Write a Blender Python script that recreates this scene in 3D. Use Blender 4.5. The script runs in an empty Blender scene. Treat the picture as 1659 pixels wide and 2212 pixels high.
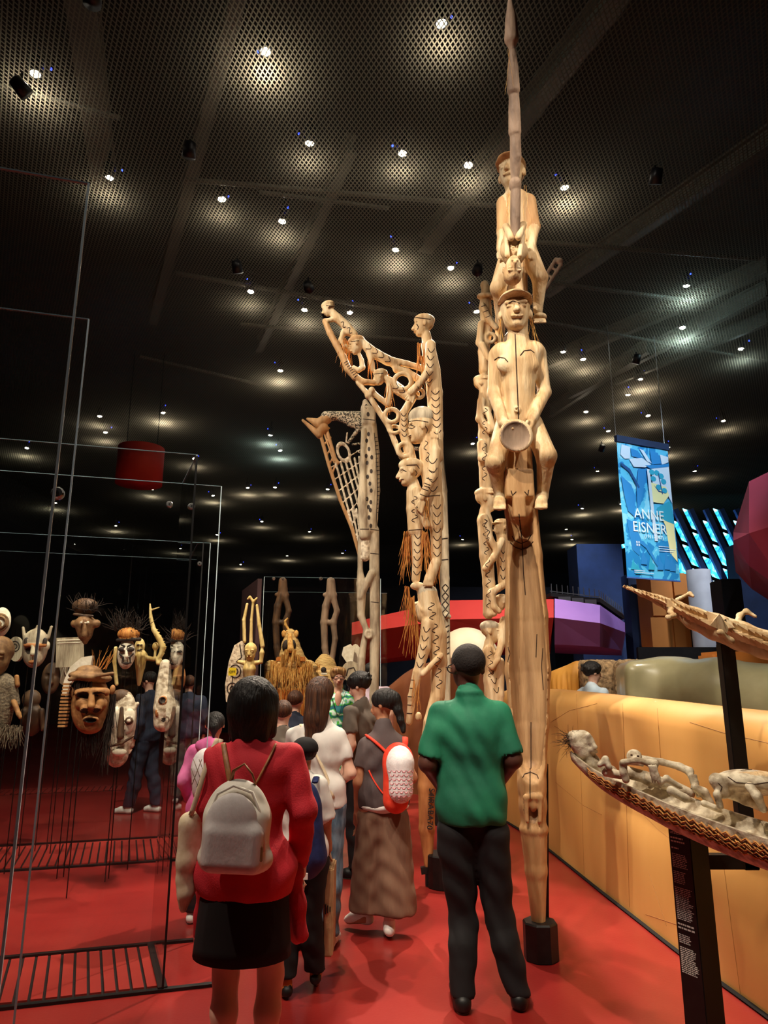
import bpy, bmesh, math, random
import numpy as np
from mathutils import Vector, Matrix
from mathutils.bvhtree import BVHTree

random.seed(7); np.random.seed(7)
SC = bpy.context.scene
COL = SC.collection
PI = math.pi

# ------------------------------------------------------------------ camera
FPX, PITCH, CAMH = 1530.0, math.atan(0.239), 1.62      # focal length in pixels of the 1659x2212 frame
cam_d = bpy.data.cameras.new('camera')
cam_d.sensor_fit = 'VERTICAL'; cam_d.sensor_height = 36.0
cam_d.lens = FPX / 2212.0 * 36.0
cam_d.clip_start = 0.05; cam_d.clip_end = 200
cam = bpy.data.objects.new('camera', cam_d); COL.objects.link(cam)
cam.location = (0, 0, CAMH); cam.rotation_euler = (PI/2 + PITCH, 0, 0)
SC.camera = cam

# ------------------------------------------------------------------ world, exposure
w = bpy.data.worlds.new('world'); SC.world = w; w.use_nodes = True
w.node_tree.nodes['Background'].inputs[0].default_value = (0.55, 0.62, 0.75, 1)
w.node_tree.nodes['Background'].inputs[1].default_value = 0.05
SC.view_settings.view_transform = 'Standard'
SC.view_settings.look = 'None'
SC.view_settings.gamma = 1.0
SC.view_settings.use_curve_mapping = False
SC.view_settings.exposure = 0.35
SC.cycles.transparent_max_bounces = 32            # many panes of glass stand one behind the other
SC.cycles.max_bounces = 6

# ------------------------------------------------------------------ gallery spotlights (aimed at exhibits and floor; some are added fill)
SPOTS = [   # x, y, z -> target, watts, cone deg, blend, size, rgb, what it lights
    ((-1.9, 1.2, 6.75), (0.95, 4.7, 3.3), 800, 46, .5, .05, (1.0, .90, .76), 'the tallest totem pole'),
    ((-2.3, 1.4, 6.75), (0.85, 4.3, 5.7), 420, 34, .5, .05, (1.0, .90, .78), 'the spear tip of the tallest pole, added fill'),  # added lamp that keeps the spear tip from going dark
    ((2.9, 2.0, 6.75), (0.7, 5.2, 3.2), 420, 54, .5, .05, (1.0, .86, .70), 'the totem poles from the right, added fill'),  # added fill that lifts the shaded parts of the poles
    ((-2.6, 3.6, 6.75), (0.25, 6.3, 3.9), 720, 44, .5, .05, (1.0, .89, .73), 'the totem pole in profile'),
    ((-3.2, 5.4, 6.75), (-0.2, 8.2, 3.6), 520, 46, .5, .05, (1.0, .88, .72), 'the grey lattice pole'),
    ((1.2, 8.2, 6.75), (-0.35, 4.0, 0.0), 1500, 44, .2, .05, (1.0, .84, .66), 'the floor among the visitors'),
    ((-1.0, 8.6, 6.75), (1.2, 3.5, 0.0), 1300, 34, .2, .05, (1.0, .84, .66), 'the floor beside the leather wall'),
    ((-0.6, 2.4, 6.75), (1.75, 4.4, 1.0), 560, 50, .5, .06, (1.0, .84, .62), 'the leather wall'),
    ((-0.3, 0.6, 6.75), (1.5, 2.9, 1.4), 520, 40, .5, .06, (1.0, .88, .72), 'the canoe and crocodile'),
    ((-1.7, 3.3, 6.75), (-2.5, 6.2, 1.7), 950, 44, .6, .05, (1.0, .86, .66), 'the masks in the glass case'),
    ((-0.9, 1.0, 6.75), (-0.55, 3.6, 1.0), 200, 54, .7, .08, (1.0, .90, .80), 'the visitors, added fill'),  # added wide fill for the dim foreground
    ((-1.9, 8.3, 6.75), (-1.15, 10.7, 1.6), 1100, 46, .6, .05, (1.0, .84, .62), 'the straw costumes'),
    ((2.9, 6.6, 6.75), (2.6, 10.2, 1.2), 700, 60, .6, .08, (1.0, .88, .72), 'the benches behind the wall'),
    ((-0.8, 9.5, 6.75), (1.5, 14.0, 2.4), 1100, 50, .6, .08, (1.0, .76, .66), 'the red gallery box'),
    ((-3.2, 2.2, 6.75), (-2.6, 4.8, 0.0), 700, 60, .6, .06, (1.0, .84, .66), 'the floor in front of the masks'),
    ((-2.3, 4.5, 6.75), (-2.3, 4.72, 0.0), 300, 34, .6, .05, (1.0, .84, .66), 'the front floor grate, added fill'),  # added overhead lamp that brightens the slats inside the case
    ((-2.0, 6.2, 6.75), (-3.0, 8.6, 0.0), 900, 60, .6, .06, (1.0, .84, .66), 'the floor between the glass cases, added fill'),  # extra lamp added to lift the dark floor behind the glass
    ((4.2, 11.0, 6.75), (3.0, 12.6, 2.6), 500, 70, .6, .08, (.72, .80, 1.0), 'the mauve gallery box'),
    ((5.0, 15.6, 6.75), (4.6, 19.0, 3.6), 700, 70, .7, .08, (.50, .68, 1.0), 'the dark blue partition, added daylight stand-in'),  # added blue lamp, stands in for the daylight tint of the far hall
    ((7.2, 11.5, 6.75), (8.0, 15.5, 3.6), 900, 60, .7, .08, (.80, .88, 1.0), 'the orange box, added window light stand-in'),  # added cool lamp, stands in for window light on this corner
    ((4.6, 7.0, 6.75), (4.1, 10.2, 4.2), 500, 50, .6, .08, (.66, .86, 1.0), 'the banner'),
]

# ------------------------------------------------------------------ pixel <-> place
CP, SP = math.cos(PITCH), math.sin(PITCH)
def ray(px, py):
    a = (px - 829.5) / FPX; k = (1106.0 - py) / FPX
    return np.array([a, CP - k*SP, SP + k*CP])
def at(px, py, Y):
    d = ray(px, py); p = d * (Y / d[1]); p[2] += CAMH
    return p
def on_z(px, py, z=0.0):
    d = ray(px, py); p = d * ((z - CAMH) / d[2]); p[2] += CAMH
    return p
def mpp(py, Y):
    d = ray(829.5, py); return Y / d[1] / FPX
def V(p): return Vector((float(p[0]), float(p[1]), float(p[2])))

# ------------------------------------------------------------------ materials
def lin(c):
    if isinstance(c, str):
        c = c.lstrip('#'); c = [int(c[i:i+2], 16)/255 for i in (0, 2, 4)]
    return tuple((x/12.92 if x <= .04045 else ((x+.055)/1.055)**2.4) for x in c) + (1.0,)
MATS = {}
def mat(name, c1, c2=None, rough=.6, scale=(8, 8, 8), bump=.0, bscale=None, metal=0.0, spec=.4, detail=5, lo=.35, hi=.65, c3=None, emit=None, estr=0, coat=0.0, musg=None):
    m = bpy.data.materials.new(name); m.use_nodes = True
    nt = m.node_tree; b = nt.nodes['Principled BSDF']
    b.inputs['Roughness'].default_value = rough; b.inputs['Metallic'].default_value = metal
    b.inputs['Specular IOR Level'].default_value = spec
    b.inputs['Coat Weight'].default_value = coat
    b.inputs['Base Color'].default_value = lin(c1)
    if c2 or bump:
        tc = nt.nodes.new('ShaderNodeTexCoord'); mp = nt.nodes.new('ShaderNodeMapping')
        nt.links.new(tc.outputs['Object'], mp.inputs['Vector']); mp.inputs['Scale'].default_value = scale
        n = nt.nodes.new('ShaderNodeTexNoise'); n.inputs['Scale'].default_value = 1.0; n.inputs['Detail'].default_value = detail
        nt.links.new(mp.outputs[0], n.inputs['Vector'])
        if c2:
            r = nt.nodes.new('ShaderNodeValToRGB'); e = r.color_ramp.elements
            e[0].position = lo; e[1].position = hi; e[0].color = lin(c1); e[1].color = lin(c2)
            if c3:
                x = e.new((lo+hi)/2); x.color = lin(c3)
            nt.links.new(n.outputs['Fac'], r.inputs[0]); nt.links.new(r.outputs[0], b.inputs['Base Color'])
        if bump:
            bn = nt.nodes.new('ShaderNodeBump'); bn.inputs['Strength'].default_value = bump; bn.inputs['Distance'].default_value = .02
            src = n
            if bscale:
                mp2 = nt.nodes.new('ShaderNodeMapping'); nt.links.new(tc.outputs['Object'], mp2.inputs['Vector']); mp2.inputs['Scale'].default_value = bscale
                src = nt.nodes.new('ShaderNodeTexNoise'); src.inputs['Scale'].default_value = 1.0; src.inputs['Detail'].default_value = 6
                nt.links.new(mp2.outputs[0], src.inputs['Vector'])
            nt.links.new(src.outputs['Fac'], bn.inputs['Height']); nt.links.new(bn.outputs[0], b.inputs['Normal'])
    if emit:
        b.inputs['Emission Color'].default_value = lin(emit); b.inputs['Emission Strength'].default_value = estr
    MATS[name] = m
    return m
def nodes_of(m):
    nt = m.node_tree
    return nt, nt.nodes, nt.links, nt.nodes['Principled BSDF']

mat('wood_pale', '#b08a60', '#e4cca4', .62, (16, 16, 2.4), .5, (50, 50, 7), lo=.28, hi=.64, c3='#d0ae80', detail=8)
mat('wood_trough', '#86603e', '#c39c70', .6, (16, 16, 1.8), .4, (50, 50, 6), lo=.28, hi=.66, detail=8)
mat('wood_tan', '#a67a4c', '#cda270', .6, (16, 16, 2.5), .35, (50, 50, 7), lo=.3, hi=.65)
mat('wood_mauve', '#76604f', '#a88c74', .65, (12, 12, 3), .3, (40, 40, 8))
mat('wood_grey', '#8d7c66', '#cabb9e', .7, (14, 14, 4), .5, (50, 50, 8), lo=.3, hi=.62)
mat('wood_chalk', '#a08c72', '#e6d9bf', .7, (26, 26, 26), .4, None, lo=.35, hi=.6)
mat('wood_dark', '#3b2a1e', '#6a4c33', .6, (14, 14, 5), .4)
mat('wood_red', '#8a4f2a', '#b97c48', .6, (14, 14, 3), .3)
mat('carve_line', '#3a2417', rough=.8)
mat('paint_dark', '#241c18', '#3a2d25', .7, (30, 30, 30))
mat('paint_white', '#d8ccb2', '#efe6d2', .7, (20, 20, 20), .2)
mat('raffia', '#a8602a', '#e0a050', .7, (60, 60, 4))
mat('straw', '#b9772f', '#f0c472', .7, (70, 70, 20))
mat('straw_orange', '#a4541c', '#d98a38', .7, (70, 70, 10))
mat('feather', '#17100c', '#33241a', .8, (60, 60, 10))
mat('clay', '#6a4a30', '#9a744c', .7, (18, 18, 18), .3)
mat('clay_orange', '#8a5a32', '#b98550', .7, (18, 18, 18), .3)
mat('ochre_yellow', '#b79a55', '#e3cd8d', .65, (18, 18, 6), .2)
mat('fibre_grey', '#5a4c3e', '#8a7860', .8, (60, 60, 60), .5)
mat('black_metal', '#0d0b0b', '#151212', .45, (20, 20, 20))
mat('black_cable', '#050505', rough=.5)
mat('steel', '#9a9a9a', rough=.3, metal=.9)
mat('skin_light', '#d2a28a', '#e2b8a2', .55, (6, 6, 6))
mat('skin_tan', '#a86f4f', '#bb8362', .55, (6, 6, 6))
mat('skin_dark', '#4a2b22', '#5c382c', .5, (6, 6, 6))
mat('hair_crop', '#120c0a', '#1c1310', .85, (90, 90, 90), .3)
mat('hair_black', '#0a0808', '#1a1412', .55, (70, 70, 5), .8)
mat('hair_brown', '#2a1811', '#5a3722', .55, (80, 80, 4), .8)
mat('hair_blond', '#6a4a2c', '#b08a58', .5, (60, 60, 10), .3)
mat('cloth_red', '#b81f2c', '#d42b38', .8, (5, 5, 5), .15, (150, 150, 150))
mat('cloth_black', '#0c0a0c', '#131013', .85, (5, 5, 5), .2, (9, 9, 4))
mat('cloth_green', '#0f5a42', '#17704f', .75, (4, 4, 4), .35, (9, 9, 5))
mat('cloth_white', '#d8d2cc', '#ece8e2', .8, (5, 5, 5), .35, (12, 12, 6))
mat('cloth_grey', '#5b5148', '#6a5f55', .85, (5, 5, 5), .3, (10, 10, 6))
mat('cloth_charcoal', '#4a3f40', '#5a4d4c', .85, (5, 5, 5), .3, (10, 10, 6))
mat('cloth_taupe', '#6a4a3a', '#80604c', .8, (8, 8, 2), .5, (16, 16, 2))
mat('cloth_pink', '#c8558e', '#e07ab0', .8, (5, 5, 5), .2, (20, 20, 20))
mat('cloth_navy', '#151b2c', '#20283c', .85, (5, 5, 5), .2)
mat('cloth_lilac', '#b8a4b4', '#cbb8c6', .8, (5, 5, 5), .2)
mat('cloth_sky', '#a9bccb', '#c2d0da', .8, (5, 5, 5), .2)
mat('denim', '#4c6378', '#7b93a6', .85, (30, 30, 10), .3)
mat('canvas_cream', '#d8c3a0', '#e6d6b8', .85, (40, 40, 40), .3, (12, 12, 5))
mat('leather_white', '#cfc6c2', '#d8d0cc', .55, (30, 30, 30), .08, (120, 120, 60))
mat('leather_cream', '#e4dccb', '#efe8da', .5, (30, 30, 30), .1)
mat('leather_tan', '#8a5a36', '#a87448', .5, (30, 30, 30), .2)
mat('bag_red', '#e0351f', '#f04a30', .7, (20, 20, 20), .1)
mat('bag_white', '#e0d6d8', '#f0eaea', .5, (30, 30, 30), .2)
mat('bag_pinkprint', '#d88d94', rough=.6)
mat('bag_navy', '#14204a', '#1e2d62', .6, (20, 20, 20), .2)
mat('kraft', '#a9825a', '#b9946a', .8, (20, 20, 20), .2)
mat('shoe_white', '#d9d4ce', '#ece9e4', .6, (20, 20, 20))
mat('shoe_black', '#0c0b0b', '#171414', .5, (20, 20, 20))
mat('shoe_orange', '#c86a20', rough=.6)
mat('sock_white', '#cdbcae', rough=.9)
mat('glasses', '#120c0c', rough=.3)
mat('lens', '#d0c0b0', rough=.1)
mat('mouth', '#8a4038', rough=.5)
mat('yellow_card', '#e0c61f', rough=.6)
mat('ink', '#141010', rough=.8)
mat('print_white', '#d8d2ca', rough=.7)
mat('banner_print', '#e6f4f8', rough=.7)
mat('ceiling_black', '#1e1e1a', '#262520', .9, (1, 1, 1))
mat('beam_grey', '#4c4b43', '#5a594f', .7, (3, 3, 3))
mat('wall_dark', '#1b191c', '#232024', .85, (2, 2, 2))
mat('wall_navy', '#1c2a48', '#24365c', .7, (2, 2, 2))
mat('wall_blue', '#3a5fa8', '#4a72ba', .6, (1, 1, 1))
mat('box_red', '#b02c24', '#bd352a', .7, (1, 1, 1))
mat('box_daylit_mauve', '#a070b8', '#ac7cc4', .6, (1, 1, 1))  # blue daylight falling on the red box, put into the colour
mat('box_rose', '#8a2438', '#982c42', .6, (1, 1, 1))
mat('box_orange', '#b06a28', '#c47a34', .6, (1, 1, 1))
mat('column_grey', '#9a9aa0', '#b0b0b6', .6, (2, 2, 2))
mat('panel_purple', '#3a2326', '#442a2c', .6, (2, 2, 2))
mat('lamp_housing', '#16161a', rough=.4, metal=.3)
mat('lamp_lens', '#ffffff', emit='#fff2d8', estr=22)
mat('lamp_led', '#1020ff', emit='#2238ff', estr=9)
mat('leather_olive', '#8b8462', '#a59c78', .34, (2, 2, 3), .1, (3, 3, 3), coat=.25)
mat('leather_brown', '#6a3a22', '#7e4a2c', .5, (2, 2, 2), .1)
mat('leather_gold', '#c8862e', '#d89a44', .5, (2, 2, 2), .1)
mat('rough_stone', '#5f4a36', '#c8a67a', .9, (22, 22, 22), 1.0, (14, 14, 14), lo=.3, hi=.7)
mat('cream_hump', '#cdb48c', '#dcc8a2', .5, (2, 2, 2))

# leather of the long wall: warm hide with faint stretched streaks and creases
m = mat('leather_ochre', '#bf8a48', '#d8a662', .5, (1.2, 1.2, .35), .12, (5, 5, 2), detail=4, lo=.3, hi=.72, c3='#cc9854', coat=.12)
# red floor: polished screed with cloudy tone
m = mat('floor_red', '#7e1c1a', '#a0352d', .28, (.8, .8, .8), .04, (60, 60, 60), detail=6, lo=.3, hi=.7, c3='#8e2622', spec=.5)
mat('slat_red', '#942620', '#aa362c', .45, (3, 3, 3))
mat('grate_black', '#0e0c0c', rough=.6)

def glass_mat(name, tint, refl):
    m = bpy.data.materials.new(name); m.use_nodes = True; nt = m.node_tree; nt.nodes.clear()
    o = nt.nodes.new('ShaderNodeOutputMaterial'); mx = nt.nodes.new('ShaderNodeMixShader')
    t = nt.nodes.new('ShaderNodeBsdfTransparent'); g = nt.nodes.new('ShaderNodeBsdfGlossy'); f = nt.nodes.new('ShaderNodeFresnel')
    mul = nt.nodes.new('ShaderNodeMath'); mul.operation = 'MULTIPLY'; mul.inputs[1].default_value = refl
    f.inputs[0].default_value = 1.5; t.inputs[0].default_value = tint; g.inputs['Roughness'].default_value = 0.0
    ge = nt.nodes.new('ShaderNodeNewGeometry'); inv = nt.nodes.new('ShaderNodeMath'); inv.operation = 'SUBTRACT'; inv.inputs[0].default_value = refl; nt.links.new(ge.outputs['Backfacing'], inv.inputs[1]); inv.use_clamp = True
    nt.links.new(inv.outputs[0], mul.inputs[1])                               # reflect where the ray enters the pane, pass freely where it leaves
    nt.links.new(f.outputs[0], mul.inputs[0]); nt.links.new(mul.outputs[0], mx.inputs[0])
    nt.links.new(t.outputs[0], mx.inputs[1]); nt.links.new(g.outputs[0], mx.inputs[2]); nt.links.new(mx.outputs[0], o.inputs[0])
    MATS[name] = m
glass_mat('glass', (.975, .985, .985, 1), 1.0)
mat('glass_edge', '#cfe6ee', rough=.25, spec=.9)  # light caught by the pane ends, put into a pale colour
mat('glass_edge_dim', '#6c858e', rough=.25, spec=.7)  # darker copy for the top edges, which catch less light

# expanded metal: diamond cells cut through a dark strand lattice (real openings, lamps sit above it)
m = bpy.data.materials.new('ceiling_mesh'); m.use_nodes = True; nt = m.node_tree; nt.nodes.clear(); MATS['ceiling_mesh'] = m
o = nt.nodes.new('ShaderNodeOutputMaterial'); mx = nt.nodes.new('ShaderNodeMixShader'); tr = nt.nodes.new('ShaderNodeBsdfTransparent')
df = nt.nodes.new('ShaderNodeBsdfDiffuse'); tl = nt.nodes.new('ShaderNodeBsdfTranslucent'); md = nt.nodes.new('ShaderNodeMixShader'); md.inputs[0].default_value = .55
df.inputs[0].default_value = lin('#4c4b42'); tl.inputs[0].default_value = lin('#9a9382')
tc = nt.nodes.new('ShaderNodeTexCoord'); sx = nt.nodes.new('ShaderNodeSeparateXYZ'); nt.links.new(tc.outputs['Object'], sx.inputs[0])
def mth(op, a, b=None):
    n = nt.nodes.new('ShaderNodeMath'); n.operation = op
    for i, v in enumerate((a, b)):
        if v is None: continue
        if isinstance(v, (int, float)): n.inputs[i].default_value = v
        else: nt.links.new(v, n.inputs[i])
    return n.outputs[0]
u = mth('MULTIPLY', sx.outputs[0], 1/.046); v = mth('MULTIPLY', sx.outputs[1], 1/.080)
a1 = mth('ABSOLUTE', mth('SUBTRACT', mth('FRACT', mth('ADD', u, v)), .5))
a2 = mth('ABSOLUTE', mth('SUBTRACT', mth('FRACT', mth('SUBTRACT', u, v)), .5))
strand = mth('MAXIMUM', mth('LESS_THAN', a1, .15), mth('LESS_THAN', a2, .15))
nt.links.new(df.outputs[0], md.inputs[1]); nt.links.new(tl.outputs[0], md.inputs[2])
nt.links.new(strand, mx.inputs[0]); nt.links.new(tr.outputs[0], mx.inputs[1]); nt.links.new(md.outputs[0], mx.inputs[2]); nt.links.new(mx.outputs[0], o.inputs[0])

# stained facade glass lit by daylight from outside: blue leaf tangle
m = mat('facade_glass', '#3fb0d8', rough=.3)
nt, N, L, b = nodes_of(m)
tc = N.new('ShaderNodeTexCoord'); n1 = N.new('ShaderNodeTexVoronoi'); n1.feature = 'DISTANCE_TO_EDGE'; n1.inputs['Scale'].default_value = 7
n2 = N.new('ShaderNodeTexNoise'); n2.inputs['Scale'].default_value = 2.2; n2.inputs['Detail'].default_value = 8; n2.inputs['Distortion'].default_value = 2.0
L.new(tc.outputs['Object'], n1.inputs['Vector']); L.new(tc.outputs['Object'], n2.inputs['Vector'])
r = N.new('ShaderNodeValToRGB'); e = r.color_ramp.elements
e[0].position = .36; e[0].color = lin('#0f5f9a'); e[1].position = .66; e[1].color = lin('#d8f6ff'); x = e.new(.5); x.color = lin('#38bfe0')
L.new(n2.outputs['Fac'], r.inputs[0]); L.new(r.outputs[0], b.inputs['Emission Color']); b.inputs['Emission Strength'].default_value = 2.0
L.new(r.outputs[0], b.inputs['Base Color'])

# zigzag print of the green dress, pink scale print, woven straw
m = mat('cloth_zigzag', '#3fbf7a', rough=.7)
nt, N, L, b = nodes_of(m)
tc = N.new('ShaderNodeTexCoord'); mp = N.new('ShaderNodeMapping'); mp.inputs['Scale'].default_value = (1, 1, 1)
wv = N.new('ShaderNodeTexWave'); wv.bands_direction = 'Z'; wv.inputs['Scale'].default_value = 2.6; wv.inputs['Distortion'].default_value = 9; wv.inputs['Detail Scale'].default_value = 3.0
L.new(tc.outputs['Object'], mp.inputs[0]); L.new(mp.outputs[0], wv.inputs['Vector'])
r = N.new('ShaderNodeValToRGB'); e = r.color_ramp.elements; r.color_ramp.interpolation = 'CONSTANT'
e[0].position = 0; e[0].color = lin('#1f6f7a'); e[1].position = .8; e[1].color = lin('#d6f0e0')
for p_, c_ in ((.18, '#39b43c'), (.42, '#8fdc5a'), (.62, '#5fc7d0')):
    x = e.new(p_); x.color = lin(c_)
L.new(wv.outputs['Fac'], r.inputs[0]); L.new(r.outputs[0], b.inputs['Base Color'])

m = mat('straw_weave', '#c98a3e', rough=.75)
nt, N, L, b = nodes_of(m)
tc = N.new('ShaderNodeTexCoord'); wv = N.new('ShaderNodeTexWave'); wv.bands_direction = 'Z'; wv.inputs['Scale'].default_value = 16; wv.inputs['Distortion'].default_value = 2.2; wv.inputs['Detail'].default_value = 3
L.new(tc.outputs['Object'], wv.inputs['Vector'])
r = N.new('ShaderNodeValToRGB'); e = r.color_ramp.elements; e[0].color = lin('#6d4018'); e[1].color = lin('#f0cd86'); e[0].position = .1; e[1].position = .7
L.new(wv.outputs['Fac'], r.inputs[0]); L.new(r.outputs[0], b.inputs['Base Color'])
bn = N.new('ShaderNodeBump'); bn.inputs['Strength'].default_value = .6; L.new(wv.outputs['Fac'], bn.inputs['Height']); L.new(bn.outputs[0], b.inputs['Normal'])

m = mat('wood_speckle', '#cfc3a8', rough=.7)
nt, N, L, b = nodes_of(m)
tc = N.new('ShaderNodeTexCoord'); n1 = N.new('ShaderNodeTexNoise'); n1.inputs['Scale'].default_value = 55; n1.inputs['Detail'].default_value = 3
L.new(tc.outputs['Object'], n1.inputs['Vector']); r = N.new('ShaderNodeValToRGB'); e = r.color_ramp.elements
e[0].position = .44; e[0].color = lin('#3a342c'); e[1].position = .56; e[1].color = lin('#d6cab0'); L.new(n1.outputs['Fac'], r.inputs[0]); L.new(r.outputs[0], b.inputs['Base Color'])

# ------------------------------------------------------------------ object helpers
def tag(o, label=None, cat=None, group=None, kind=None):
    if label: o['label'] = label
    if cat: o['category'] = cat
    if group: o['group'] = group
    if kind: o['kind'] = kind
    return o
def link(o, parent=None):
    COL.objects.link(o)
    if parent is not None:
        o.parent = parent
        o.matrix_parent_inverse = parent_world(parent).inverted()
    return o
def parent_world(o):
    m = Matrix.LocRotScale(o.location, o.rotation_euler, o.scale)
    if o.parent is not None:
        m = parent_world(o.parent) @ o.matrix_parent_inverse @ m
    return m
def empty(name, loc, label, cat, group=None, rz=0.0):
    o = bpy.data.objects.new(name, None); o.location = V(loc); o.rotation_euler = (0, 0, rz); o.empty_display_size = .1
    link(o); tag(o, label, cat, group); return o
def obj_from(name, verts, faces, mats, parent=None, smooth=False, midx=None, origin=None):
    """verts in world space; the object's origin is put at origin (default: base centre)"""
    vs = np.asarray(verts, dtype=np.float64)
    if origin is None:
        lo = vs.min(0); hi = vs.max(0); origin = np.array([(lo[0]+hi[0])/2, (lo[1]+hi[1])/2, lo[2]])
    origin = np.asarray(origin, dtype=np.float64)
    me = bpy.data.meshes.new(name)
    me.from_pydata((vs - origin).tolist(), [], faces if isinstance(faces, list) else faces.tolist())
    for mm in (mats if isinstance(mats, (list, tuple)) else [mats]):
        me.materials.append(MATS[mm])
    if midx is not None: me.polygons.foreach_set('material_index', np.asarray(midx, dtype=np.int32))
    if smooth: me.polygons.foreach_set('use_smooth', [True]*len(me.polygons))
    me.update()
    o = bpy.data.objects.new(name, me); o.location = V(origin); link(o, parent)
    return o

class MB:
    def __init__(s): s.v = []; s.f = []; s.m = []; s.cur = 0
    def add(s, vs, fs):
        b = len(s.v); s.v += [tuple(map(float, p)) for p in vs]; s.f += [[b+i for i in f] for f in fs]; s.m += [s.cur]*len(fs); return s
    def box(s, c, size, R=None, taper=None):
        hx, hy, hz = [x/2 for x in size]; vs = []
        for k, z in enumerate((-hz, hz)):
            t = 1 if (taper is None or k == 0) else taper
            vs += [(-hx*t, -hy*t, z), (hx*t, -hy*t, z), (hx*t, hy*t, z), (-hx*t, hy*t, z)]
        vs = np.array(vs)
        if R is not None: vs = vs @ np.asarray(R).T
        vs = vs + np.asarray(c)
        return s.add(vs, [[3, 2, 1, 0], [4, 5, 6, 7], [0, 1, 5, 4], [1, 2, 6, 5], [2, 3, 7, 6], [3, 0, 4, 7]])
    def bar(s, a, b, w, h=None, up=(0, 0, 1)):
        a = np.asarray(a, float); b = np.asarray(b, float); d = b-a; L = np.linalg.norm(d); z = d/L
        up = np.asarray(up, float)
        if abs(np.dot(up, z)) > .98: up = np.array([0., 1., 0.])
        x = np.cross(up, z); x /= np.linalg.norm(x); y = np.cross(z, x)
        return s.box((a+b)/2, (w, h or w, L), np.stack([x, y, z], 1))
    def tube(s, pts, r, n=8, closed=False, flat=1.0):
        pts = [np.asarray(p, float) for p in pts]; m = len(pts)
        r = r if isinstance(r, (list, tuple, np.ndarray)) else [r]*m
        rings = []; px = None
        for i, p in enumerate(pts):
            if closed: d = pts[(i+1) % m] - pts[i-1]
            else: d = pts[min(i+1, m-1)] - pts[max(i-1, 0)]
            d = d/(np.linalg.norm(d)+1e-9)
            if px is None:
                ref = np.array([0, 0, 1.]) if abs(d[2]) < .9 else np.array([0, 1., 0])
                px = np.cross(ref, d)
            px = px - d*np.dot(px, d); px /= np.linalg.norm(px)+1e-9
            py = np.cross(d, px)
            rings.append([p + r[i]*(math.cos(2*PI*k/n)*px + flat*math.sin(2*PI*k/n)*py) for k in range(n)])
        vs = [q for g in rings for q in g]; fs = []
        for i in range(m if closed else m-1):
            j = (i+1) % m
            for k in range(n): fs.append([i*n+k, i*n+(k+1) % n, j*n+(k+1) % n, j*n+k])
        if not closed: fs += [list(range(n))[::-1], [(m-1)*n+k for k in range(n)]]
        return s.add(vs, fs)
    def lathe(s, c, prof, n=24, sx=1.0, sy=1.0, a0=0.0):
        c = np.asarray(c, float); vs = []; fs = []
        for (r, z) in prof:
            vs += [c + np.array([sx*r*math.cos(a0+2*PI*k/n), sy*r*math.sin(a0+2*PI*k/n), z]) for k in range(n)]
        for i in range(len(prof)-1):
            for k in range(n): fs.append([i*n+k, i*n+(k+1) % n, (i+1)*n+(k+1) % n, (i+1)*n+k])
        fs += [list(range(n))[::-1], [(len(prof)-1)*n+k for k in range(n)]]
        return s.add(vs, fs)
    def prism(s, poly, ext):
        """poly: world points of one flat outline, ext: extrusion vector"""
        poly = [np.asarray(p, float) for p in poly]; ext = np.asarray(ext, float); n = len(poly)
        vs = poly + [p+ext for p in poly]
        fs = [list(range(n))[::-1], [n+i for i in range(n)]] + [[i, (i+1) % n, n+(i+1) % n, n+i] for i in range(n)]
        return s.add(vs, fs)
    def grid(s, P):
        nu, nv = len(P), len(P[0]); vs = [p for row in P for p in row]
        return s.add(vs, [[i*nv+j, i*nv+j+1, (i+1)*nv+j+1, (i+1)*nv+j] for i in range(nu-1) for j in range(nv-1)])
    def build(s, name, mats, parent=None, smooth=False, origin=None, fix=True, bevel=0):
        o = obj_from(name, s.v, s.f, mats, parent, smooth, s.m if max(s.m) > 0 else None, origin)
        if fix:
            bm = bmesh.new(); bm.from_mesh(o.data); bmesh.ops.recalc_face_normals(bm, faces=bm.faces)
            if bevel: bmesh.ops.bevel(bm, geom=[e for e in bm.edges if e.calc_face_angle(0) > .5], offset=bevel, segments=2, affect='EDGES', clamp_overlap=True)
            bm.to_mesh(o.data); bm.free()
            if bevel or smooth: o.data.polygons.foreach_set('use_smooth', [smooth]*len(o.data.polygons))
        return o

def rotz(a): c, s = math.cos(a), math.sin(a); return np.array([[c, -s, 0], [s, c, 0], [0, 0, 1.]])
def rotx(a): c, s = math.cos(a), math.sin(a); return np.array([[1., 0, 0], [0, c, -s], [0, s, c]])
def roty(a): c, s = math.cos(a), math.sin(a); return np.array([[c, 0, s], [0, 1., 0], [-s, 0, c]])

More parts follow.
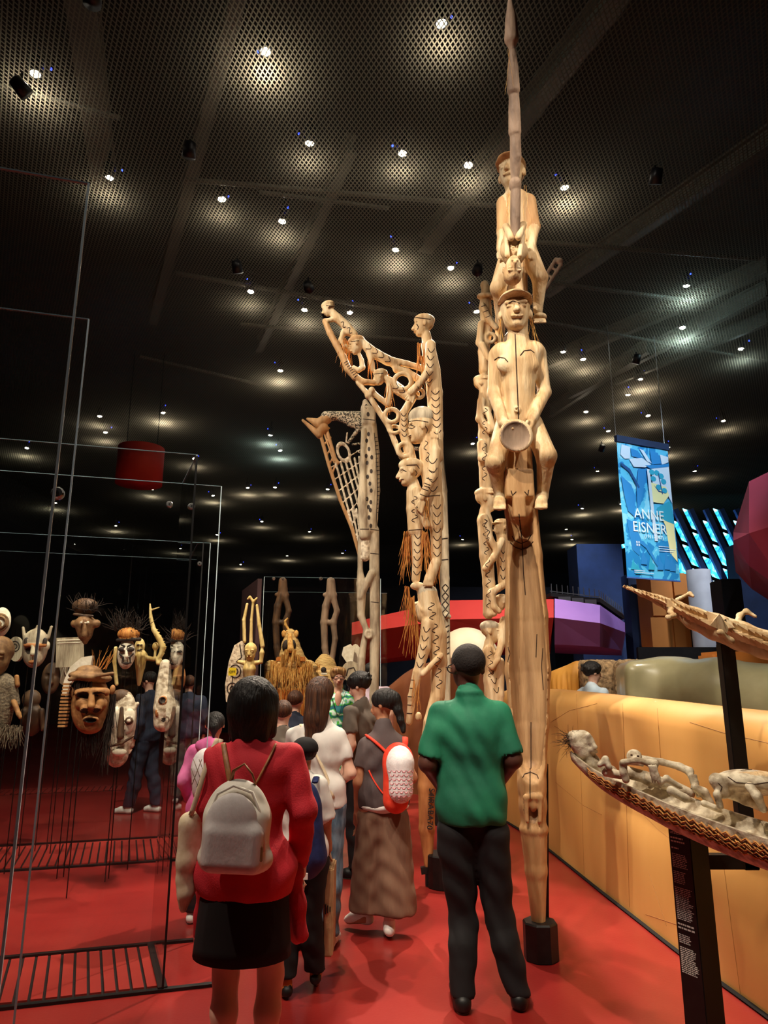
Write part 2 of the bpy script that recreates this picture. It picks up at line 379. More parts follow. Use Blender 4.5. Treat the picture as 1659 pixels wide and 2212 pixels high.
# ------------------------------------------------------------------ sculpting: smooth-blended solids -> surface nets
class Sculpt:
    """solids blended in metres; px-methods place them by the pixel they show at, at depth Y0 + d, true thickness"""
    def __init__(s, Y0=0.0, vox=.01, k=.02): s.Y0 = Y0; s.vox = vox; s.k = k; s.ops = []
    # metric primitives
    def cap(s, a, b, ra, rb, m=0, k=None, sub=False):
        a = np.asarray(a, float); b = np.asarray(b, float); R = max(ra, rb)
        s.ops.append(('c', np.minimum(a, b)-R, np.maximum(a, b)+R, (a, b, ra, rb), m, s.k if k is None else k, sub)); return s
    def ell(s, c, r, R=None, m=0, k=None, sub=False):
        c = np.asarray(c, float); r = np.asarray(r, float); R = np.eye(3) if R is None else np.asarray(R)
        e = np.sqrt(((R*r)**2).sum(1))
        s.ops.append(('e', c-e, c+e, (c, r, R), m, s.k if k is None else k, sub)); return s
    def box(s, c, h, R=None, rd=.005, m=0, k=None, sub=False):
        c = np.asarray(c, float); h = np.asarray(h, float); R = np.eye(3) if R is None else np.asarray(R)
        e = np.abs(R) @ h
        s.ops.append(('b', c-e, c+e, (c, h, R, rd), m, s.k if k is None else k, sub)); return s
    def tor(s, c, R, r, rot=None, m=0, k=None, sub=False, asp=1.0):
        c = np.asarray(c, float); M = np.eye(3) if rot is None else np.asarray(rot); e = R*max(1, asp)+r
        s.ops.append(('t', c-e, c+e, (c, R, r, M, asp), m, s.k if k is None else k, sub)); return s
    # pixel primitives
    def P(s, x, y, d=0.0): return at(x, y, s.Y0+d)
    def M(s, y): return mpp(y, s.Y0)
    def c(s, x1, y1, r1, x2, y2, r2, d1=0.0, d2=None, **kw):
        d2 = d1 if d2 is None else d2
        return s.cap(s.P(x1, y1, d1), s.P(x2, y2, d2), r1*s.M(y1), r2*s.M(y2), **kw)
    def ch(s, pts, **kw):
        for p, q in zip(pts[:-1], pts[1:]):
            s.c(p[0], p[1], p[2], q[0], q[1], q[2], p[3] if len(p) > 3 else 0, q[3] if len(q) > 3 else 0, **kw)
        return s
    def e(s, x, y, rx, ry, d=0.0, rd=None, rot=0.0, **kw):
        u = s.M(y); return s.ell(s.P(x, y, d), (rx*u, (rd if rd is not None else min(rx, ry))*u, ry*u), roty(rot), **kw)
    def ring(s, x, y, R, r, d=0.0, rot=None, **kw):
        u = s.M(y); return s.tor(s.P(x, y, d), R*u, r*u, rotx(PI/2) if rot is None else rot, **kw)
    def head(s, x, y, hpx, yaw=0.0, pitch=0.0, roll=0.0, d=0.0, **kw):
        """carved head: yaw 0 looks at the viewer, 90 looks left, -90 right, 180 away; pitch>0 looks up"""
        f = rotz(math.radians(-yaw)) @ rotx(math.radians(-pitch)) @ roty(math.radians(roll))
        head_solids(s, s.P(x, y, d), hpx*s.M(y), f, **kw); return s
    # evaluation
    def solve(s):
        h = s.vox
        lo = np.min([o[1] for o in s.ops if not o[6]], 0) - 4*h; hi = np.max([o[2] for o in s.ops if not o[6]], 0) + 4*h
        n = np.maximum(np.ceil((hi-lo)/h).astype(int)+1, 4)
        D = np.full(n, .5, np.float32); I = np.zeros(n, np.int16)
        ax = [lo[i] + h*np.arange(n[i]) for i in range(3)]
        for (t, a, b, pr, m, k, sub) in s.ops:
            pad = k + 3.5*h
            i0 = np.clip(np.floor((a-pad-lo)/h).astype(int), 0, n); i1 = np.clip(np.ceil((b+pad-lo)/h).astype(int)+1, 0, n)
            if np.any(i1 <= i0): continue
            X = ax[0][i0[0]:i1[0], None, None].astype(np.float32); Y = ax[1][None, i0[1]:i1[1], None].astype(np.float32); Z = ax[2][None, None, i0[2]:i1[2]].astype(np.float32)
            if t == 'c':
                p0, p1, ra, rb = pr; v = (p1-p0); L2 = float(v @ v)+1e-12
                x, y, z = X-p0[0], Y-p0[1], Z-p0[2]
                T = np.clip((x*v[0]+y*v[1]+z*v[2])/L2, 0, 1)
                d = np.sqrt((x-T*v[0])**2+(y-T*v[1])**2+(z-T*v[2])**2) - (ra+T*(rb-ra))
            else:
                c = pr[0]; x, y, z = X-c[0], Y-c[1], Z-c[2]
                R = pr[2] if t in 'eb' else pr[3]
                u = x*R[0, 0]+y*R[1, 0]+z*R[2, 0]; v = x*R[0, 1]+y*R[1, 1]+z*R[2, 1]; w = x*R[0, 2]+y*R[1, 2]+z*R[2, 2]
                if t == 'e':
                    r = pr[1]; k0 = np.sqrt((u/r[0])**2+(v/r[1])**2+(w/r[2])**2); k1 = np.sqrt((u/r[0]**2)**2+(v/r[1]**2)**2+(w/r[2]**2)**2)+1e-9
                    d = k0*(k0-1)/k1
                elif t == 'b':
                    hh = pr[1]-pr[3]; qx, qy, qz = np.abs(u)-hh[0], np.abs(v)-hh[1], np.abs(w)-hh[2]
                    d = np.sqrt(np.maximum(qx, 0)**2+np.maximum(qy, 0)**2+np.maximum(qz, 0)**2)+np.minimum(np.maximum(qx, np.maximum(qy, qz)), 0)-pr[3]
                else:
                    q = np.sqrt(u*u+(v/pr[4])**2)-pr[1]; d = np.sqrt(q*q+w*w)-pr[2]
            sl = tuple(slice(i0[i], i1[i]) for i in range(3)); cur = D[sl]
            if sub:
                e = -d
                if k > 0: hh = np.maximum(k-np.abs(cur-e), 0)/k; new = np.maximum(cur, e)+hh*hh*k*.25
                else: new = np.maximum(cur, e)
                if m: I[sl] = np.where(e > cur-.3*h, m, I[sl])
            else:
                if k > 0: hh = np.maximum(k-np.abs(cur-d), 0)/k; new = np.minimum(cur, d)-hh*hh*k*.25
                else: new = np.minimum(cur, d)
                I[sl] = np.where(d < cur, m, I[sl])
            D[sl] = new
        return surface_nets(D, I, lo, h)
    def build(s, name, mats, parent=None, origin=None):
        v, f, mi = s.solve()
        o = obj_from(name, v, f, mats, parent, True, mi if isinstance(mats, (list, tuple)) and len(mats) > 1 else None, origin)
        o.data.validate()
        return o

def surface_nets(D, I, lo, h):
    ins = D < 0
    c = np.zeros(tuple(x-1 for x in D.shape), np.int8)
    offs = [(i, j, k) for i in (0, 1) for j in (0, 1) for k in (0, 1)]
    n = D.shape
    for (i, j, k) in offs: c += ins[i:n[0]-1+i, j:n[1]-1+j, k:n[2]-1+k]
    act = (c > 0) & (c < 8)
    ijk = np.argwhere(act); idx = -np.ones(act.shape, np.int64); idx[act] = np.arange(len(ijk))
    pos = np.zeros((len(ijk), 3)); cnt = np.zeros(len(ijk))
    ed = [(a, b) for a in offs for b in offs if sum(b)-sum(a) == 1 and all(y >= x for x, y in zip(a, b))]
    for a, b in ed:
        da = D[ijk[:, 0]+a[0], ijk[:, 1]+a[1], ijk[:, 2]+a[2]]; db = D[ijk[:, 0]+b[0], ijk[:, 1]+b[1], ijk[:, 2]+b[2]]
        mk = (da < 0) != (db < 0)
        t = np.where(mk, da/np.where(mk, da-db, 1), 0)[:, None]
        pos += np.where(mk[:, None], np.array(a)+t*(np.array(b)-np.array(a)), 0); cnt += mk
    pos = (pos/cnt[:, None] + ijk)*h + lo
    faces = []
    for ax in range(3):
        o1, o2 = [(1, 2), (2, 0), (0, 1)][ax]
        A = np.take(ins, range(n[ax]-1), ax); B = np.take(ins, range(1, n[ax]), ax)
        E = np.argwhere(A != B)
        E = E[(E[:, o1] > 0) & (E[:, o2] > 0) & (E[:, o1] < n[o1]-1) & (E[:, o2] < n[o2]-1)]
        if not len(E): continue
        up = A[E[:, 0], E[:, 1], E[:, 2]]
        q = []
        for (p1, p2) in ((-1, -1), (0, -1), (0, 0), (-1, 0)):
            G = E.copy(); G[:, o1] += p1; G[:, o2] += p2; q.append(idx[G[:, 0], G[:, 1], G[:, 2]])
        Q = np.stack(q, 1); Q[~up] = Q[~up][:, ::-1]; faces.append(Q)
    F = np.concatenate(faces) if faces else np.zeros((0, 4), int)
    F = F[(F >= 0).all(1)]
    ci = np.clip(ijk[F[:, 0]] + 1, 0, np.array(n)-1); mi = I[ci[:, 0], ci[:, 1], ci[:, 2]]
    return pos, F, mi

def head_solids(S, c, H, f, cap=None, ears=True, m=0, mc=None, brow=1.0, face=True, mh=None, nose=1.0):
    """head of height H at c; f columns: right, away-from-face, up"""
    def p(x, y, z): return c + f @ (np.array([x, y, z])*H)   # y<0 is the front of the face
    def r(*a): return np.array(a)*H
    k = .05*H
    S.ell(p(0, .05, .14), r(.33, .40, .36), f, m=m, k=k); S.ell(p(0, -.06, -.10), r(.28, .30, .38), f, m=m, k=k)
    S.ell(p(0, -.17, -.38), r(.15, .13, .11), f, m=m, k=k)
    if face:
        for s in (-1, 1):
            S.ell(p(s*.14, -.40, -.01), r(.105, .10, .055), f, m=m, k=.03*H, sub=True)
            S.ell(p(s*.14, -.30, -.02), r(.08, .05, .035), f, m=m, k=.01*H)
        S.cap(p(-.2, -.31, .075), p(.2, -.31, .075), .05*H*brow, .05*H*brow, m=m, k=.03*H)
        S.cap(p(0, -.34, .06), p(0, -.43*nose, -.17), .035*H, .065*H, m=m, k=.02*H)
        S.cap(p(-.05, -.40, -.18), p(.05, -.40, -.18), .04*H, .04*H, m=m, k=.02*H)
        S.cap(p(-.10, -.34, -.275), p(.10, -.34, -.275), .04*H, .04*H, m=m, k=.02*H)
        S.cap(p(-.10, -.40, -.278), p(.10, -.40, -.278), .013*H, .013*H, m=m, k=0, sub=True)
    if ears:
        for s in (-1, 1): S.ell(p(s*.33, .04, -.03), r(.05, .08, .12), f, m=m, k=.02*H)
    mc = m if mc is None else mc
    if cap == 'brim':
        S.ell(p(0, .05, .30), r(.36, .43, .21), f, m=mc, k=.01*H); S.ell(p(0, -.10, .215), r(.385, .47, .045), f, m=mc, k=.015*H)
    elif cap == 'low':
        S.ell(p(0, .05, .26), r(.36, .44, .26), f, m=mc, k=.0); 
    elif cap == 'tall':
        S.ell(p(0, .06, .34), r(.35, .42, .34), f, m=mc, k=0)

def bvh_of(o):
    vs = [o.matrix_world @ v.co if False else v.co + o.location for v in o.data.vertices]
    return BVHTree.FromPolygons(vs, [p.vertices[:] for p in o.data.polygons])
CAMP = Vector((0, 0, CAMH))
def engrave(name, host, lines, r_px, Y0, matname='carve_line', parent=None, step=3.0, sub=False):
    """carved lines: each pixel polyline is laid onto the surface of the host and becomes a thin inlaid strip"""
    bv = bvh_of(host); mb = MB()
    for ln in lines:
        pts = []
        for a, b in zip(ln[:-1], ln[1:]):
            n = max(1, int(math.hypot(b[0]-a[0], b[1]-a[1])/step))
            pts += [(a[0]+(b[0]-a[0])*i/n, a[1]+(b[1]-a[1])*i/n) for i in range(n)]
        pts.append(ln[-1]); seg = []
        for (x, y) in pts:
            hit = bv.ray_cast(CAMP, V(ray(x, y)).normalized())
            if hit[0] is None or (seg and abs(hit[0].y - seg[-1][1]) > .08):
                if len(seg) > 1: mb.tube(seg, r_px*mpp(y, Y0), 4)
                seg = []
                if hit[0] is None: continue
            seg.append(np.array(hit[0]) + np.array(hit[1])*.0005)
        if len(seg) > 1: mb.tube(seg, r_px*mpp(ln[0][1], Y0), 4)
    if mb.v: return tag(mb.build(name, matname, parent or host, fix=False), kind='stuff')
def arcs(x1, y1, x2, y2, r, n, kind='u', flip=1):
    """rows of U or S strokes running along a limb drawn from 1 to 2"""
    out = []; dx, dy = x2-x1, y2-y1; L = math.hypot(dx, dy); ux, uy = dx/L, dy/L; nx, ny = -uy, ux
    for i in range(n):
        t = (i+.5)/n*L; s = L/n*.36; ln = []
        for j in range(9):
            a = j/8
            if kind == 'u': u_ = s*math.sin(a*PI)*1.5 - s*.6; v_ = (a-.5)*2*r*.72
            elif kind == 's': u_ = (a-.5)*2*s*1.1; v_ = math.sin((a-.5)*2*PI)*r*.55
            else: u_ = 0; v_ = (a-.5)*2*r*.8
            sg = flip if i % 2 == 0 or kind != 'u' else flip
            ln.append((x1+ux*(t+u_*sg)+nx*v_, y1+uy*(t+u_*sg)+ny*v_))
        out.append(ln)
    return out
def strands(name, parent, roots, length, n, spread, r, matname, seed=1, droop=(0, 0, -1), curl=.3, segs=4):
    rnd = random.Random(seed); mb = MB()
    for i in range(n):
        p = np.array(rnd.choice(roots), float) + np.array([rnd.uniform(-1, 1)*spread for _ in range(3)])*np.array([1, 1, .5])
        d = np.array(droop, float) + np.array([rnd.uniform(-curl, curl) for _ in range(3)])
        L = length*rnd.uniform(.55, 1.1); pts = [p]
        for j in range(segs):
            d = d + np.array([rnd.uniform(-curl, curl)*.6 for _ in range(3)]); d /= np.linalg.norm(d)
            pts.append(pts[-1] + d*L/segs)
        mb.tube(pts, [r*(1-.7*j/segs) for j in range(segs+1)], 4)
    return tag(mb.build(name, matname, parent, fix=False), kind='stuff')

# ================================================================== the setting
def struct(o): o['kind'] = 'structure'; return o
mb = MB(); mb.grid([[(x, y, 0) for y in np.linspace(-4, 36, 9)] for x in np.linspace(-13, 15, 7)]); struct(mb.build('floor', 'floor_red', fix=False, origin=(0, 0, 0)))
mb = MB(); mb.box((1, 16, 8.6), (28, 40, .2)); struct(mb.build('ceiling', 'ceiling_black', origin=(0, 0, 0)))
mb = MB(); mb.grid([[(x, y, 7.0) for y in (-4, 36)] for x in (-13, 15)]); struct(mb.build('ceiling', 'ceiling_mesh', fix=False, origin=(0, 0, 7.0)))
for nm, c, s in (('wall_back', (1, 36.1, 4.3), (28, .2, 8.6)), ('wall_left', (-13.1, 16, 4.3), (.2, 40, 8.6)), ('wall_right', (15.1, 16, 4.3), (.2, 40, 8.6)), ('wall_front', (1, -4.1, 4.3), (28, .2, 8.6))):
    mb = MB(); mb.box(c, s); struct(mb.build(nm, 'wall_dark'))

# roof beams, conduits and hanging rods above the mesh
BEAMS = [((1345, -10), (918, 545), .20, 7.75, 'roof_beam'), ((1690, 300), (1180, 640), .13, 7.6, 'roof_beam'), ((170, -20), (225, 420), .28, 7.9, 'roof_beam'),
         ((520, -20), (330, 700), .15, 7.9, 'roof_beam'), ((760, 330), (560, 760), .12, 7.6, 'roof_beam'), ((1659, 590), (1050, 850), .12, 7.6, 'roof_beam'),
         ((0, 185), (260, 255), .05, 7.25, 'conduit'), ((400, 388), (1080, 445), .06, 7.3, 'conduit'), ((560, 415), (840, 450), .05, 7.25, 'conduit'),
         ((380, 590), (900, 680), .07, 7.3, 'conduit'), ((1130, 520), (1640, 560), .06, 7.3, 'conduit'), ((1180, 610), (1500, 650), .06, 7.25, 'conduit'),
         ((1150, 690), (1659, 780), .05, 7.3, 'conduit'), ((300, 770), (560, 830), .07, 7.3, 'conduit'), ((520, 700), (1010, 745), .06, 7.3, 'conduit'),
         ((1659, 640), (1230, 860), .10, 7.4, 'roof_beam'), ((1400, 760), (1190, 900), .10, 7.4, 'roof_beam'), ((1330, 830), (1659, 700), .08, 7.3, 'roof_beam')]
for i, (a, b, wd, z, nm) in enumerate(BEAMS):
    A, B = on_z(a[0], a[1], z), on_z(b[0], b[1], z); mb = MB()
    if nm == 'roof_beam':
        mb.bar(A, B, wd, .03); mb.bar(A+np.array([0, 0, .12]), B+np.array([0, 0, .12]), .03, .24); mb.bar(A+np.array([0, 0, .25]), B+np.array([0, 0, .25]), wd, .03)
    else: mb.tube([A, (A+B)/2, B], wd/2, 8)
    o = struct(mb.build('trim_%d' % (i+1), 'beam_grey'))

# ceiling lamps above the mesh: can, bright lens, small blue indicator, each with its own light
LAMPS = [(572, 92, 5), (78, 140, 3), (950, 30, 2), (670, 290, 1.2), (872, 315, 1.6), (1012, 342, 1.6), (1217, 388, 3.6), (237, 366, 1.2), (478, 415, .9), (612, 463, 1.5), (855, 525, 3), (971, 566, 1.6),
         (543, 617, 1), (659, 657, 1.8), (755, 663, 1.8), (1028, 660, 1.6), (1483, 603, 4), (1473, 696, 6), (1215, 748, 1.2), (1258, 765, 2), (1600, 742, 1.4), (606, 790, 4), (352, 882, 5), (585, 931, 3), (604, 965, 4),
         (216, 890, 1.2), (228, 925, 1.5), (420, 983, 1.6), (535, 1047, 3), (595, 1046, 1), (460, 1064, 2.5), (708, 1050, 2.5), (566, 1121, 1.4), (668, 1143, 1.6), (1265, 880, 2), (1312, 922, 3), (1398, 889, 1.5), (1442, 958, 2),
         (1357, 842, 1.2), (1382, 808, 4), (1258, 1092, 3), (1236, 1160, 3), (1222, 1138, 1), (1340, 1082, 3), (1415, 1080, 2.5), (1020, 950, 1), (620, 1196, 2), (470, 1150, 1.4), (330, 1050, 2), (120, 1080, 2), (60, 960, 2), (250, 1130, 2),
         (160, 1170, 1.6), (740, 1190, 2.2), (1290, 1010, 1.2), (1500, 1010, 1), (1560, 900, 1.2), (100, 1210, 2), (390, 1180, 2), (1000, 1160, 2), (520, 1215, 2), (680, 1228, 2)]
LAMP_WHERE = {0: 'brightest glaring can spotlight above the mesh at the upper left', 1: 'can spotlight in the top left corner of the ceiling', 2: 'can spotlight at the top edge left of the spear tip', 3: 'small can spotlight midway between the brightest lamp and the spear blade',
 4: 'left of two close can spotlights beside the spear blade', 5: 'right of two close can spotlights beside the spear blade', 6: 'can spotlight right of the upper capped figure of the tallest pole', 7: 'can spotlight just above the corner of the nearest glass screen',
 8: 'tilted dim can spotlight right of the nearest glass screen corner', 9: 'can spotlight above the far-left tip of the openwork wing', 10: 'can spotlight high above the profile pole head', 11: 'can spotlight between the profile pole and the tallest pole',
 12: 'small can spotlight left of the openwork wing tip', 13: 'can spotlight directly left of the topmost wing head', 14: 'can spotlight directly right of the topmost wing head', 15: 'can spotlight beside the stacked-figure pole top', 16: 'bluish white can spotlight at the upper right of the ceiling',
 17: 'bluish white can spotlight below the other at the upper right', 18: 'can spotlight right of the bowl-holding figure head', 20: 'bluish can spotlight at the right edge above the banner', 21: 'can spotlight left of the openwork wing over a wide mesh glow', 22: 'can spotlight above the red hanging drum', 23: 'cool white can spotlight left of the lattice wing', 24: 'cool white can spotlight just below the one left of the lattice wing',
 36: 'can spotlight directly above the banner', 39: 'can spotlight above and left of the banner over a wide mesh glow'}
lamp0 = None
for i, (x, y, pw) in enumerate(LAMPS):
    p = on_z(x, y, 7.33)
    if lamp0 is None:
        root = empty('ceiling_lamp', (0, 0, 0), '', '')
        mb = MB(); mb.lathe((0, 0, 0), [(.065, -.10), (.07, -.09), (.07, .06), (.05, .09), (.02, .10), (.02, .22)], 16); mb.build('housing', 'lamp_housing', root, True, (0, 0, 0))
        mb = MB(); mb.lathe((0, 0, 0), [(.038, -.112), (.046, -.104), (.046, -.1)], 16); mb.build('lamp_lens', 'lamp_lens', root, False, (0, 0, 0))
        mb = MB(); mb.lathe((.13, .02, .02), [(.006, -.012), (.012, 0), (.006, .012)], 8); mb.build('indicator', 'lamp_led', root, False, (0, 0, 0))
        lamp0 = root; kids = list(root.children); r_ = root
    else:
        r_ = lamp0.copy(); COL.objects.link(r_)
        for c_ in kids:
            q = c_.copy(); COL.objects.link(q); q.parent = r_; q.matrix_parent_inverse = Matrix()
    for c_ in kids: c_.matrix_parent_inverse = Matrix()
    r_.location = V(p); far = p[1]
    yaw = random.uniform(0, 6.28); r_.rotation_euler = (random.uniform(-.15, .15), random.uniform(-.15, .15), yaw)
    r_['label'] = LAMP_WHERE.get(i, 'small distant glowing can spotlight above the ceiling mesh'); r_['category'] = 'ceiling lamp'; r_['group'] = 'spotlights above the ceiling mesh'
    ld = bpy.data.lights.new('ceiling_lamp_light', 'POINT'); ld.energy = pw*1.9*(1+.05*far); ld.shadow_soft_size = .04
    ld.color = (.62, .95, 1.0) if (x, y) in ((1483, 603), (1473, 696), (1600, 742), (604, 965), (585, 931)) else (1.0, .89, .70)
    lo = bpy.data.objects.new('lamp_light', ld); COL.objects.link(lo); lo.parent = r_; lo.location = (0, 0, -.13)
# aimed gallery spots hanging just under the mesh
for i, (p, t, W, ang, bl, sz, rgb, aim) in enumerate(SPOTS):
    d = (np.array(t)-np.array(p)); d /= np.linalg.norm(d)
    root = empty('gallery_spotlight', p, 'black track spotlight under the ceiling mesh aimed at ' + aim, 'spotlight', 'aimed spotlights under the mesh')
    mb = MB(); P0 = np.array(p)-d*.02; mb.tube([P0-d*.2, P0-d*.19, P0-d*.04], [.045, .06, .07], 14); mb.build('housing', 'lamp_housing', root, True)
    mb = MB(); mb.tube([P0-d*.045, P0-d*.042], [.062, .062], 14); mb.build('lamp_lens', 'lamp_lens', root)
    mb = MB(); mb.tube([P0-d*.12, P0-d*.12+np.array([0, 0, .12]), np.array([P0[0]-d[0]*.12, P0[1]-d[1]*.12, 7.0])], .012, 6); mb.build('mount', 'lamp_housing', root)
    ld = bpy.data.lights.new('spot', 'SPOT'); ld.energy = W; ld.spot_size = math.radians(ang); ld.spot_blend = bl; ld.shadow_soft_size = sz; ld.color = rgb
    lo = bpy.data.objects.new('lamp_light', ld); COL.objects.link(lo); lo.location = V(p); lo.rotation_euler = V(d).to_track_quat('-Z', 'Y').to_euler()
    lo.parent = root; lo.matrix_parent_inverse = parent_world(root).inverted()

# ------------------------------------------------------------------ long leather wall
WPIX = [(1085, 1770), (1103, 1782), (1145, 1806), (1181, 1832), (1300, 1928), (1390, 1998), (1470, 2062), (1560, 2127), (1659, 2198)]
wp = [on_z(x, y)[:2] for x, y in WPIX] + [np.array([2.0, 2.6]), np.array([2.12, 1.5]), np.array([2.3, .3])]
wz = [1.52, 1.52, 1.54, 1.545, 1.52, 1.50, 1.49, 1.475, 1.465, 1.46, 1.46, 1.46]
def smooth_path(pts, n):
    pts = np.array(pts); d = np.r_[0, np.cumsum(np.linalg.norm(np.diff(pts, axis=0), axis=1))]; t = np.linspace(0, d[-1], n)
    out = np.stack([np.interp(t, d, pts[:, i]) for i in range(pts.shape[1])], 1)
    for _ in range(14): out[1:-1] = (out[:-2] + 2*out[1:-1] + out[2:])/4
    return out
path = smooth_path([(a[0], a[1], z) for a, z in zip(wp, wz)], 130)
prof = [(0, .02), (.0, .08), (-.015, .3), (-.03, .55), (-.01, .75), (.045, .92), (.05, 1.0), (.02, 1.1), (-.01, .0)]
def wall_loft(name, path, thick, mat_, side, amp=.05, bulge=.06, seed=0, z0=0.0, kind='structure'):
    n = len(path); tan = np.gradient(path[:, :2], axis=0); tan /= np.linalg.norm(tan, axis=1)[:, None]; nor = np.stack([-tan[:, 1], tan[:, 0]], 1)*side
    ph = seed*1.7; P = []
    for i in range(n):
        u = i/n*22+ph; zt = path[i, 2] - z0; row = []
        b1 = bulge*(math.sin(u*.55)+.6*math.sin(u*1.13+1)); shelf = .62+.12*math.sin(u*.4+.5)
        for j in range(30):                                          # front, rounded top, back
            if j < 16:
                t = j/15*.90; off = b1*math.sin(t*PI)*1.0 + amp*math.exp(-((t-shelf)/.10)**2)*(-1) + .02*math.sin(u*2.1+t*5)*math.sin(t*PI); z = t*zt
            elif j < 24:
                a = (j-15)/9*PI; r = thick/2; off = -r + r*math.cos(a); z = zt*.90 + .10*zt*math.sin(a)
            else:
                off = -thick; z = zt*.90*(1-(j-23)/6)
            row.append((path[i, 0]+nor[i, 0]*off, path[i, 1]+nor[i, 1]*off, z0+z))
        P.append(row)
    mb = MB(); mb.grid(P); mb.add(P[0], [list(range(30))]); mb.add(P[-1], [list(range(30))[::-1]])
    o = mb.build(name, mat_, None, True); return o, nor
wallobj, nor = wall_loft('wall_right', path, .34, 'leather_ochre', -1, .05, .025)
wallobj.name = 'wall_leather'; struct(wallobj)
# black kick line along the wall foot, and the faint seams where hides meet
mb = MB(); mb.tube([(path[i, 0]+nor[i, 0]*.012, path[i, 1]+nor[i, 1]*.012, .012) for i in range(0, 130, 2)], .014, 4); o = struct(mb.build('baseboard_right', 'grate_black'))
mat('leather_seam', '#9c6c38', rough=.7)
seams = [[(1245, 1500), (1250, 1600), (1256, 1700), (1262, 1890)], [(1345, 1520), (1352, 1700), (1360, 1960)], [(1490, 1560), (1560, 1582), (1659, 1605)], [(1200, 1690), (1260, 1740), (1300, 1760)], [(1330, 1700), (1420, 1790), (1470, 1830)],
         [(1420, 1530), (1428, 1650)], [(1560, 1840), (1580, 2000), (1600, 2150)], [(1190, 1560), (1230, 1535), (1290, 1520)], [(1400, 1880), (1440, 2000)], [(1600, 1620), (1610, 1760)], [(1395, 1975), (1470, 2000), (1540, 2020)]]
engrave('seam', wallobj, seams, .55, 5.0, 'leather_seam')

# brown and gold leather partitions farther back
def lofted(name, pix, Y, thick, mat_, label, cat, zt_px=None):
    pts = [np.array(list(at(x, yt, Yq))) for (x, yt, Yq) in pix]
    pth = smooth_path([(p[0], p[1], p[2]) for p in pts], 40)
    o, _ = wall_loft(name, pth, thick, mat_, -1 if pts[-1][0] > pts[0][0] else 1, .02, .02, seed=len(label))
    return o
def flipside(pth): return pth[::-1]
o = lofted('leather_partition', [(1010, 1425, 10.2), (950, 1418, 10.8), (880, 1440, 11.2), (812, 1500, 11.4)], 0, .4, 'leather_brown', 'b', 'wall'); tag(o, 'low brown leather partition behind the profile totem pole', 'partition')
o = lofted('leather_partition', [(1247, 1432, 9.75), (1234, 1424, 9.8), (1210, 1436, 9.95), (1170, 1452, 10.2)], 0, .35, 'leather_gold', 'g', 'wall'); tag(o, 'golden leather partition beside the rough stone seat', 'partition')
# rough stone seats
def rough_block(name, pxs, Y, depth, label):
    S = Sculpt(Y, .028, .05); x0, x1, yt = pxs
    a, b = at(x0, yt, Y), at(x1, yt, Y); c = (a+b)/2; zt = a[2]
    S.box((c[0], Y+depth/2, zt/2), ((b[0]-a[0])/2, depth/2, zt/2), None, .09)
    v, f, mi = S.solve(); rnd = np.random.RandomState(3); v = v + rnd.normal(0, .006, v.shape)
    o = obj_from(name, v, f, 'rough_stone', None, True); tag(o, label, 'bench'); return o
rough_block('stone_seat', (1259, 1343, 1425), 9.55, .5, 'tall rough-hewn stone seat back with rounded corners, beside golden partition')
rough_block('stone_seat', (1336, 1368, 1464), 8.75, .22, 'low rough stone ledge between the two seat backs')
rough_block('stone_seat', (1346, 1402, 1424), 9.0, .5, 'rough stone seat back adjoining the olive leather bench')
# olive leather bench: rounded long body with a blunt end
S = Sculpt(8.0, .03, .12)
for (x, y, r, d) in ((1385, 1478, 44, .1), (1420, 1472, 42, .2)): S.e(x, y, r*.8, r, d, r*1.2)
P0, P1, P2 = at(1440, 1478, 7.9), at(1560, 1492, 7.3), at(1720, 1515, 6.7)
zt = at(1385, 1428, 8.0)[2]
S.box((at(1390, 1430, 8.1)[0]+.15, 8.2, zt/2), (.38, .5, zt/2), rotz(-.2), .12)
S.cap(P0, P1, .28, .30); S.cap(P1, P2, .30, .32); S.box(((P0+P2)/2)*np.array([1, 1, 0])+np.array([0, .05, .65]), (1.0, .30, .65), rotz(math.atan2(P2[1]-P0[1], P2[0]-P0[0])), .12)
o = S.build('leather_bench', 'leather_olive'); tag(o, 'long rounded olive leather bench body behind the ochre wall', 'bench')
mb = MB(); a, b = at(1541, 1407, 11), at(1720, 1405, 11); mb.box(((a[0]+b[0])/2, 11.3, a[2]/2), (b[0]-a[0], .6, a[2])); o = mb.build('leather_block', 'box_orange', bevel=.05); tag(o, 'orange leather block at the far right behind the crocodile post', 'partition')
# cream hump behind the man in green
S = Sculpt(12.5, .05, .15); S.e(1010, 1440, 74, 84, 0, 60); S.box(at(1010, 1440, 12.5)*np.array([1, 1, 0])+np.array([0, 0, .85]), (.55, .45, .85), None, .3); o = S.build('leather_hump', 'cream_hump'); tag(o, 'pale cream rounded hump behind the head of the man in green', 'partition')

# ------------------------------------------------------------------ coloured gallery boxes
def facet_box(name, pts, Yback, mat_, label, cat='gallery box'):
    """pts: (px, y_top, y_belt, y_bottom, Y) along the front"""
    T = [at(x, yt, Y+.35) for (x, yt, yb, yo, Y) in pts]; B = [at(x, yb, Y) for (x, yt, yb, yo, Y) in pts]; O = [at(x-(8 if i > 1 else 0), yo, Y+.5) for i, (x, yt, yb, yo, Y) in enumerate(pts)]
    n = len(pts); mb = MB()
    def back(p): q = p.copy(); q[0] *= Yback/q[1]; q[1] = Yback; return q
    mb.grid([T, B]); mb.grid([B, O]); mb.grid([[back(p) for p in T], T]); mb.grid([O, [back(p) for p in O]])
    mb.add([back(T[0]), T[0], B[0], O[0], back(O[0])], [[0, 1, 2, 3, 4]]); mb.add([back(T[-1]), T[-1], B[-1], O[-1], back(O[-1])], [[4, 3, 2, 1, 0]])
    o = mb.build(name, mat_); tag(o, label, cat); return o
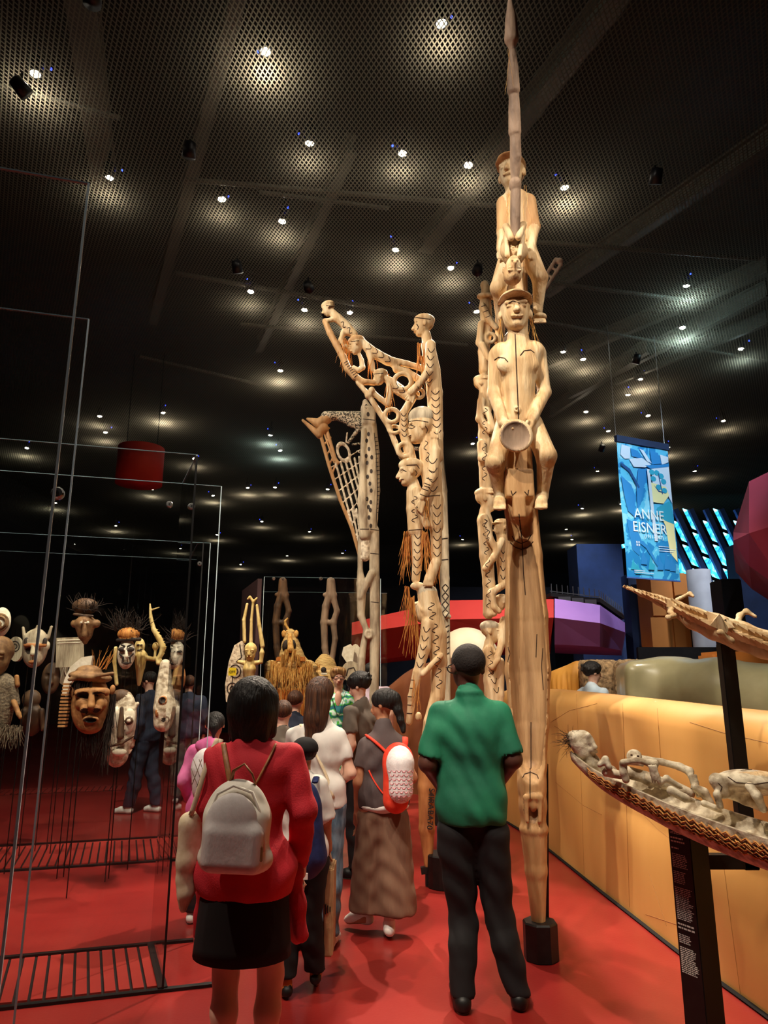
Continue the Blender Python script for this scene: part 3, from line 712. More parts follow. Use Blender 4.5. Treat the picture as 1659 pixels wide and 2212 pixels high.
facet_box('gallery_box', [(760, 1345, 1372, 1432, 13.6), (822, 1330, 1360, 1425, 13.4), (972, 1297, 1338, 1404, 13.0), (1196, 1294, 1334, 1394, 12.4)], 17, 'box_red', 'red faceted gallery box jutting out behind the totem poles')
mauve = facet_box('gallery_box', [(1198, 1293, 1334, 1392, 12.4), (1296, 1307, 1346, 1397, 12.4), (1350, 1345, 1366, 1405, 13.6)], 17, 'box_daylit_mauve', 'faceted gallery box, daylight tint painted mauve pink, with railing on its roof')
# deck and railing on the mauve box
mb = MB(); rim = [at(1190, 1288, 12.9), at(1296, 1301, 12.9), at(1349, 1338, 14.0)]
mb.prism([rim[0], rim[1], rim[2], rim[2]+np.array([0, 2.5, 0]), rim[0]+np.array([0, 3, 0])], (0, 0, .07)); deck = mb.build('roof_deck', 'black_metal', mauve)
for a, b, n in ((rim[0], rim[1], 9), (rim[1], rim[2], 12)):
    for i in range(n):
        p = a+(b-a)*(i+.3)/n; mb = MB(); mb.bar(p+np.array([0, .05, .05]), p+np.array([0, .05, .24]), .012); mb.build('railing_post', 'steel', deck)
mb = MB(); mb.bar(rim[0]+np.array([0, .05, .10]), rim[1]+np.array([0, .05, .10]), .015); mb.bar(rim[1]+np.array([0, .05, .10]), rim[2]+np.array([0, .05, .10]), .015); mb.build('railing_wire', 'steel', deck)
for i, (x0, x1) in enumerate(((1206, 1232), (1235, 1260), (1263, 1288))):
    a, b = at(x0, 1290+i*3, 12.8), at(x1, 1293+i*3, 12.8); mb = MB(); mb.box((a+b)/2+np.array([0, 0, -.02]), (b[0]-a[0], .03, .08)); mb.build('vent_grille', 'steel', deck)
rose = facet_box('gallery_box', [(1584, 1150, 1168, 1190, 9.5), (1618, 1040, 1152, 1222, 9.0), (1720, 990, 1120, 1290, 8.6)], 12, 'box_rose', 'dark rose faceted gallery box at the right edge below the ceiling')

# ------------------------------------------------------------------ far right: blue facade, pillars, orange box, dark column
win = bpy.data.objects.new('window_1', None); win.location = V(at(1520, 1240, 20)); link(win); struct(win)
def wpt(x, y, d=0): return at(x, y, 20+d)
sl = .42                                                                     # lean of the louvres, px per px
for i in range(9):
    xt = 1398+i*33
    mb = MB(); a, b = wpt(xt-6, 1100), wpt(xt+11+sl*300, 1400); mb.bar(a, b, .14, .12, (0, 1, 0)); mb.build('louvre', 'wall_blue', win)
    for j in range(6):
        ya = 1098+j*52+(26 if i % 2 else 0); yb = ya+50
        xa = xt+(ya-1100)*sl+8; xb = xt+(yb-1100)*sl+8; ym = (ya+yb)/2; xm = xt+(ym-1100)*sl
        q = [wpt(xa+4, ya, .1), wpt(xa+26, ya+8, .1), wpt(xb+26, yb+1, .1), wpt(xb+4, yb-7, .1)]
        if yb > 1405: continue
        mb = MB(); mb.prism(q, (0, .04, 0)); mb.build('pane', 'facade_glass', win)
for i in range(4):                                                           # daylit slot by the dark wall, and panes at the far edge
    mb = MB(); q = [wpt(1285+i*18, 1192-i*5), wpt(1301+i*18, 1188-i*5), wpt(1299+i*18, 1197-i*5), wpt(1283+i*18, 1201-i*5)]; mb.prism(q, (0, .05, 0)); mb.build('pane', 'facade_glass', win)
for i, (x, y) in enumerate(((1652, 1250), (1656, 1300), (1650, 1355))):
    mb = MB(); q = [at(x-8, y-18, 19), at(x+14, y-14, 19), at(x+14, y+22, 19), at(x-4, y+18, 19)]; mb.prism(q, (0, .05, 0)); mb.build('pane', 'facade_glass', win)
def slab(name, x0, x1, y0, y1, Y, dep, m_, label, cat, bev=0.0):
    a, b = at(x0, y0, Y), at(x1, y1, Y); mb = MB(); zb = b[2]
    if zb < 2.4: zb = 0.0
    mb.box(((a[0]+b[0])/2, Y+dep/2, (a[2]+zb)/2), (b[0]-a[0], dep, a[2]-zb)); o = mb.build(name, m_, bevel=bev); tag(o, label, cat); return o
slab('partition_wall', 1245, 1362, 1175, 1425, 19.0, 1.0, 'wall_navy', 'tall dark partition wall left of the blue pillar', 'partition')
slab('pillar', 1356, 1392, 1240, 1425, 16.5, .5, 'wall_navy', 'dark blue pillar standing below the banner', 'pillar')
slab('pillar', 1392, 1409, 1245, 1425, 17.2, .5, 'wall_blue', 'narrow bright blue pillar below the banner', 'pillar')
ob = slab('orange_cabinet', 1401, 1497, 1238, 1425, 15.5, .8, 'box_orange', 'orange panelled box behind the crocodile carving', 'cabinet')
for (x0, y0, x1, y1) in ((1403, 1242, 1450, 1330), (1452, 1240, 1496, 1330), (1404, 1334, 1451, 1420), (1453, 1334, 1496, 1420)):
    a, b = at(x0, y0, 15.47), at(x1, y1, 15.47); mb = MB(); mb.box(((a[0]+b[0])/2, 15.47, (a[2]+b[2])/2), (b[0]-a[0], .06, a[2]-b[2])); mb.build('panel', 'box_orange', ob)
a, b = at(1483, 1232, 14.7), at(1532, 1232, 14.7); mb = MB(); mb.lathe(((a[0]+b[0])/2, 14.7, 0), [((b[0]-a[0])/2, 0), ((b[0]-a[0])/2, a[2])], 24); o = mb.build('column', 'column_grey', None, True); tag(o, 'pale grey round column beside the orange box', 'column')
slab('display_column', 1558, 1622, 1250, 1425, 13.0, .5, 'black_metal', 'black box column behind the crocodile back', 'column', .02)
slab('partition_wall', 1588, 1760, 1175, 1425, 18.5, .6, 'wall_navy', 'dark blue wall at the right edge', 'partition')
slab('guard_rail', 1378, 1560, 1398, 1428, 12.2, .1, 'black_metal', 'black guard rail band beyond the olive bench', 'railing', .01)
slab('back_screen', 420, 1200, 1268, 1425, 24.0, .3, 'wall_dark', 'long dark screen wall at the back of the hall', 'partition')
# suspended red drum seen beyond the glass
a, b = at(258, 970, 11.0), at(354, 970, 11.0); zt = at(306, 968, 11.0)[2]; zb = at(306, 1046, 11.0)[2]
mb = MB(); mb.lathe(((a[0]+b[0])/2, 11, 0), [((b[0]-a[0])/2, zb), ((b[0]-a[0])/2, zt)], 32); o = mb.build('hanging_drum', 'box_red', None, True); mb = MB()
for dx in (-.25, .25): mb.tube([((a[0]+b[0])/2+dx, 11, zt-.02), ((a[0]+b[0])/2+dx, 11, 5.8), ((a[0]+b[0])/2+dx, 11, 7.0)], .006, 5)
mb.build('suspension_wire', 'black_cable', o); tag(o, 'red drum hanging from the ceiling behind the tall glass', 'hanging')

# ================================================================== totem poles
def pole_root(x, y, Y, label):
    p = at(x, y, Y); return empty('totem_pole', (p[0], p[1], 0), label, 'totem pole', 'carved totem poles')

# ---------------------------------------------------------------- A: tall front pole with the canoe trough
YA = 4.75
PA = pole_root(1170, 2060, YA, 'tallest pale carved totem pole with canoe trough and capped figure holding a bowl')
# shaft and canoe trough
S = Sculpt(YA, .0085, .02)
S.ch([(1149, 1690, 30), (1151, 1740, 29), (1153, 1788, 26)], m=0)
S.ch([(1153, 1796, 29), (1158, 1880, 23), (1164, 2005, 14)], m=0)
S.ring(1153, 1790, 23, 7, 0, np.eye(3), m=0)
tr = [(1128, 1105, 33), (1131, 1200, 39), (1137, 1330, 45), (1140, 1450, 48), (1143, 1560, 42), (1148, 1650, 32), (1149, 1700, 29)]
S.ch(tr, m=0)
u = S.M(1400)
for (p, q) in zip(tr[:-1], tr[1:]):                                             # flat front face of the canoe
    a, b = S.P(p[0], p[1], -(p[2]*.30+60)*u), S.P(q[0], q[1], -(q[2]*.30+60)*u)
    if q[1] < 1690: S.cap(a, b, 60*u, 60*u, k=.006, sub=True)
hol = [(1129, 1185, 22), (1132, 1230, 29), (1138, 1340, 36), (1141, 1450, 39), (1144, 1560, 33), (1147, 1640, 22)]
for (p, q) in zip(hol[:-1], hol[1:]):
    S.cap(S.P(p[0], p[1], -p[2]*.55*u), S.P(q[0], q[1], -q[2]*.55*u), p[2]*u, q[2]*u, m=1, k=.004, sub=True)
# post above the trough with its flap
S.ch([(1119, 905, 22), (1121, 980, 27), (1124, 1105, 34)], m=0)
S.box(S.P(1121, 1046, -.10), (32*u, .045, 34*u), None, .02, k=.01); S.box(S.P(1121, 1096, -.12), (14*u, .03, 26*u), None, .015, k=.01)
# niche with a small hooded head
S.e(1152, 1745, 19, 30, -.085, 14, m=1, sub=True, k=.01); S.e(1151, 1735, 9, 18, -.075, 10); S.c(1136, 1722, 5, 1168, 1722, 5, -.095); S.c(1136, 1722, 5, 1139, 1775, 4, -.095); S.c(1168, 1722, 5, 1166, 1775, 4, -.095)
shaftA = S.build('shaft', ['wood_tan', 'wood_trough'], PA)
engrave('carved_line', shaftA, [[(1106, 1158), (1112, 1168), (1126, 1174), (1140, 1168), (1147, 1155)], [(1102, 1172), (1112, 1182), (1127, 1187), (1142, 1181), (1152, 1170)], [(1121, 1110), (1128, 1170), (1131, 1240)],
        [(1145, 1660), (1145, 1725)], [(1129, 1680), (1133, 1672), (1146, 1668), (1160, 1674), (1163, 1682)], [(1104, 1060), (1107, 1070), (1115, 1062)], [(1133, 1062), (1140, 1070), (1142, 1058)],
        [(1131, 1240), (1135, 1285)], [(1160, 1370), (1158, 1420)], [(1098, 1398), (1101, 1412), (1097, 1430)], [(1173, 1400), (1170, 1440), (1174, 1490)], [(1147, 1560), (1147, 1660)]], 1.1, YA, parent=PA)
# squatting man with cap and bowl
S = Sculpt(YA, .0085, .022)
S.c(1119, 700, 20, 1119, 755, 26, -.02)
S.c(1085, 763, 24, 1152, 760, 24); S.e(1119, 775, 48, 34, -.01, 32)
S.e(1097, 788, 24, 20, -.075, 12); S.e(1141, 788, 24, 20, -.075, 12)
S.ch([(1119, 790, 40), (1120, 840, 34), (1121, 905, 33)])
S.c(1072, 768, 17, 1067, 850, 14, .02, .02); S.c(1067, 850, 14, 1088, 915, 11, .02, -.13)
S.c(1163, 765, 17, 1176, 848, 14, .02, .02); S.c(1176, 848, 14, 1150, 905, 11, .02, -.13)
for sx, hx in ((1, 1088), (-1, 1150)):
    S.e(hx+sx*6, 918, 10, 13, -.16, 7, rot=-sx*.5)
    for j in range(4): S.c(hx+sx*(4+j*4), 922, 4, hx+sx*(6+j*5), 945-j*5, 3, -.18, -.2, k=.006)
    S.c(hx+sx*10, 910, 4, hx+sx*19, 926, 4, -.18, -.24, k=.006)
S.e(1121, 915, 36, 26, 0, 28)
S.c(1092, 918, 22, 1070, 1000, 21, -.02, -.14); S.c(1070, 1000, 19, 1080, 1070, 12, -.14, 0)
S.c(1150, 915, 22, 1180, 985, 22, -.02, -.14); S.c(1180, 985, 20, 1172, 1070, 12, -.14, 0)
for fx, fy in ((1080, 1082), (1170, 1080)):
    S.c(fx, fy-6, 13, fx-1, fy+8, 13, .0, -.13, k=.02)
    for j in range(5): S.c(fx-11+j*5.2, fy+9, 3.6, fx-12+j*5.4, fy+17, 3.4, -.15, -.19, k=.004)
S.head(1113, 677, 98, 6, 4, 0, -.05, cap='brim')
S.ell(S.P(1128, 805, -.3), (.001, .001, .001), sub=True)
for y_, r_ in ((862, 3), (873, 3)): S.e(1116, y_, 1.5, 1.5, -.13, 2, sub=True, k=0)
S.ring(1116, 884, 5, 2, -.115)
figA = S.build('seated_figure', ['wood_pale'], PA)
engrave('carved_line', figA, [[(1113, 722), (1116, 800), (1119, 870), (1120, 905)], [(1068, 778), (1076, 772), (1090, 774), (1097, 782)], [(1124, 768), (1132, 758), (1146, 756), (1154, 762)], [(1098, 655), (1108, 650), (1122, 655)]], 1.3, YA, parent=PA)
# bowl
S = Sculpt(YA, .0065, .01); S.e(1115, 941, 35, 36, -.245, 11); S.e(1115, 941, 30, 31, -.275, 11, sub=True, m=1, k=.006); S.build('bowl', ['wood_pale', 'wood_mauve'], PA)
strands('fibre_tassel', PA, [S.P(1082, 690, -.06), S.P(1147, 690, -.06)], .34, 12, .012, .0018, 'straw', 4, curl=.15)
# upper capped man astride
S = Sculpt(YA, .009, .024)
S.head(1105, 376, 84, 28, 6, 0, .12, cap='brim', mc=1)
S.c(1106, 410, 15, 1110, 435, 19, .12); S.c(1092, 440, 17, 1138, 436, 17, .12)
S.ch([(1113, 440, 32, .12), (1114, 490, 27, .12), (1112, 545, 30, .12)])
S.c(1087, 440, 15, 1086, 500, 13, .1, .06, m=1); S.c(1086, 500, 12, 1081, 536, 9, .06, .0)
S.c(1143, 436, 15, 1154, 490, 13, .1, .06, m=1); S.c(1154, 490, 12, 1148, 532, 9, .06, .0)
for hx in (1081, 1147):
    S.e(hx, 540, 8, 11, -.02, 6)
    for j in range(4): S.c(hx-6+j*4, 546, 2.6, hx-6+j*4, 558, 2.2, -.04, -.05, k=.004)
S.c(1098, 560, 22, 1076, 622, 17, .06, -.02); S.c(1076, 622, 16, 1084, 672, 11, -.02, .1)
S.c(1140, 548, 22, 1166, 600, 17, .06, -.02); S.c(1166, 602, 16, 1162, 672, 10, -.02, .06); S.e(1166, 686, 15, 9, .0, 16)
for j in range(5): S.c(1156+j*5, 690, 3, 1156+j*5.4, 696, 3, -.05, -.08, k=.004)
S.ch([(1113, 545, 28, .12), (1116, 640, 24, .12), (1119, 720, 22, .1)])
S.build('upper_figure', ['wood_pale', 'wood_tan'], PA)
# wing rising toward the viewer: upside-down figure, jointed blade, spear tip
S = Sculpt(YA-.25, .0068, .010)
S.head(1108, 585, 60, 0, -16, 180, -.06)
S.ch([(1109, 552, 24, .02), (1108, 530, 26, .04), (1109, 500, 15, .06)]); S.e(1093, 541, 13, 20, .0, 12); S.e(1127, 541, 13, 20, .0, 12)
S.c(1130, 486, 8, 1120, 513, 7, -.04, -.10); S.c(1093, 490, 8, 1104, 514, 7, -.04, -.10); S.c(1096, 552, 6, 1092, 510, 5, -.08, -.05); S.c(1122, 552, 6, 1130, 508, 5, -.08, -.05); S.ring(1108, 536, 4, 1.5, -.09)
figW = S.build('upside_down_figure', ['wood_pale'], PA)
S = Sculpt(YA-.35, .007, .003)
wing = [(1113, 512, 11, .0), (1114, 478, 12, -.03), (1114, 410, 12, -.10)]
for seg in ([(1113, 520, 10, .05), (1113, 470, 11, 0), (1114, 412, 11, -.05)], [(1113, 402, 13, -.06), (1113, 396, 13, -.07)], [(1112, 386, 9, -.08), (1114, 340, 12, -.14), (1113, 294, 11, -.2)],
            [(1112, 285, 13, -.21), (1111, 240, 12, -.26), (1110, 200, 10, -.3)], [(1109, 194, 13, -.31), (1108, 150, 11, -.36), (1107, 112, 7, -.4)],
            [(1106, 104, 7, -.41), (1105, 84, 14, -.43), (1104, 40, 11, -.48), (1102, 4, 5, -.52), (1101, -12, 2, -.54)]):
    S.ch(seg)
S.build('wing_blade', ['wood_mauve'], PA)
strands('fibre_tassel', PA, [at(1098, 420, YA-.1), at(1135, 400, YA-.1), at(1100, 105, YA-.8)], .4, 12, .012, .0016, 'straw', 9, curl=.12)
# iron foot
b = at(1170, 2075, YA); mb = MB(); mb.lathe((b[0], b[1], 0), [(.095, 0), (.105, .005), (.105, .20), (.098, .21)], 8, a0=PI/8); mb.build('iron_base', 'black_metal', PA)
mb = MB(); p1 = at(1178, 1700, YA+.06); mb.bar((b[0]+.045, b[1]+.09, .0), (p1[0]+.012, b[1]+.09, 1.1), .035, .03); mb.build('support_rod', 'black_metal', PA)
mb = MB(); q = at(1164, 2005, YA); mb.lathe((q[0], q[1], q[2]), [(.052, -.035), (.055, 0), (.05, .035)], 14); mb.build('clamp_collar', 'black_metal', PA)
mb = MB(); mb.lathe((q[0], q[1], 0), [(.02, .205), (.042, q[2]-.03)], 10); mb.build('tip', 'wood_red', PA)

# ---------------------------------------------------------------- B: pole in profile, figures leaning left
YB = 6.3
PB = pole_root(945, 1925, YB, 'carved totem pole in profile with engraved figures reaching out to the left')
S = Sculpt(YB, .0085, .014)
S.head(914, 704, 52, 88, 2, 0, cap='low'); S.c(920, 722, 10, 924, 745, 12)
S.ch([(925, 748, 15), (934, 800, 17), (939, 850, 17), (942, 940, 15), (940, 985, 18)])
S.ch([(930, 745, 11, -.10), (927, 800, 9, -.13), (904, 832, 8, -.12), (888, 848, 9, -.1)]);
for j in range(4): S.c(886+j*3, 850+j*2, 3, 876+j*5, 861+j*3, 2.4, -.1, k=.004)
S.head(908, 925, 72, 88, 0, 0, cap='tall', mc=1); S.c(922, 950, 13, 925, 970, 17)
S.ch([(925, 972, 20), (932, 1020, 22), (936, 1075, 20), (941, 1135, 17)])
S.ch([(938, 945, 9, -.1), (940, 975, 12, -.12), (934, 1030, 11, -.14), (912, 1076, 9, -.14)])
for j in range(4): S.c(908+j*3, 1080+j*2, 3, 898+j*4, 1096+j*4, 2.6, -.15, k=.004)
for j in range(4): S.c(933+j*4, 945, 3, 931+j*4.4, 934, 2.6, -.14, k=.004)
S.head(885, 1021, 62, 86, 0, 0, cap='low', d=-.02); S.c(892, 1042, 12, 896, 1062, 16)
S.ch([(895, 1064, 17), (894, 1100, 16), (897, 1146, 16)]); S.ch([(900, 1062, 10, -.08), (907, 1100, 9, -.1), (922, 1135, 8, -.08)])
S.ch([(900, 1150, 13), (902, 1200, 11), (898, 1252, 9)]); S.e(902, 1266, 16, 9, -.03, 9)
S.ch([(943, 1080, 15), (942, 1140, 13), (943, 1215, 11)]); S.c(940, 1218, 11, 928, 1252, 12, -.02, -.06)
for j in range(5): S.c(918+j*4, 1254, 3.2, 916+j*4.4, 1264, 3, -.09, k=.004)
S.e(922, 1277, 22, 14, 0, 20, m=1)
S.ch([(924, 1288, 22), (930, 1320, 24), (943, 1370, 22), (948, 1430, 18), (946, 1505, 15)])
S.head(912, 1322, 52, 95, -20, 180)
S.ch([(924, 1348, 14, -.06), (917, 1400, 13, -.08), (903, 1450, 10, -.08)]); S.ch([(902, 1454, 11, -.08), (890, 1506, 9, -.05), (884, 1560, 7, 0)])
S.c(952, 1416, 7, 914, 1456, 6, -.1); S.ch([(952, 1420, 10), (946, 1480, 12), (944, 1520, 11)])
S.ch([(944, 1505, 15), (930, 1560, 15), (921, 1640, 17)]); S.e(904, 1548, 7, 10, -.05, 7)
trunkB = S.build('figure_column', ['wood_pale', 'wood_grey'], PB)
L = arcs(932, 748, 926, 830, 10, 5) + arcs(940, 840, 944, 940, 12, 7) + arcs(934, 985, 935, 1065, 14, 4) + arcs(903, 1150, 900, 1245, 10, 6) + arcs(944, 1085, 944, 1205, 11, 7) + arcs(895, 1070, 896, 1130, 12, 3, 's') \
    + arcs(923, 1350, 905, 1445, 10, 5) + arcs(938, 1345, 950, 1490, 12, 6, 's') + arcs(918, 950, 926, 1000, 9, 2, 's') + arcs(928, 828, 900, 842, 7, 3, 'b') + arcs(912, 1076, 925, 1040, 9, 3, 'b')
L += [[(884, 690), (900, 686), (930, 690)], [(877, 912), (900, 908), (925, 912)], [(878, 1005), (900, 1004), (906, 1012)], [(880, 1146), (912, 1143)], [(918, 1072), (950, 1070)]]
L += [[(884, 703), (890, 700), (897, 703)], [(884, 716), (890, 715)], [(880, 922), (888, 918), (897, 922), (890, 926), (880, 924)], [(882, 942), (888, 940)], [(864, 1018), (870, 1015), (878, 1019)], [(866, 1036), (872, 1035)], [(900, 700), (904, 706), (902, 712)], [(919, 920), (924, 928), (921, 936)], [(897, 1016), (901, 1022), (898, 1028)]]
L += arcs(898, 1352, 890, 1440, 4, 1, 'b') + arcs(890, 1460, 884, 1550, 7, 5, 'b') + arcs(930, 1300, 936, 1340, 14, 2, 's') + arcs(936, 1010, 920, 1060, 8, 3, 'b')
engrave('carved_line', trunkB, L, 1.0, YB, parent=PB)
# openwork wing with three climbing figures
S = Sculpt(YB, .0085, .010)
S.head(709, 667, 34, 92, -18, 0, cap='low'); S.ch([(716, 674, 8), (730, 688, 10), (748, 705, 10), (764, 722, 9)])
S.ch([(727, 687, 6), (715, 691, 5), (702, 694, 5)]); S.ch([(702, 694, 6), (713, 720, 7), (726, 744, 7), (741, 771, 8), (752, 798, 8), (768, 815, 8), (784, 825, 7), (810, 827, 6)], m=1)
S.ch([(756, 720, 7), (742, 718, 6), (736, 734, 5), (745, 748, 5), (757, 752, 5)])
S.head(770, 746, 42, 92, -14, 0, cap='low', mc=1); S.ch([(782, 738, 8), (795, 752, 10), (814, 766, 11), (836, 778, 11), (849, 783, 10)])
S.ch([(850, 780, 8), (878, 786, 7), (906, 794, 7), (925, 800, 7)]); S.ch([(849, 782, 8), (857, 798, 8), (880, 804, 8), (902, 818, 8)])
S.ch([(797, 762, 7), (803, 785, 6), (806, 800, 5)]); S.ch([(776, 766, 4), (781, 778, 5), (783, 794, 6), (775, 800, 5), (764, 793, 4)])
S.head(821, 815, 36, 92, -6, 0, cap='low'); S.ch([(834, 818, 8), (846, 826, 10), (862, 842, 12), (886, 858, 12), (898, 852, 9)])
S.ch([(841, 826, 7), (842, 850, 7), (838, 873, 7), (822, 862, 6), (806, 848, 6)]); S.e(803, 843, 7, 8, -.02, 6)
S.ring(870, 824, 18, 5, -.05); S.ring(905, 850, 10, 4, -.05)
S.ch([(773, 827, 5), (796, 853, 6), (816, 885, 6), (840, 922, 6), (853, 955, 6), (862, 978, 6), (874, 988, 6)]); S.e(797, 855, 9, 9)
S.ring(846, 898, 15, 5, -.02); S.ring(852, 928, 12, 4, 0, rotx(PI/2-.6)); S.ring(875, 972, 15, 5, -.03)
S.ch([(890, 862, 9), (872, 892, 9), (872, 935, 10), (884, 975, 11), (890, 1000, 12)])
wingB = S.build('wing', ['wood_pale', 'wood_tan'], PB)
L = arcs(790, 745, 845, 782, 9, 4) + arcs(735, 695, 762, 720, 8, 2, 's') + arcs(872, 890, 874, 945, 8, 5) + arcs(848, 830, 890, 858, 9, 3) + arcs(745, 780, 770, 815, 5, 8, 'b') + [[(705, 660), (722, 662)], [(758, 738), (776, 736)], [(808, 808), (828, 806)]]
engrave('carved_line', wingB, L, .9, YB, parent=PB)
for rt, ln, n, sd in (([S.P(745, 735), S.P(752, 740)], .34, 26, 1), ([S.P(808, 775), S.P(800, 780)], .2, 14, 2), ([S.P(838, 812), S.P(845, 830), S.P(843, 850)], .28, 30, 3), ([S.P(908, 742, -.1), S.P(908, 770, -.1)], .36, 22, 4),
                      ([S.P(878, 1150, -.05), S.P(882, 1160)], .40, 26, 5), ([S.P(918, 1150, -.05)], .38, 22, 6), ([S.P(888, 1290, -.05), S.P(892, 1300)], .5, 30, 7), ([S.P(880, 1268)], .3, 14, 8), ([S.P(900, 1462, -.08)], .3, 18, 9), ([S.P(918, 1080, -.12)], .3, 16, 10), ([S.P(944, 1222)], .22, 10, 11)):
    strands('raffia_fringe', PB, rt, ln, n, .028, .0035, 'raffia', sd, curl=.16)
# lower tapered foot with painted word, bracket and base
S = Sculpt(YB, .011, .02); S.ch([(919, 1610, 15), (922, 1700, 19), (922, 1790, 17), (925, 1868, 9)]); footB = S.build('tapered_foot', ['wood_red'], PB)
b = at(962, 1925, YB); mb = MB(); mb.lathe((b[0], b[1], 0), [(.14, 0), (.15, .005), (.15, .24), (.14, .25)], 16); mb.build('iron_base', 'black_metal', PB)
mb = MB(); p1 = at(925, 1872, YB); mb.bar((p1[0]-.06, YB, p1[2]-.03), (b[0]+.02, YB, p1[2]+.0), .06, .05); mb.bar((b[0], YB, .2), (b[0], YB, p1[2]), .05); mb.bar((p1[0], YB, p1[2]-.14), (p1[0], YB, p1[2]), .05); mb.build('bracket', 'black_metal', PB)
def text_mesh(name, body, size, m_, parent, M, extrude=.0006, align='LEFT', bold=0.0):
    cu = bpy.data.curves.new(name, 'FONT'); cu.body = body; cu.size = size; cu.extrude = extrude; cu.align_x = align; cu.offset = bold; cu.resolution_u = 3
    t = bpy.data.objects.new(name, cu); COL.objects.link(t)
    me = bpy.data.meshes.new_from_object(t.evaluated_get(bpy.context.evaluated_depsgraph_get())); bpy.data.objects.remove(t)
    vs = [M @ v.co for v in me.vertices]; fs = [list(p.vertices) for p in me.polygons]; bpy.data.meshes.remove(me)
    return obj_from(name, [tuple(v) for v in vs], fs, m_, parent)
a, b2 = at(927, 1702, YB-.085), at(922, 1795, YB-.085); dn = V(b2-a).normalized(); rt = dn.cross(Vector((0, -1, 0))).normalized()
Mx = Matrix(((dn.x, -rt.x*-1, 0, a[0]), (dn.y, -rt.y*-1, -1, a[1]), (dn.z, -rt.z*-1, 0, a[2]), (0, 0, 0, 1)))
Mx = Matrix.Translation(V(a)) @ Matrix((( dn.x, (Vector((0, -1, 0)).cross(dn)).x, 0, 0), (dn.y, (Vector((0, -1, 0)).cross(dn)).y, -1, 0), (dn.z, (Vector((0, -1, 0)).cross(dn)).z, 0, 0), (0, 0, 0, 1)))
text_mesh('painted_word', 'S4IRABA70', .068, 'ink', PB, Mx, .004)

# ---------------------------------------------------------------- C: stacked figures behind the front pole
YC = 6.7
PC = pole_root(1060, 1880, YC, 'carved totem pole of stacked capped figures behind the tallest pole')
S = Sculpt(YC, .012, .02)
S.head(1047, 618, 26, -20); S.ring(1050, 640, 15, 5, -.02, rotx(.3)); S.ch([(1050, 625, 10), (1048, 665, 13), (1052, 700, 13), (1045, 760, 12), (1046, 800, 12)])
S.ch([(1042, 660, 7, -.08), (1056, 690, 7, -.1), (1072, 708, 6, -.1)]); S.ch([(1040, 700, 8, -.05), (1036, 740, 8, -.05), (1052, 765, 6, -.08)]); S.ch([(1075, 640, 10), (1082, 690, 11), (1078, 740, 10)])
S.ch([(1043, 745, 7, -.1), (1056, 775, 6, -.1)]); S.ring(1060, 730, 10, 4, -.06)
S.head(1044, 832, 46, -70, 0, cap='brim'); S.ch([(1045, 852, 11), (1046, 880, 15), (1048, 940, 14)]); S.ch([(1040, 866, 9, -.08), (1036, 905, 8, -.1), (1058, 930, 7, -.12)]); S.ch([(1052, 885, 7, -.1), (1066, 925, 6, -.12)])
S.ch([(1040, 960, 10, -.06), (1042, 990, 9, -.1), (1056, 985, 6, -.12)]); S.ch([(1048, 940, 15), (1048, 1000, 14), (1049, 1052, 13)]); S.ch([(1078, 880, 12, .05), (1080, 1010, 10, .05), (1084, 1085, 9, .05)])
S.head(1051, 1080, 54, -78, 0, cap='brim'); S.ch([(1047, 1102, 11), (1047, 1125, 16), (1051, 1200, 15), (1056, 1260, 13), (1055, 1325, 12)])
S.ch([(1046, 1118, 9, -.1), (1058, 1165, 8, -.12), (1072, 1186, 7, -.12)]); S.head(1083, 1141, 42, 70, 0, cap='brim'); S.ch([(1085, 1165, 12), (1086, 1215, 13), (1087, 1260, 11)])
S.ch([(1084, 1168, 8, -.1), (1066, 1205, 7, -.13), (1048, 1228, 7, -.12)]); S.ch([(1090, 1262, 8, -.08), (1062, 1280, 8, -.1), (1068, 1312, 6, -.1), (1078, 1320, 6, -.1)]); S.ch([(1055, 1326, 9), (1068, 1326, 6, -.06)])
S.head(1060, 1365, 48, -82, 0, cap='low', mc=1); S.ch([(1056, 1388, 10), (1057, 1410, 15), (1060, 1470, 15), (1062, 1560, 14), (1062, 1700, 13), (1062, 1870, 8)]); S.ch([(1088, 1340, 9), (1084, 1390, 8, -.06), (1074, 1420, 7, -.1)])
S.ch([(1055, 1402, 9, -.1), (1062, 1440, 7, -.12), (1076, 1425, 6, -.12)]); S.ch([(1080, 1430, 10), (1078, 1500, 11), (1075, 1600, 10)]); S.head(1083, 1302, 36, 80, 0, cap='low')
trunkC = S.build('figure_column', ['wood_pale', 'wood_grey'], PC)
L = arcs(1048, 880, 1047, 940, 9, 3, 's') + arcs(1047, 1120, 1052, 1200, 10, 4, 's') + arcs(1053, 1205, 1056, 1315, 9, 5, 's') + arcs(1087, 1180, 1087, 1255, 8, 4) + arcs(1046, 1120, 1058, 1165, 7, 2, 's') + arcs(1058, 1405, 1060, 1465, 10, 3, 's') + arcs(1042, 655, 1056, 690, 6, 3, 'b') + arcs(1046, 955, 1047, 1040, 9, 4, 's') + arcs(1060, 1440, 1075, 1500, 8, 3)
engrave('carved_line', trunkC, L, .9, YC, parent=PC)
S = Sculpt(YC, .011, .01)
for o1 in (-7, 7): S.ch([(1206+o1*.8, 566+o1*.8, 4), (1140+o1*.9, 672+o1*.6, 4)])
for i in range(8):
    t = i/7; S.c(1206-66*t-6, 566+106*t-5, 3, 1206-66*t+7, 566+106*t+6, 3)
S.e(1208, 564, 9, 7); S.ch([(1140, 672, 8), (1090, 740, 9)]); S.build('wing', ['wood_mauve'], PC)
b = at(1062, 1900, YC); mb = MB(); mb.lathe((b[0], b[1], 0), [(.12, 0), (.12, .22), (.11, .23)], 12); mb.build('iron_base', 'black_metal', PC)
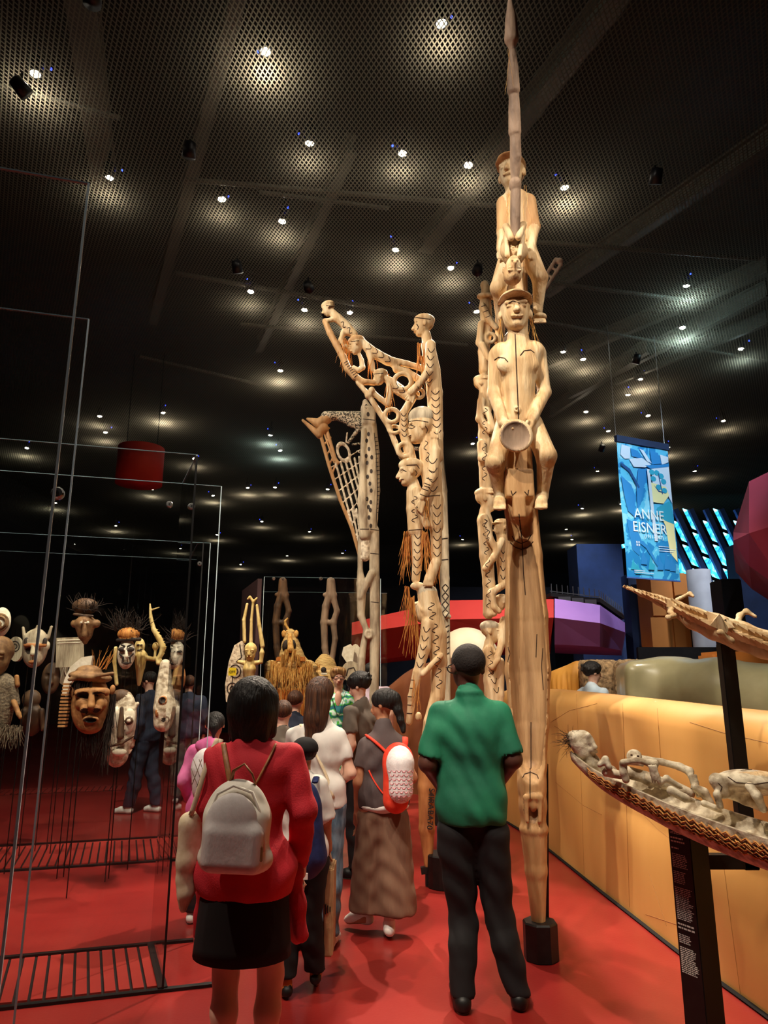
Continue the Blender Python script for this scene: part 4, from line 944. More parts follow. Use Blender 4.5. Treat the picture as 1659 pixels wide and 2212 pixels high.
mb = MB(); p1 = at(1062, 1866, YC); mb.lathe((b[0], b[1], 0), [(.03, .2), (.03, p1[2]+.04)], 8); mb.build('support_rod', 'black_metal', PC)

# ---------------------------------------------------------------- D: grey pole with the lattice wing
YD = 8.2
PD = pole_root(800, 1720, YD, 'grey weathered totem pole with a speckled lattice wing pointing left')
S = Sculpt(YD, .012, .014)
S.ch([(789, 868, 6), (792, 885, 13), (796, 915, 15)]); S.box(S.P(797, 902, 0), (15*S.M(900), .1, 22*S.M(900)), None, .03)
S.ch([(798, 920, 16), (802, 980, 18), (803, 1060, 18), (799, 1120, 17), (797, 1143, 17)]); S.ch([(786, 930, 6, -.08), (784, 1010, 7, -.08), (783, 1080, 10, -.08), (786, 1140, 11, -.06)])
S.c(787, 1148, 12, 788, 1156, 12, -.05); S.c(791, 1162, 9, 789, 1204, 9, -.02, m=2)
S.ch([(808, 1145, 11), (809, 1250, 11), (810, 1370, 11), (808, 1500, 10), (806, 1700, 9)]); S.ch([(778, 1160, 5), (778, 1235, 6), (781, 1260, 11), (780, 1330, 8), (791, 1360, 6), (781, 1420, 8), (780, 1500, 9), (784, 1700, 8)])
S.ch([(804, 1238, 9, -.05), (794, 1256, 8, -.05), (779, 1290, 7, -.03)]); S.ch([(800, 1250, 6, -.02), (808, 1275, 6)]); S.ring(797, 1370, 7, 4, -.05); S.e(797, 1370, 3, 3, -.05, 4)
trunkD = S.build('pole_column', ['wood_grey', 'wood_dark', 'wood_chalk'], PD)
sp = MB(); bv = bvh_of(trunkD); rnd = random.Random(5)
for (x, y) in [(796, 938), (792, 952), (797, 970), (791, 985), (803, 988), (793, 1000), (802, 1018), (794, 1030), (799, 1045), (802, 1060), (793, 1078), (801, 1085), (796, 1095), (800, 1102), (797, 1118), (801, 1136), (791, 878), (795, 895)]:
    pts = [bv.ray_cast(CAMP, V(ray(x+3.2*math.cos(a), y+5*math.sin(a))).normalized())[0] for a in np.linspace(0, 2*PI, 11)[:-1]]
    if all(p is not None for p in pts): sp.add([np.array(p)+np.array([0, -.003, 0]) for p in pts], [list(range(10))])
sp.build('painted_spots', 'paint_dark', PD, fix=False)
engrave('carved_line', trunkD, [[(808, 935), (813, 985), (815, 1060), (812, 1140)]] + [[(809+min(5, j*.5), 945+j*9), (820, 944+j*9)] for j in range(21)] + [[(781, 905), (813, 908)], [(778, 1143), (797, 1143)], [(800, 1143), (818, 1146)], [(800, 1195), (818, 1197)], [(801, 1300), (818, 1302)]], .9, YD, 'paint_dark', PD)
# lattice wing: board with real openings
S = Sculpt(YD+.05, .0085, .004)
for a, b, r1, r2 in (((654, 908), (690, 940), 3, 8), ((664, 905), (690, 915), 3, 12), ((690, 915), (705, 905), 12, 12), ((688, 938), (698, 925), 7, 12), ((705, 900), (735, 897), 12, 9), ((735, 898), (782, 900), 10, 12), ((735, 903), (782, 918), 8, 12), ((755, 915), (784, 925), 7, 8)):
    S.c(a[0], a[1], r1, b[0], b[1], r2, m=0 if b[0] < 730 else 1)
S.ch([(692, 938, 4), (712, 1010, 4), (735, 1080, 4), (760, 1140, 4), (770, 1175, 4), (777, 1200, 4)], m=0); S.ch([(702, 915, 3.5), (714, 955, 3.5), (724, 990, 3.5), (730, 1000, 4)], m=0)
S.tor(S.P(742, 977, 0), 12*S.M(977), 3.0*S.M(977), rotx(PI/2) @ rotz(.35), asp=1.7, m=2)
S.ch([(752, 957, 3), (776, 925, 5)], m=1); S.ch([(748, 955, 2), (750, 935, 2)], m=2)
for i in range(5): S.c(697+i*5, 937+i*22, 2.2, 711+i*3.4, 925+i*20, 2.2, m=0)
for i in range(2): S.c(700+i*5, 935, 2, 722+i*6, 1000, 2, m=0)
for i in range(8): S.c(712+i*9, 1012+i*25, 1.5, 784, 968+i*26, 1.5, m=2)
for i in range(6): S.c(726+i*10, 1002-i*3, 2.6, min(784, 760+i*9), 1130-i*13, 2.3, m=2)
for i in range(3): S.c(752+i*9, 1100, 2.4, 770+i*5, 1170, 2.2, m=2)
for j, (x, y) in enumerate(((762, 960), (772, 975))): S.c(x, y, 2.5, x+16, y-2+j*8, 2.5, m=1)
S.build('lattice_wing', ['wood_tan', 'wood_speckle', 'wood_chalk'], PD)
b = at(797, 1720, YD); z0_ = at(797, 1705, YD)[2]; mb = MB(); mb.box((b[0], b[1], z0_/2+.03), (.34, .24, z0_+.06)); mb.build('iron_base', 'black_metal', PD, bevel=.01)

# ---------------------------------------------------------------- E: patterned grey pole behind the profile pole
YE = 8.9
PE = pole_root(962, 1690, YE, 'narrow grey pole with painted diamonds standing behind the profile totem pole')
S = Sculpt(YE, .014, .015)
S.ch([(880, 975, 8), (872, 970, 3)], m=1); S.ch([(858, 972, 3), (872, 1000, 6), (884, 1030, 5)], m=1); S.ch([(885, 968, 4), (925, 972, 6), (940, 1000, 9)], m=1); S.ch([(930, 985, 5), (945, 1040, 6)], m=1)
S.ch([(945, 970, 12), (953, 1060, 13), (957, 1160, 12), (961, 1250, 10), (963, 1420, 10), (964, 1680, 9)]); S.c(966, 1330, 8, 970, 1332, 5, -.1); S.ring(948, 1333, 5, 3, -.12)
trunkE = S.build('pole_column', ['wood_grey', 'wood_speckle'], PE)
L = [[(955, 1270+i*18), (962, 1280+i*18), (969, 1270+i*18), (962, 1262+i*18), (955, 1270+i*18)] for i in range(4)] + [[(955, 1360+i*12), (970, 1350+i*12)] for i in range(6)] + [[(950, 1165), (970, 1162)], [(952, 1210), (971, 1208)]]
engrave('carved_line', trunkE, L, 1.4, YE, 'paint_dark', PE)
b = at(964, 1690, YE); z0_ = at(964, 1682, YE)[2]; mb = MB(); mb.box((b[0], b[1], z0_/2+.03), (.3, .24, z0_+.06)); mb.build('iron_base', 'black_metal', PE, bevel=.01)

# ================================================================== people
class Person:
    def __init__(s, loc, h, yaw, label, skin='skin_light', fem=False, vox=.011, J=None, hy=0.0, hp=0.0, build=1.0, bare_legs=False, hs=1.0):
        s.loc = np.array([loc[0], loc[1], 0.0 if len(loc) < 3 else loc[2]]); s.h = h; s.R = rotz(math.radians(yaw)); s.vox = vox; s.fem = fem; s.b = build; s.bare = bare_legs
        sw = .102 if fem else .112
        D = {}
        for n, sg in (('L', -1), ('R', 1)):
            D['hip'+n] = (sg*.052, 0, .50); D['knee'+n] = (sg*.056, .01, .275); D['ank'+n] = (sg*.056, -.015, .045); D['toe'+n] = (sg*.066, .085, .012)
            D['sh'+n] = (sg*sw, 0, .80); D['el'+n] = (sg*(sw+.03), -.025, .645); D['wr'+n] = (sg*(sw+.028), .02, .505)
        D.update(J or {})
        s.J = {k: np.array(v, float)*h for k, v in D.items()}
        s.hf = s.R @ rotz(math.radians(hy)) @ rotx(math.radians(hp)) @ rotz(PI)
        s.H = .135*h*hs; s.hc = s.W((0, .012*h, h-.5*s.H)) if 'head' not in s.J else s.W(s.J['head'])
        S = s.S(); s.solids(S, 0.0, body=True)
        head_solids(S, s.hc, s.H, s.hf, brow=.55, nose=.96)
        s.o = S.build('person', [skin], None, origin=s.loc); tag(s.o, label, 'person')
        s.skin = skin
    def S(s, k=.022): return Sculpt(0, s.vox, k*s.h/1.7)
    def W(s, p): return s.loc + s.R @ np.asarray(p, float)
    def hw(s, x, y, z): return s.hc + s.hf @ (np.array([x, y, z])*s.H)     # head-local, y<0 front
    def torso(s, S, e, z0=0.0, waist=1.0, k=None):
        h, b = s.h, s.b; w = .93 if s.fem else 1.0
        for (x, y, z, rx, ry, rz) in ((0, 0, .52, .088*(1.05 if s.fem else 1), .062, .075), (0, 0, .60, .080*w*waist, .056, .085), (0, .0, .70, .090*w, .060, .10), (0, -.004, .75, .094*w, .055, .062)):
            S.ell(s.W((x*h, y*h, z*h)), np.array([rx, ry, rz])*h*b+e, s.R, k=k)
        J = s.J; S.cap(s.W(J['shL']*np.array([.8, 1, 1])+np.array([0, 0, -.016*h])), s.W(J['shR']*np.array([.8, 1, 1])+np.array([0, 0, -.016*h])), .030*h*b+e*.8, .030*h*b+e*.8, k=k)
        for n in 'LR': S.cap(s.W((0, -.006*h, .828*h)), s.W(J['sh'+n]*np.array([.75, 1, 1])+np.array([0, 0, -.004*h])), .034*h, .024*h+e*.8, k=k)
    def arm(s, S, n, e, f=2.0, rr=1.0):
        J = s.J; a, b, c = J['sh'+n], J['el'+n], J['wr'+n]; h = s.h*s.b*(.88 if s.fem else 1.0)*rr
        t = min(f, 1.0); S.cap(s.W(a), s.W(a+(b-a)*t), .027*h+e, (.029-.003*t)*h+e)
        if f > 1: t = f-1; S.cap(s.W(b), s.W(b+(c-b)*t), .0255*h+e, (.0255-.009*t)*h+e)
    def leg(s, S, n, e, f=2.0):
        J = s.J; a, b, c = J['hip'+n], J['knee'+n], J['ank'+n]; h = s.h*s.b
        t = min(f, 1.0); S.cap(s.W(a), s.W(a+(b-a)*t), .052*h+e, (.052-.021*t)*h+e)
        if f > 1:
            t = f-1; m = b+(c-b)*.32+np.array([0, -.012*h, 0]); S.cap(s.W(b), s.W(m), .030*h+e, .031*h+e); S.cap(s.W(m), s.W(b+(c-b)*t), .031*h+e, .019*h+e)
    def hand(s, S, n):
        J = s.J; c, b = J['wr'+n], J['el'+n]; h = s.h; d = (c-b)/np.linalg.norm(c-b); sg = -1 if n == 'L' else 1
        fwd = np.array([0, 1., 0]); fwd = fwd-d*np.dot(fwd, d); fwd /= np.linalg.norm(fwd)+1e-6
        p = c+d*.026*h; S.cap(s.W(c), s.W(p), .016*h, .018*h); S.cap(s.W(p-fwd*.010*h), s.W(p+d*.018*h+fwd*.012*h), .013*h, .012*h)
        inn = np.cross(d, fwd)*sg
        for i, L in enumerate((.034, .042, .045, .040)):
            q = p+d*.024*h+fwd*(-.016+.0105*i)*h; m = q+d*L*.5*h+inn*.004*h; e = m+d*L*.45*h+inn*.012*h
            S.cap(s.W(q), s.W(m), .0055*h, .0052*h, k=.004); S.cap(s.W(m), s.W(e), .0052*h, .0042*h, k=.004)
        q = p+fwd*.016*h-d*.004*h; m = q+fwd*.014*h+d*.018*h; S.cap(s.W(q), s.W(m), .007*h, .0062*h, k=.006); S.cap(s.W(m), s.W(m+d*.02*h+inn*.004*h), .0062*h, .005*h, k=.004)
    def solids(s, S, e, body=False):
        s.torso(S, e); h = s.h
        S.cap(s.W((0, -.006*h, .80*h)), s.hc+np.array([0, 0, -.25*s.H])-0, .032*h*(.88 if s.fem else 1), .030*h*(.88 if s.fem else 1))
        for n in 'LR':
            s.arm(S, n, e); s.hand(S, n); s.leg(S, n, e)
            S.cap(s.W(s.J['ank'+n]-np.array([0, .012*h, .02*h])), s.W(s.J['toe'+n]), .018*h, .012*h)
    # clothing -------------------------------------------------
    def top(s, m_, sleeve=.6, hem=.53, e=.016, name='shirt', flare=0.0, neck=.84, waist=1.0, collar=False, rr=1.0):
        S = s.S(.03); h = s.h
        for n in 'LR':                                                        # sleeves first, cut at the cuff, then blended into the trunk
            J = s.J; s.arm(S, n, e*.8, sleeve, rr)
            a, b = (J['sh'+n], J['el'+n]) if sleeve <= 1 else (J['el'+n], J['wr'+n]); f = sleeve if sleeve <= 1 else sleeve-1
            d = (b-a)/np.linalg.norm(b-a); q = a+(b-a)*f
            S.ell(s.W(q+d*.052*h), np.array([.053, .053, .053])*h, k=.003, sub=True)
        s.torso(S, e, waist=waist)
        S.cap(s.W((0, -.004*h, .80*h)), s.W((0, -.004*h, (neck+.005)*h)), .044*h, .036*h)
        if collar: S.tor(s.W((0, -.004*h, (neck+.002)*h)), .034*h, .011*h, s.R @ rotx(-.15), k=.004)
        S.ell(s.W((0, 0, (hem+.05)*h)), (.094*h*s.b+e+flare, .070*h*s.b+e+flare*.6, .11*h), s.R)
        S.box(s.W((0, 0, (hem-.2)*h)), (.15*h, .14*h, .2*h), s.R, .001, k=.004, sub=True)
        S.cap(s.hc+s.hf @ np.array([0, -.02, -.15])*s.H, s.W((0, .012*h, (neck+.002)*h)), .031*h, .031*h, k=.003, sub=True)
        return s.wear(S, name, m_)
    def wear(s, S, name, m_):
        o = S.build(name, [m_], s.o)
        co = np.empty(len(o.data.vertices)*3); o.data.vertices.foreach_get('co', co); co = co.reshape(-1, 3)
        no = np.empty(len(o.data.vertices)*3); o.data.vertices.foreach_get('normal', no); no = no.reshape(-1, 3)
        x, y, z = (co*(1.7/s.h)).T; ph = len(s.o['label'])                    # soft cloth folds
        f = .004*np.sin(x*26+z*31+ph)*np.sin(y*22-z*17) + .0045*np.sin(z*38+7*np.sin(x*9+ph)+x*12) * (.5+.5*np.sin(x*7+z*5))
        co += no*(f*(s.h/1.7))[:, None]; o.data.vertices.foreach_set('co', co.ravel()); o.data.update()
        return o
    def pants(s, m_, e=.014, f=1.98, wide=0.0, top=.60, name='trousers'):
        S = s.S(); h = s.h
        S.ell(s.W((0, 0, .535*h)), (.092*h*s.b+e, .068*h*s.b+e, .085*h), s.R)
        S.ell(s.W((0, 0, .49*h)), (.062*h*s.b, .055*h*s.b, .055*h), s.R)
        for n in 'LR':
            J = s.J; a, b, c = J['hip'+n], J['knee'+n], J['ank'+n]; w = h*s.b
            q = b+(c-b)*max(0, min(1, f-1))
            S.cap(s.W(a), s.W(b), .054*w+e, (.036+wide*.5)*w+e); mm = b+(c-b)*.32+np.array([0, -.010*h, 0]); S.cap(s.W(b), s.W(mm), (.036+wide*.5)*w+e, (.036+wide*.7)*w+e); S.cap(s.W(mm), s.W(q), (.036+wide*.7)*w+e, (.029+wide)*w+e)
            if f > 1: S.box(s.W(q+np.array([0, 0, -.25*h])), (.32*h if wide < .01 else .3*h, .3*h, .25*h), s.R, .001, k=.003, sub=True) if n == 'R' and abs(s.J['ankL'][2]-s.J['ankR'][2]) < .03*h else None
        S.box(s.W((0, 0, (top+.2)*h)), (.5, .5, .2*h), s.R, .001, k=.003, sub=True)
        return s.wear(S, name, m_)
    def skirt(s, m_, z0, z1, r0, r1, name='skirt', sy=.75, n=28, wav=.0):
        mb = MB(); P = []
        for j in range(9):
            t = j/8; r = r0+(r1-r0)*t**.8; row = []
            for i in range(n+1):
                a = 2*PI*i/n; rr = r*(1+wav*t*math.sin(a*9)); row.append(s.W((rr*math.cos(a), sy*rr*math.sin(a), z0+(z1-z0)*t)))
            P.append(row)
        for j in range(5):                                                 # inner fold of the hem
            t = j/4; P.append([s.W((.985*r1*(1-.1*t)*math.cos(2*PI*i/n), .985*sy*r1*(1-.1*t)*math.sin(2*PI*i/n), z1+.06*t)) for i in range(n+1)])
        mb.grid(P); return mb.build(name, m_, s.o, True)
    def shoes(s, m_, sole=None, accent=None, sock=None):
        h = s.h
        for n in 'LR':
            a, t = s.J['ank'+n], s.J['toe'+n]; S = Sculpt(0, min(s.vox, .009), .012); d = (t-a)*np.array([1, 1, 0]); d = d/(np.linalg.norm(d)+1e-6)
            heel = a-d*.018*h; zh = max(a[2]-.045*h, 0)
            S.cap(s.W(heel+np.array([0, 0, zh+.024*h-heel[2]])), s.W(a+d*.05*h+np.array([0, 0, zh+.026*h-a[2]])), .023*h, .023*h)
            S.cap(s.W(a+d*.05*h+np.array([0, 0, zh+.026*h-a[2]])), s.W(np.array([t[0], t[1], max(.018*h, t[2]+.006*h)])), .024*h, .019*h)
            S.cap(s.W(a+np.array([0, 0, -.02*h])), s.W(a+np.array([0, 0, .005*h])), .024*h, .025*h, m=1 if accent else 0)
            S.box(s.W(np.array([(heel[0]+t[0])/2, (heel[1]+t[1])/2, zh-.05+.002])), (.4, .4, .05), s.R, .001, k=.004, sub=True)
            o = S.build('shoe', [m_]+([accent] if accent else []), s.o)
            if sock:
                S = Sculpt(0, .009, .01); S.cap(s.W(a), s.W(a+np.array([0, 0, .04*h])), .023*h, .022*h); S.build('sock', [sock], s.o)
    def hair(s, style, m_, m2=None):
        S = Sculpt(0, min(s.vox, .010), .03); H = s.H; q = s.hw; f = s.hf
        def E(x, y, z, a, b, c, **kw): S.ell(q(x, y, z), np.array([a, b, c])*H, f, **kw)
        cut = True
        if style == 'bob':
            E(0, .07, .12, .46, .50, .43); E(0, .10, -.15, .50, .46, .40)
            for sx in (-1, 1): S.cap(q(sx*.34, .02, .1), q(sx*.37, .0, -.58), .17*H, .13*H)
            S.cap(q(0, .36, 0), q(0, .34, -.60), .24*H, .16*H); S.cap(q(-.22, .28, -.2), q(-.25, .24, -.68), .2*H, .13*H); S.cap(q(.22, .28, -.2), q(.25, .24, -.66), .2*H, .13*H)
        elif style == 'long':
            E(0, .08, .12, .42, .47, .43); S.cap(q(0, .28, 0), q(.05, .36, -.7), .36*H, .34*H); S.cap(q(.05, .36, -.7), q(.16, .48, -1.35), .30*H, .16*H)
            S.cap(q(.16, .48, -1.35), q(.30, .50, -1.95), .14*H, .06*H); S.cap(q(.1, .45, -1.1), q(.08, .50, -1.75), .12*H, .04*H); S.cap(q(-.2, .3, -.3), q(-.16, .4, -1.0), .2*H, .12*H)
        elif style == 'short':
            E(0, .07, .15, .375, .44, .385)
        elif style == 'crop':
            E(0, .065, .14, .35, .42, .372)
        elif style == 'messy':
            E(0, .06, .18, .42, .50, .42)
            rnd = random.Random(4)
            for i in range(16): a = rnd.uniform(0, 6.28); S.cap(q(.3*math.cos(a), .1+.34*math.sin(a), .28), q(.42*math.cos(a), .1+.46*math.sin(a), .1+rnd.uniform(0, .3)), .11*H, .06*H, k=.01)
        elif style == 'bun':
            E(0, .07, .14, .38, .45, .39); E(0, .46, -.02, .17, .17, .17); S.cap(q(0, .48, -.1), q(0, .5, -.42), .12*H, .05*H)
        elif style == 'pony':
            E(0, .08, .15, .40, .47, .40); E(.0, .44, .16, .2, .2, .2)
            for i in range(6): S.cap(q(.03*(-1)**i, .46+.03*i, .12-.17*i), q(-.03*(-1)**i, .49+.03*i, -.05-.17*i), (.19-.015*i)*H, (.17-.018*i)*H, k=.008)
        elif style == 'updo':
            E(0, .08, .17, .41, .46, .42); E(-.1, -.2, .38, .26, .22, .16); E(.22, -.05, .34, .2, .25, .18); E(-.25, .1, .3, .18, .2, .2)
        S.ell(q(0, -.46, -.20), np.array([.36, .34, .40])*H, f, k=.01, sub=True)
        if style in ('short', 'crop', 'messy', 'pony', 'bun', 'updo'): S.box(q(0, -.12, -.52), np.array([.6, .36, .42])*H, f, .02, k=.02, sub=True)
        return S.build('hair', [m_], s.o)
    def glasses(s):
        mb = MB(); q = s.hw; H = s.H
        for sx in (-1, 1):
            mb.tube([q(sx*.155+.125*math.cos(a), -.42, -.01+.09*math.sin(a)) for a in np.linspace(0, 2*PI, 15)[:-1]], .014*H, 6, closed=True)
            mb.tube([q(sx*.27, -.42, .02), q(sx*.36, -.30, .02), q(sx*.37, .03, .0)], .013*H, 5)
        mb.tube([q(-.04, -.43, 0), q(.04, -.43, 0)], .013*H, 5)
        return mb.build('glasses', 'glasses', s.o)
    def strap(s, pts, r, m_, parent=None, name='strap', flat=.3):
        mb = MB(); P = smooth_path([s.W(np.array(p)*s.h) for p in pts], 26); mb.tube(list(P), r, 8, flat=flat); return mb.build(name, m_, parent or s.o, True)

def strap_on(host, line, r, m_, parent, name='strap', flat=.45, lift=.3):
    bv = bvh_of(host); pts = []
    for a, b in zip(line[:-1], line[1:]):
        for i in range(6):
            x, y = a[0]+(b[0]-a[0])*i/6, a[1]+(b[1]-a[1])*i/6; hit = bv.ray_cast(CAMP, V(ray(x, y)).normalized())
            if hit[0] is not None: pts.append(np.array(hit[0])+np.array(hit[1])*r*lift)
    if len(pts) < 3: return
    mb = MB(); mb.tube(list(smooth_path(pts, 20)), r, 8, flat=flat); return mb.build(name, m_, parent, True)
def px_floor(x, y, Y): p = at(x, y, Y); return (p[0], Y)
def Jpx(Pn_loc, h, yaw, **pts):
    """joint positions given as pixel + depth offset, turned into the person's own frame"""
    R = rotz(math.radians(yaw)).T; out = {}
    for k, (x, y, dy) in pts.items():
        out[k] = tuple((R @ (at(x, y, Pn_loc[1]+dy) - np.array([Pn_loc[0], Pn_loc[1], 0])))/h)
    return out
def grp(o, label, cat): tag(o, label, cat); return o

# ---- woman in red jacket (nearest)
L1 = px_floor(538, 1700, 3.3)
W1 = Person(L1, 1.635, -3, 'woman in red jacket, black skirt and bob seen from behind, wearing a white backpack', 'skin_light', True, .0105, Jpx(L1, 1.635, -3, shR=(628, 1634, 0), elR=(655, 1750, -.02), wrR=(648, 1868, .16), shL=(472, 1636, 0), elL=(452, 1740, .0), wrL=(446, 1860, .12), kneeL=(488, 2105, .03), ankL=(484, 2350, -.02), kneeR=(585, 2105, .06), ankR=(568, 2340, .05), toeL=(482, 2365, .16), toeR=(566, 2360, .22)), build=1.06)
T1 = W1.top('cloth_red', 1.93, .455, .024, 'jacket', .035, .855)
for sx in (-1, 1):                                                       # longer front panels of the open jacket
    S = Sculpt(0, .011, .03); S.cap(W1.W((sx*.19, .10, .80)), W1.W((sx*.225, .13, .55)), .045, .03); S.cap(W1.W((sx*.15, .15, .80)), W1.W((sx*.20, .18, .53)), .04, .03); W1.wear(S, 'jacket_front', 'cloth_red')
S = Sculpt(0, .009, .02); S.cap(W1.W((0, -.01, 1.34)), W1.W((0, -.012, 1.40)), .075, .062); S.cap(W1.W((0, .0, 1.36)), W1.W((0, .005, 1.45)), .048, .05, sub=True, k=.004); W1.wear(S, 'collar', 'cloth_red')
W1.skirt('cloth_black', .93, .515, .165, .205, sy=.82)
W1.shoes('shoe_white'); W1.hair('bob', 'hair_black')
# white backpack
YBk = 3.3-.235
BP = empty('backpack', at(513, 1880, YBk), 'white textured dome-top backpack with tan straps on the woman in red', 'backpack')
S = Sculpt(YBk, .008, .03); S.e(512, 1765, 70, 78, 0, 34); S.c(450, 1850, 22, 568, 1856, 22); S.box(S.P(510, 1810, 0), (70*S.M(1810), .075, 68*S.M(1810)), roty(.04), .05); S.build('bag_body', ['leather_cream'], BP)
S = Sculpt(YBk-.06, .007, .02); S.e(500, 1785, 58, 68, -.005, 22); S.box(S.P(503, 1830, 0), (66*S.M(1830), .05, 50*S.M(1830)), roty(.04), .04); S.build('front_pocket', ['leather_white'], BP)
mb = MB(); mb.tube([at(x, y, YBk-.055) for x, y in ((443, 1830), (447, 1770), (470, 1715), (505, 1697), (545, 1712), (566, 1765), (570, 1840))], .006, 6); mb.build('zip', 'leather_cream', BP, True)
for (x, y) in ((563, 1845), (447, 1840)): mb = MB(); mb.box(at(x, y, YBk-.085), (.016, .012, .055)); mb.build('zip_pull', 'leather_tan', BP, bevel=.003)
mb = MB(); mb.tube([at(x, y, YBk+d) for x, y, d in ((498, 1692, .0), (505, 1665, -.02), (528, 1650, -.02), (545, 1672, -.02), (552, 1694, 0))], .009, 8, flat=.5); mb.build('handle', 'leather_tan', BP, True)
for ln in ([(500, 1700), (492, 1660), (484, 1620), (482, 1606)], [(549, 1700), (566, 1668), (586, 1630), (596, 1606)]): strap_on(T1, ln, .012, 'leather_tan', BP)
# cream tote
YT = 3.28
TO = empty('tote_bag', at(400, 1960, YT), 'long cream canvas tote bag hanging from the shoulder of the woman in red', 'bag')
S = Sculpt(YT, .009, .03)
S.ch([(404, 1770, 14), (432, 1758, 14)]); S.ch([(410, 1790, 20, .0), (405, 1860, 20, .0), (402, 1930, 14, 0), (397, 1965, 5, 0)]); S.ch([(428, 1780, 18, .03), (425, 1850, 17, .03), (420, 1910, 9, .02)]); S.ch([(400, 1780, 10, -.02), (392, 1900, 8), (394, 1960, 5)])
o = S.build('bag_body', ['canvas_cream'], TO)
for pts in (((412, 1762, -.03), (436, 1690, -.05), (452, 1625, -.03), (470, 1596, .02)), ((438, 1755, .05), (447, 1700, .0), (458, 1640, -.02), (478, 1597, .02))):
    mb = MB(); mb.tube(list(smooth_path([at(x, y, YT+d) for x, y, d in pts], 14)), .011, 8, flat=.35); mb.build('strap', 'canvas_cream', TO, True)

# ---- man in green polo
L2 = px_floor(1018, 1700, 4.15)
M2 = Person(L2, 1.83, 4, 'tall man in dark green polo shirt and black trousers seen from behind', 'skin_dark', False, .0105, Jpx(L2, 1.83, 4, shL=(950, 1544, 0), elL=(924, 1648, -.04), wrL=(962, 1712, .2), shR=(1078, 1540, 0), elR=(1108, 1640, -.04), wrR=(1072, 1700, .22), hipL=(985, 1800, 0), kneeL=(1000, 1985, .04), ankL=(998, 2165, -.08), toeL=(985, 2200, .14), hipR=(1058, 1800, 0), kneeR=(1078, 1985, .02), ankR=(1122, 2150, -.05), toeR=(1128, 2195, .12)), hy=14, build=1.04, hs=1.10)
M2.top('cloth_green', .84, .475, .022, 'polo_shirt', -.006, .845, waist=1.12, collar=True); M2.pants('cloth_black', .006); M2.shoes('shoe_black'); M2.hair('crop', 'hair_crop'); M2.glasses()

# ---- woman with ponytail, red and white backpack, wide brown trousers
L3 = px_floor(828, 1700, 5.15)
W3 = Person(L3, 1.565, 6, 'woman with dark ponytail, charcoal tee and wide brown culottes carrying a red backpack', 'skin_tan', True, .0105, Jpx(L3, 1.565, 6, shL=(788, 1610, 0), elL=(774, 1690, -.02), wrL=(772, 1762, .06), shR=(866, 1608, 0), elR=(890, 1680, .02), wrR=(880, 1690, .2), kneeL=(800, 1880, .1), ankL=(788, 1972, .1), toeL=(752, 1990, .15), kneeR=(846, 1890, 0), ankR=(841, 1995, -.05), toeR=(838, 2020, .1)), hy=62, hp=-6)
T3 = W3.top('cloth_charcoal', .55, .50, .018, 'tee_shirt', .012, .845); W3.shoes('shoe_white', sock='sock_white'); W3.hair('pony', 'hair_black')
S = W3.S(.03); S.ell(W3.W((0, 0, .86)), (.16, .125, .11), W3.R)                       # culottes: two broad flaring legs
for (x0, x1, xe, ye, dd) in ((810, 806, 800, 1955, .06), (850, 852, 860, 1962, 0)): pass
S.cap(at(808, 1770, 5.15), at(800, 1955, 5.20), .115, .145); S.cap(at(848, 1770, 5.15), at(856, 1960, 5.13), .115, .135)
S.box(at(828, 1975, 5.15)+np.array([0, 0, -.145]), (.4, .4, .16), None, .001, k=.003, sub=True); S.box(W3.W((0, 0, 1.15)), (.4, .4, .22), None, .001, k=.003, sub=True)
W3.wear(S, 'culottes', 'cloth_taupe')
S = W3.S(); S.ell(W3.W((0, 0, .80)), (.17, .135, .05), W3.R); W3.wear(S, 'shirt_hem', 'cloth_white')
YK = 5.15-.22
RB = empty('backpack', at(858, 1750, YK), 'red backpack with white scale-patterned front on the woman with ponytail', 'backpack')
S = Sculpt(YK+.05, .008, .02); S.e(860, 1645, 34, 40, 0, 26); S.c(858, 1660, 30, 855, 1728, 28); S.build('bag_body', ['bag_red'], RB)
S = Sculpt(YK-.02, .008, .02); S.e(864, 1650, 30, 38, 0, 18); S.c(866, 1650, 27, 866, 1708, 26, -.01); pk = S.build('front_panel', ['bag_white'], RB)
L = []
for r_ in range(8):
    for c_ in range(6): x = 842+c_*10+(5 if r_ % 2 else 0); y = 1664+r_*9; L.append([(x-4, y), (x-2, y+4), (x+2, y+4), (x+4, y)])
engrave('scale_print', pk, L, .9, YK, 'bag_pinkprint', RB, step=2)
for ln, r_ in (([(840, 1632), (822, 1612), (802, 1596), (792, 1590)], .022), ([(868, 1626), (874, 1608), (874, 1592), (872, 1586)], .022), ([(838, 1726), (820, 1706), (804, 1680), (796, 1660)], .011)): strap_on(T3, ln, r_, 'bag_red', RB)
mb = MB(); mb.tube([at(x, y, YK+.04) for x, y in ((845, 1622), (850, 1612), (862, 1610), (868, 1620))], .008, 6); mb.build('handle', 'bag_red', RB, True)

# ---- woman with long brown hair, white tee, jeans
L4 = px_floor(688, 1700, 4.95)
W4 = Person(L4, 1.645, -6, 'woman with long brown hair in white tee and jeans, bag strap across her back', 'skin_light', True, .011, Jpx(L4, 1.645, -6, shL=(636, 1588, 0), elL=(622, 1660, .02), wrL=(640, 1720, .16), shR=(732, 1590, 0), elR=(757, 1670, -.02), wrR=(722, 1700, .13)), hy=-8)
T4 = W4.top('cloth_white', .60, .50, .020, 'tee_shirt', .015, .845); W4.pants('denim', .012); W4.shoes('shoe_white'); W4.hair('long', 'hair_brown')
strap_on(T4, [(650, 1566), (668, 1600), (694, 1650), (712, 1690), (722, 1730)], .012, 'canvas_cream', W4.o)
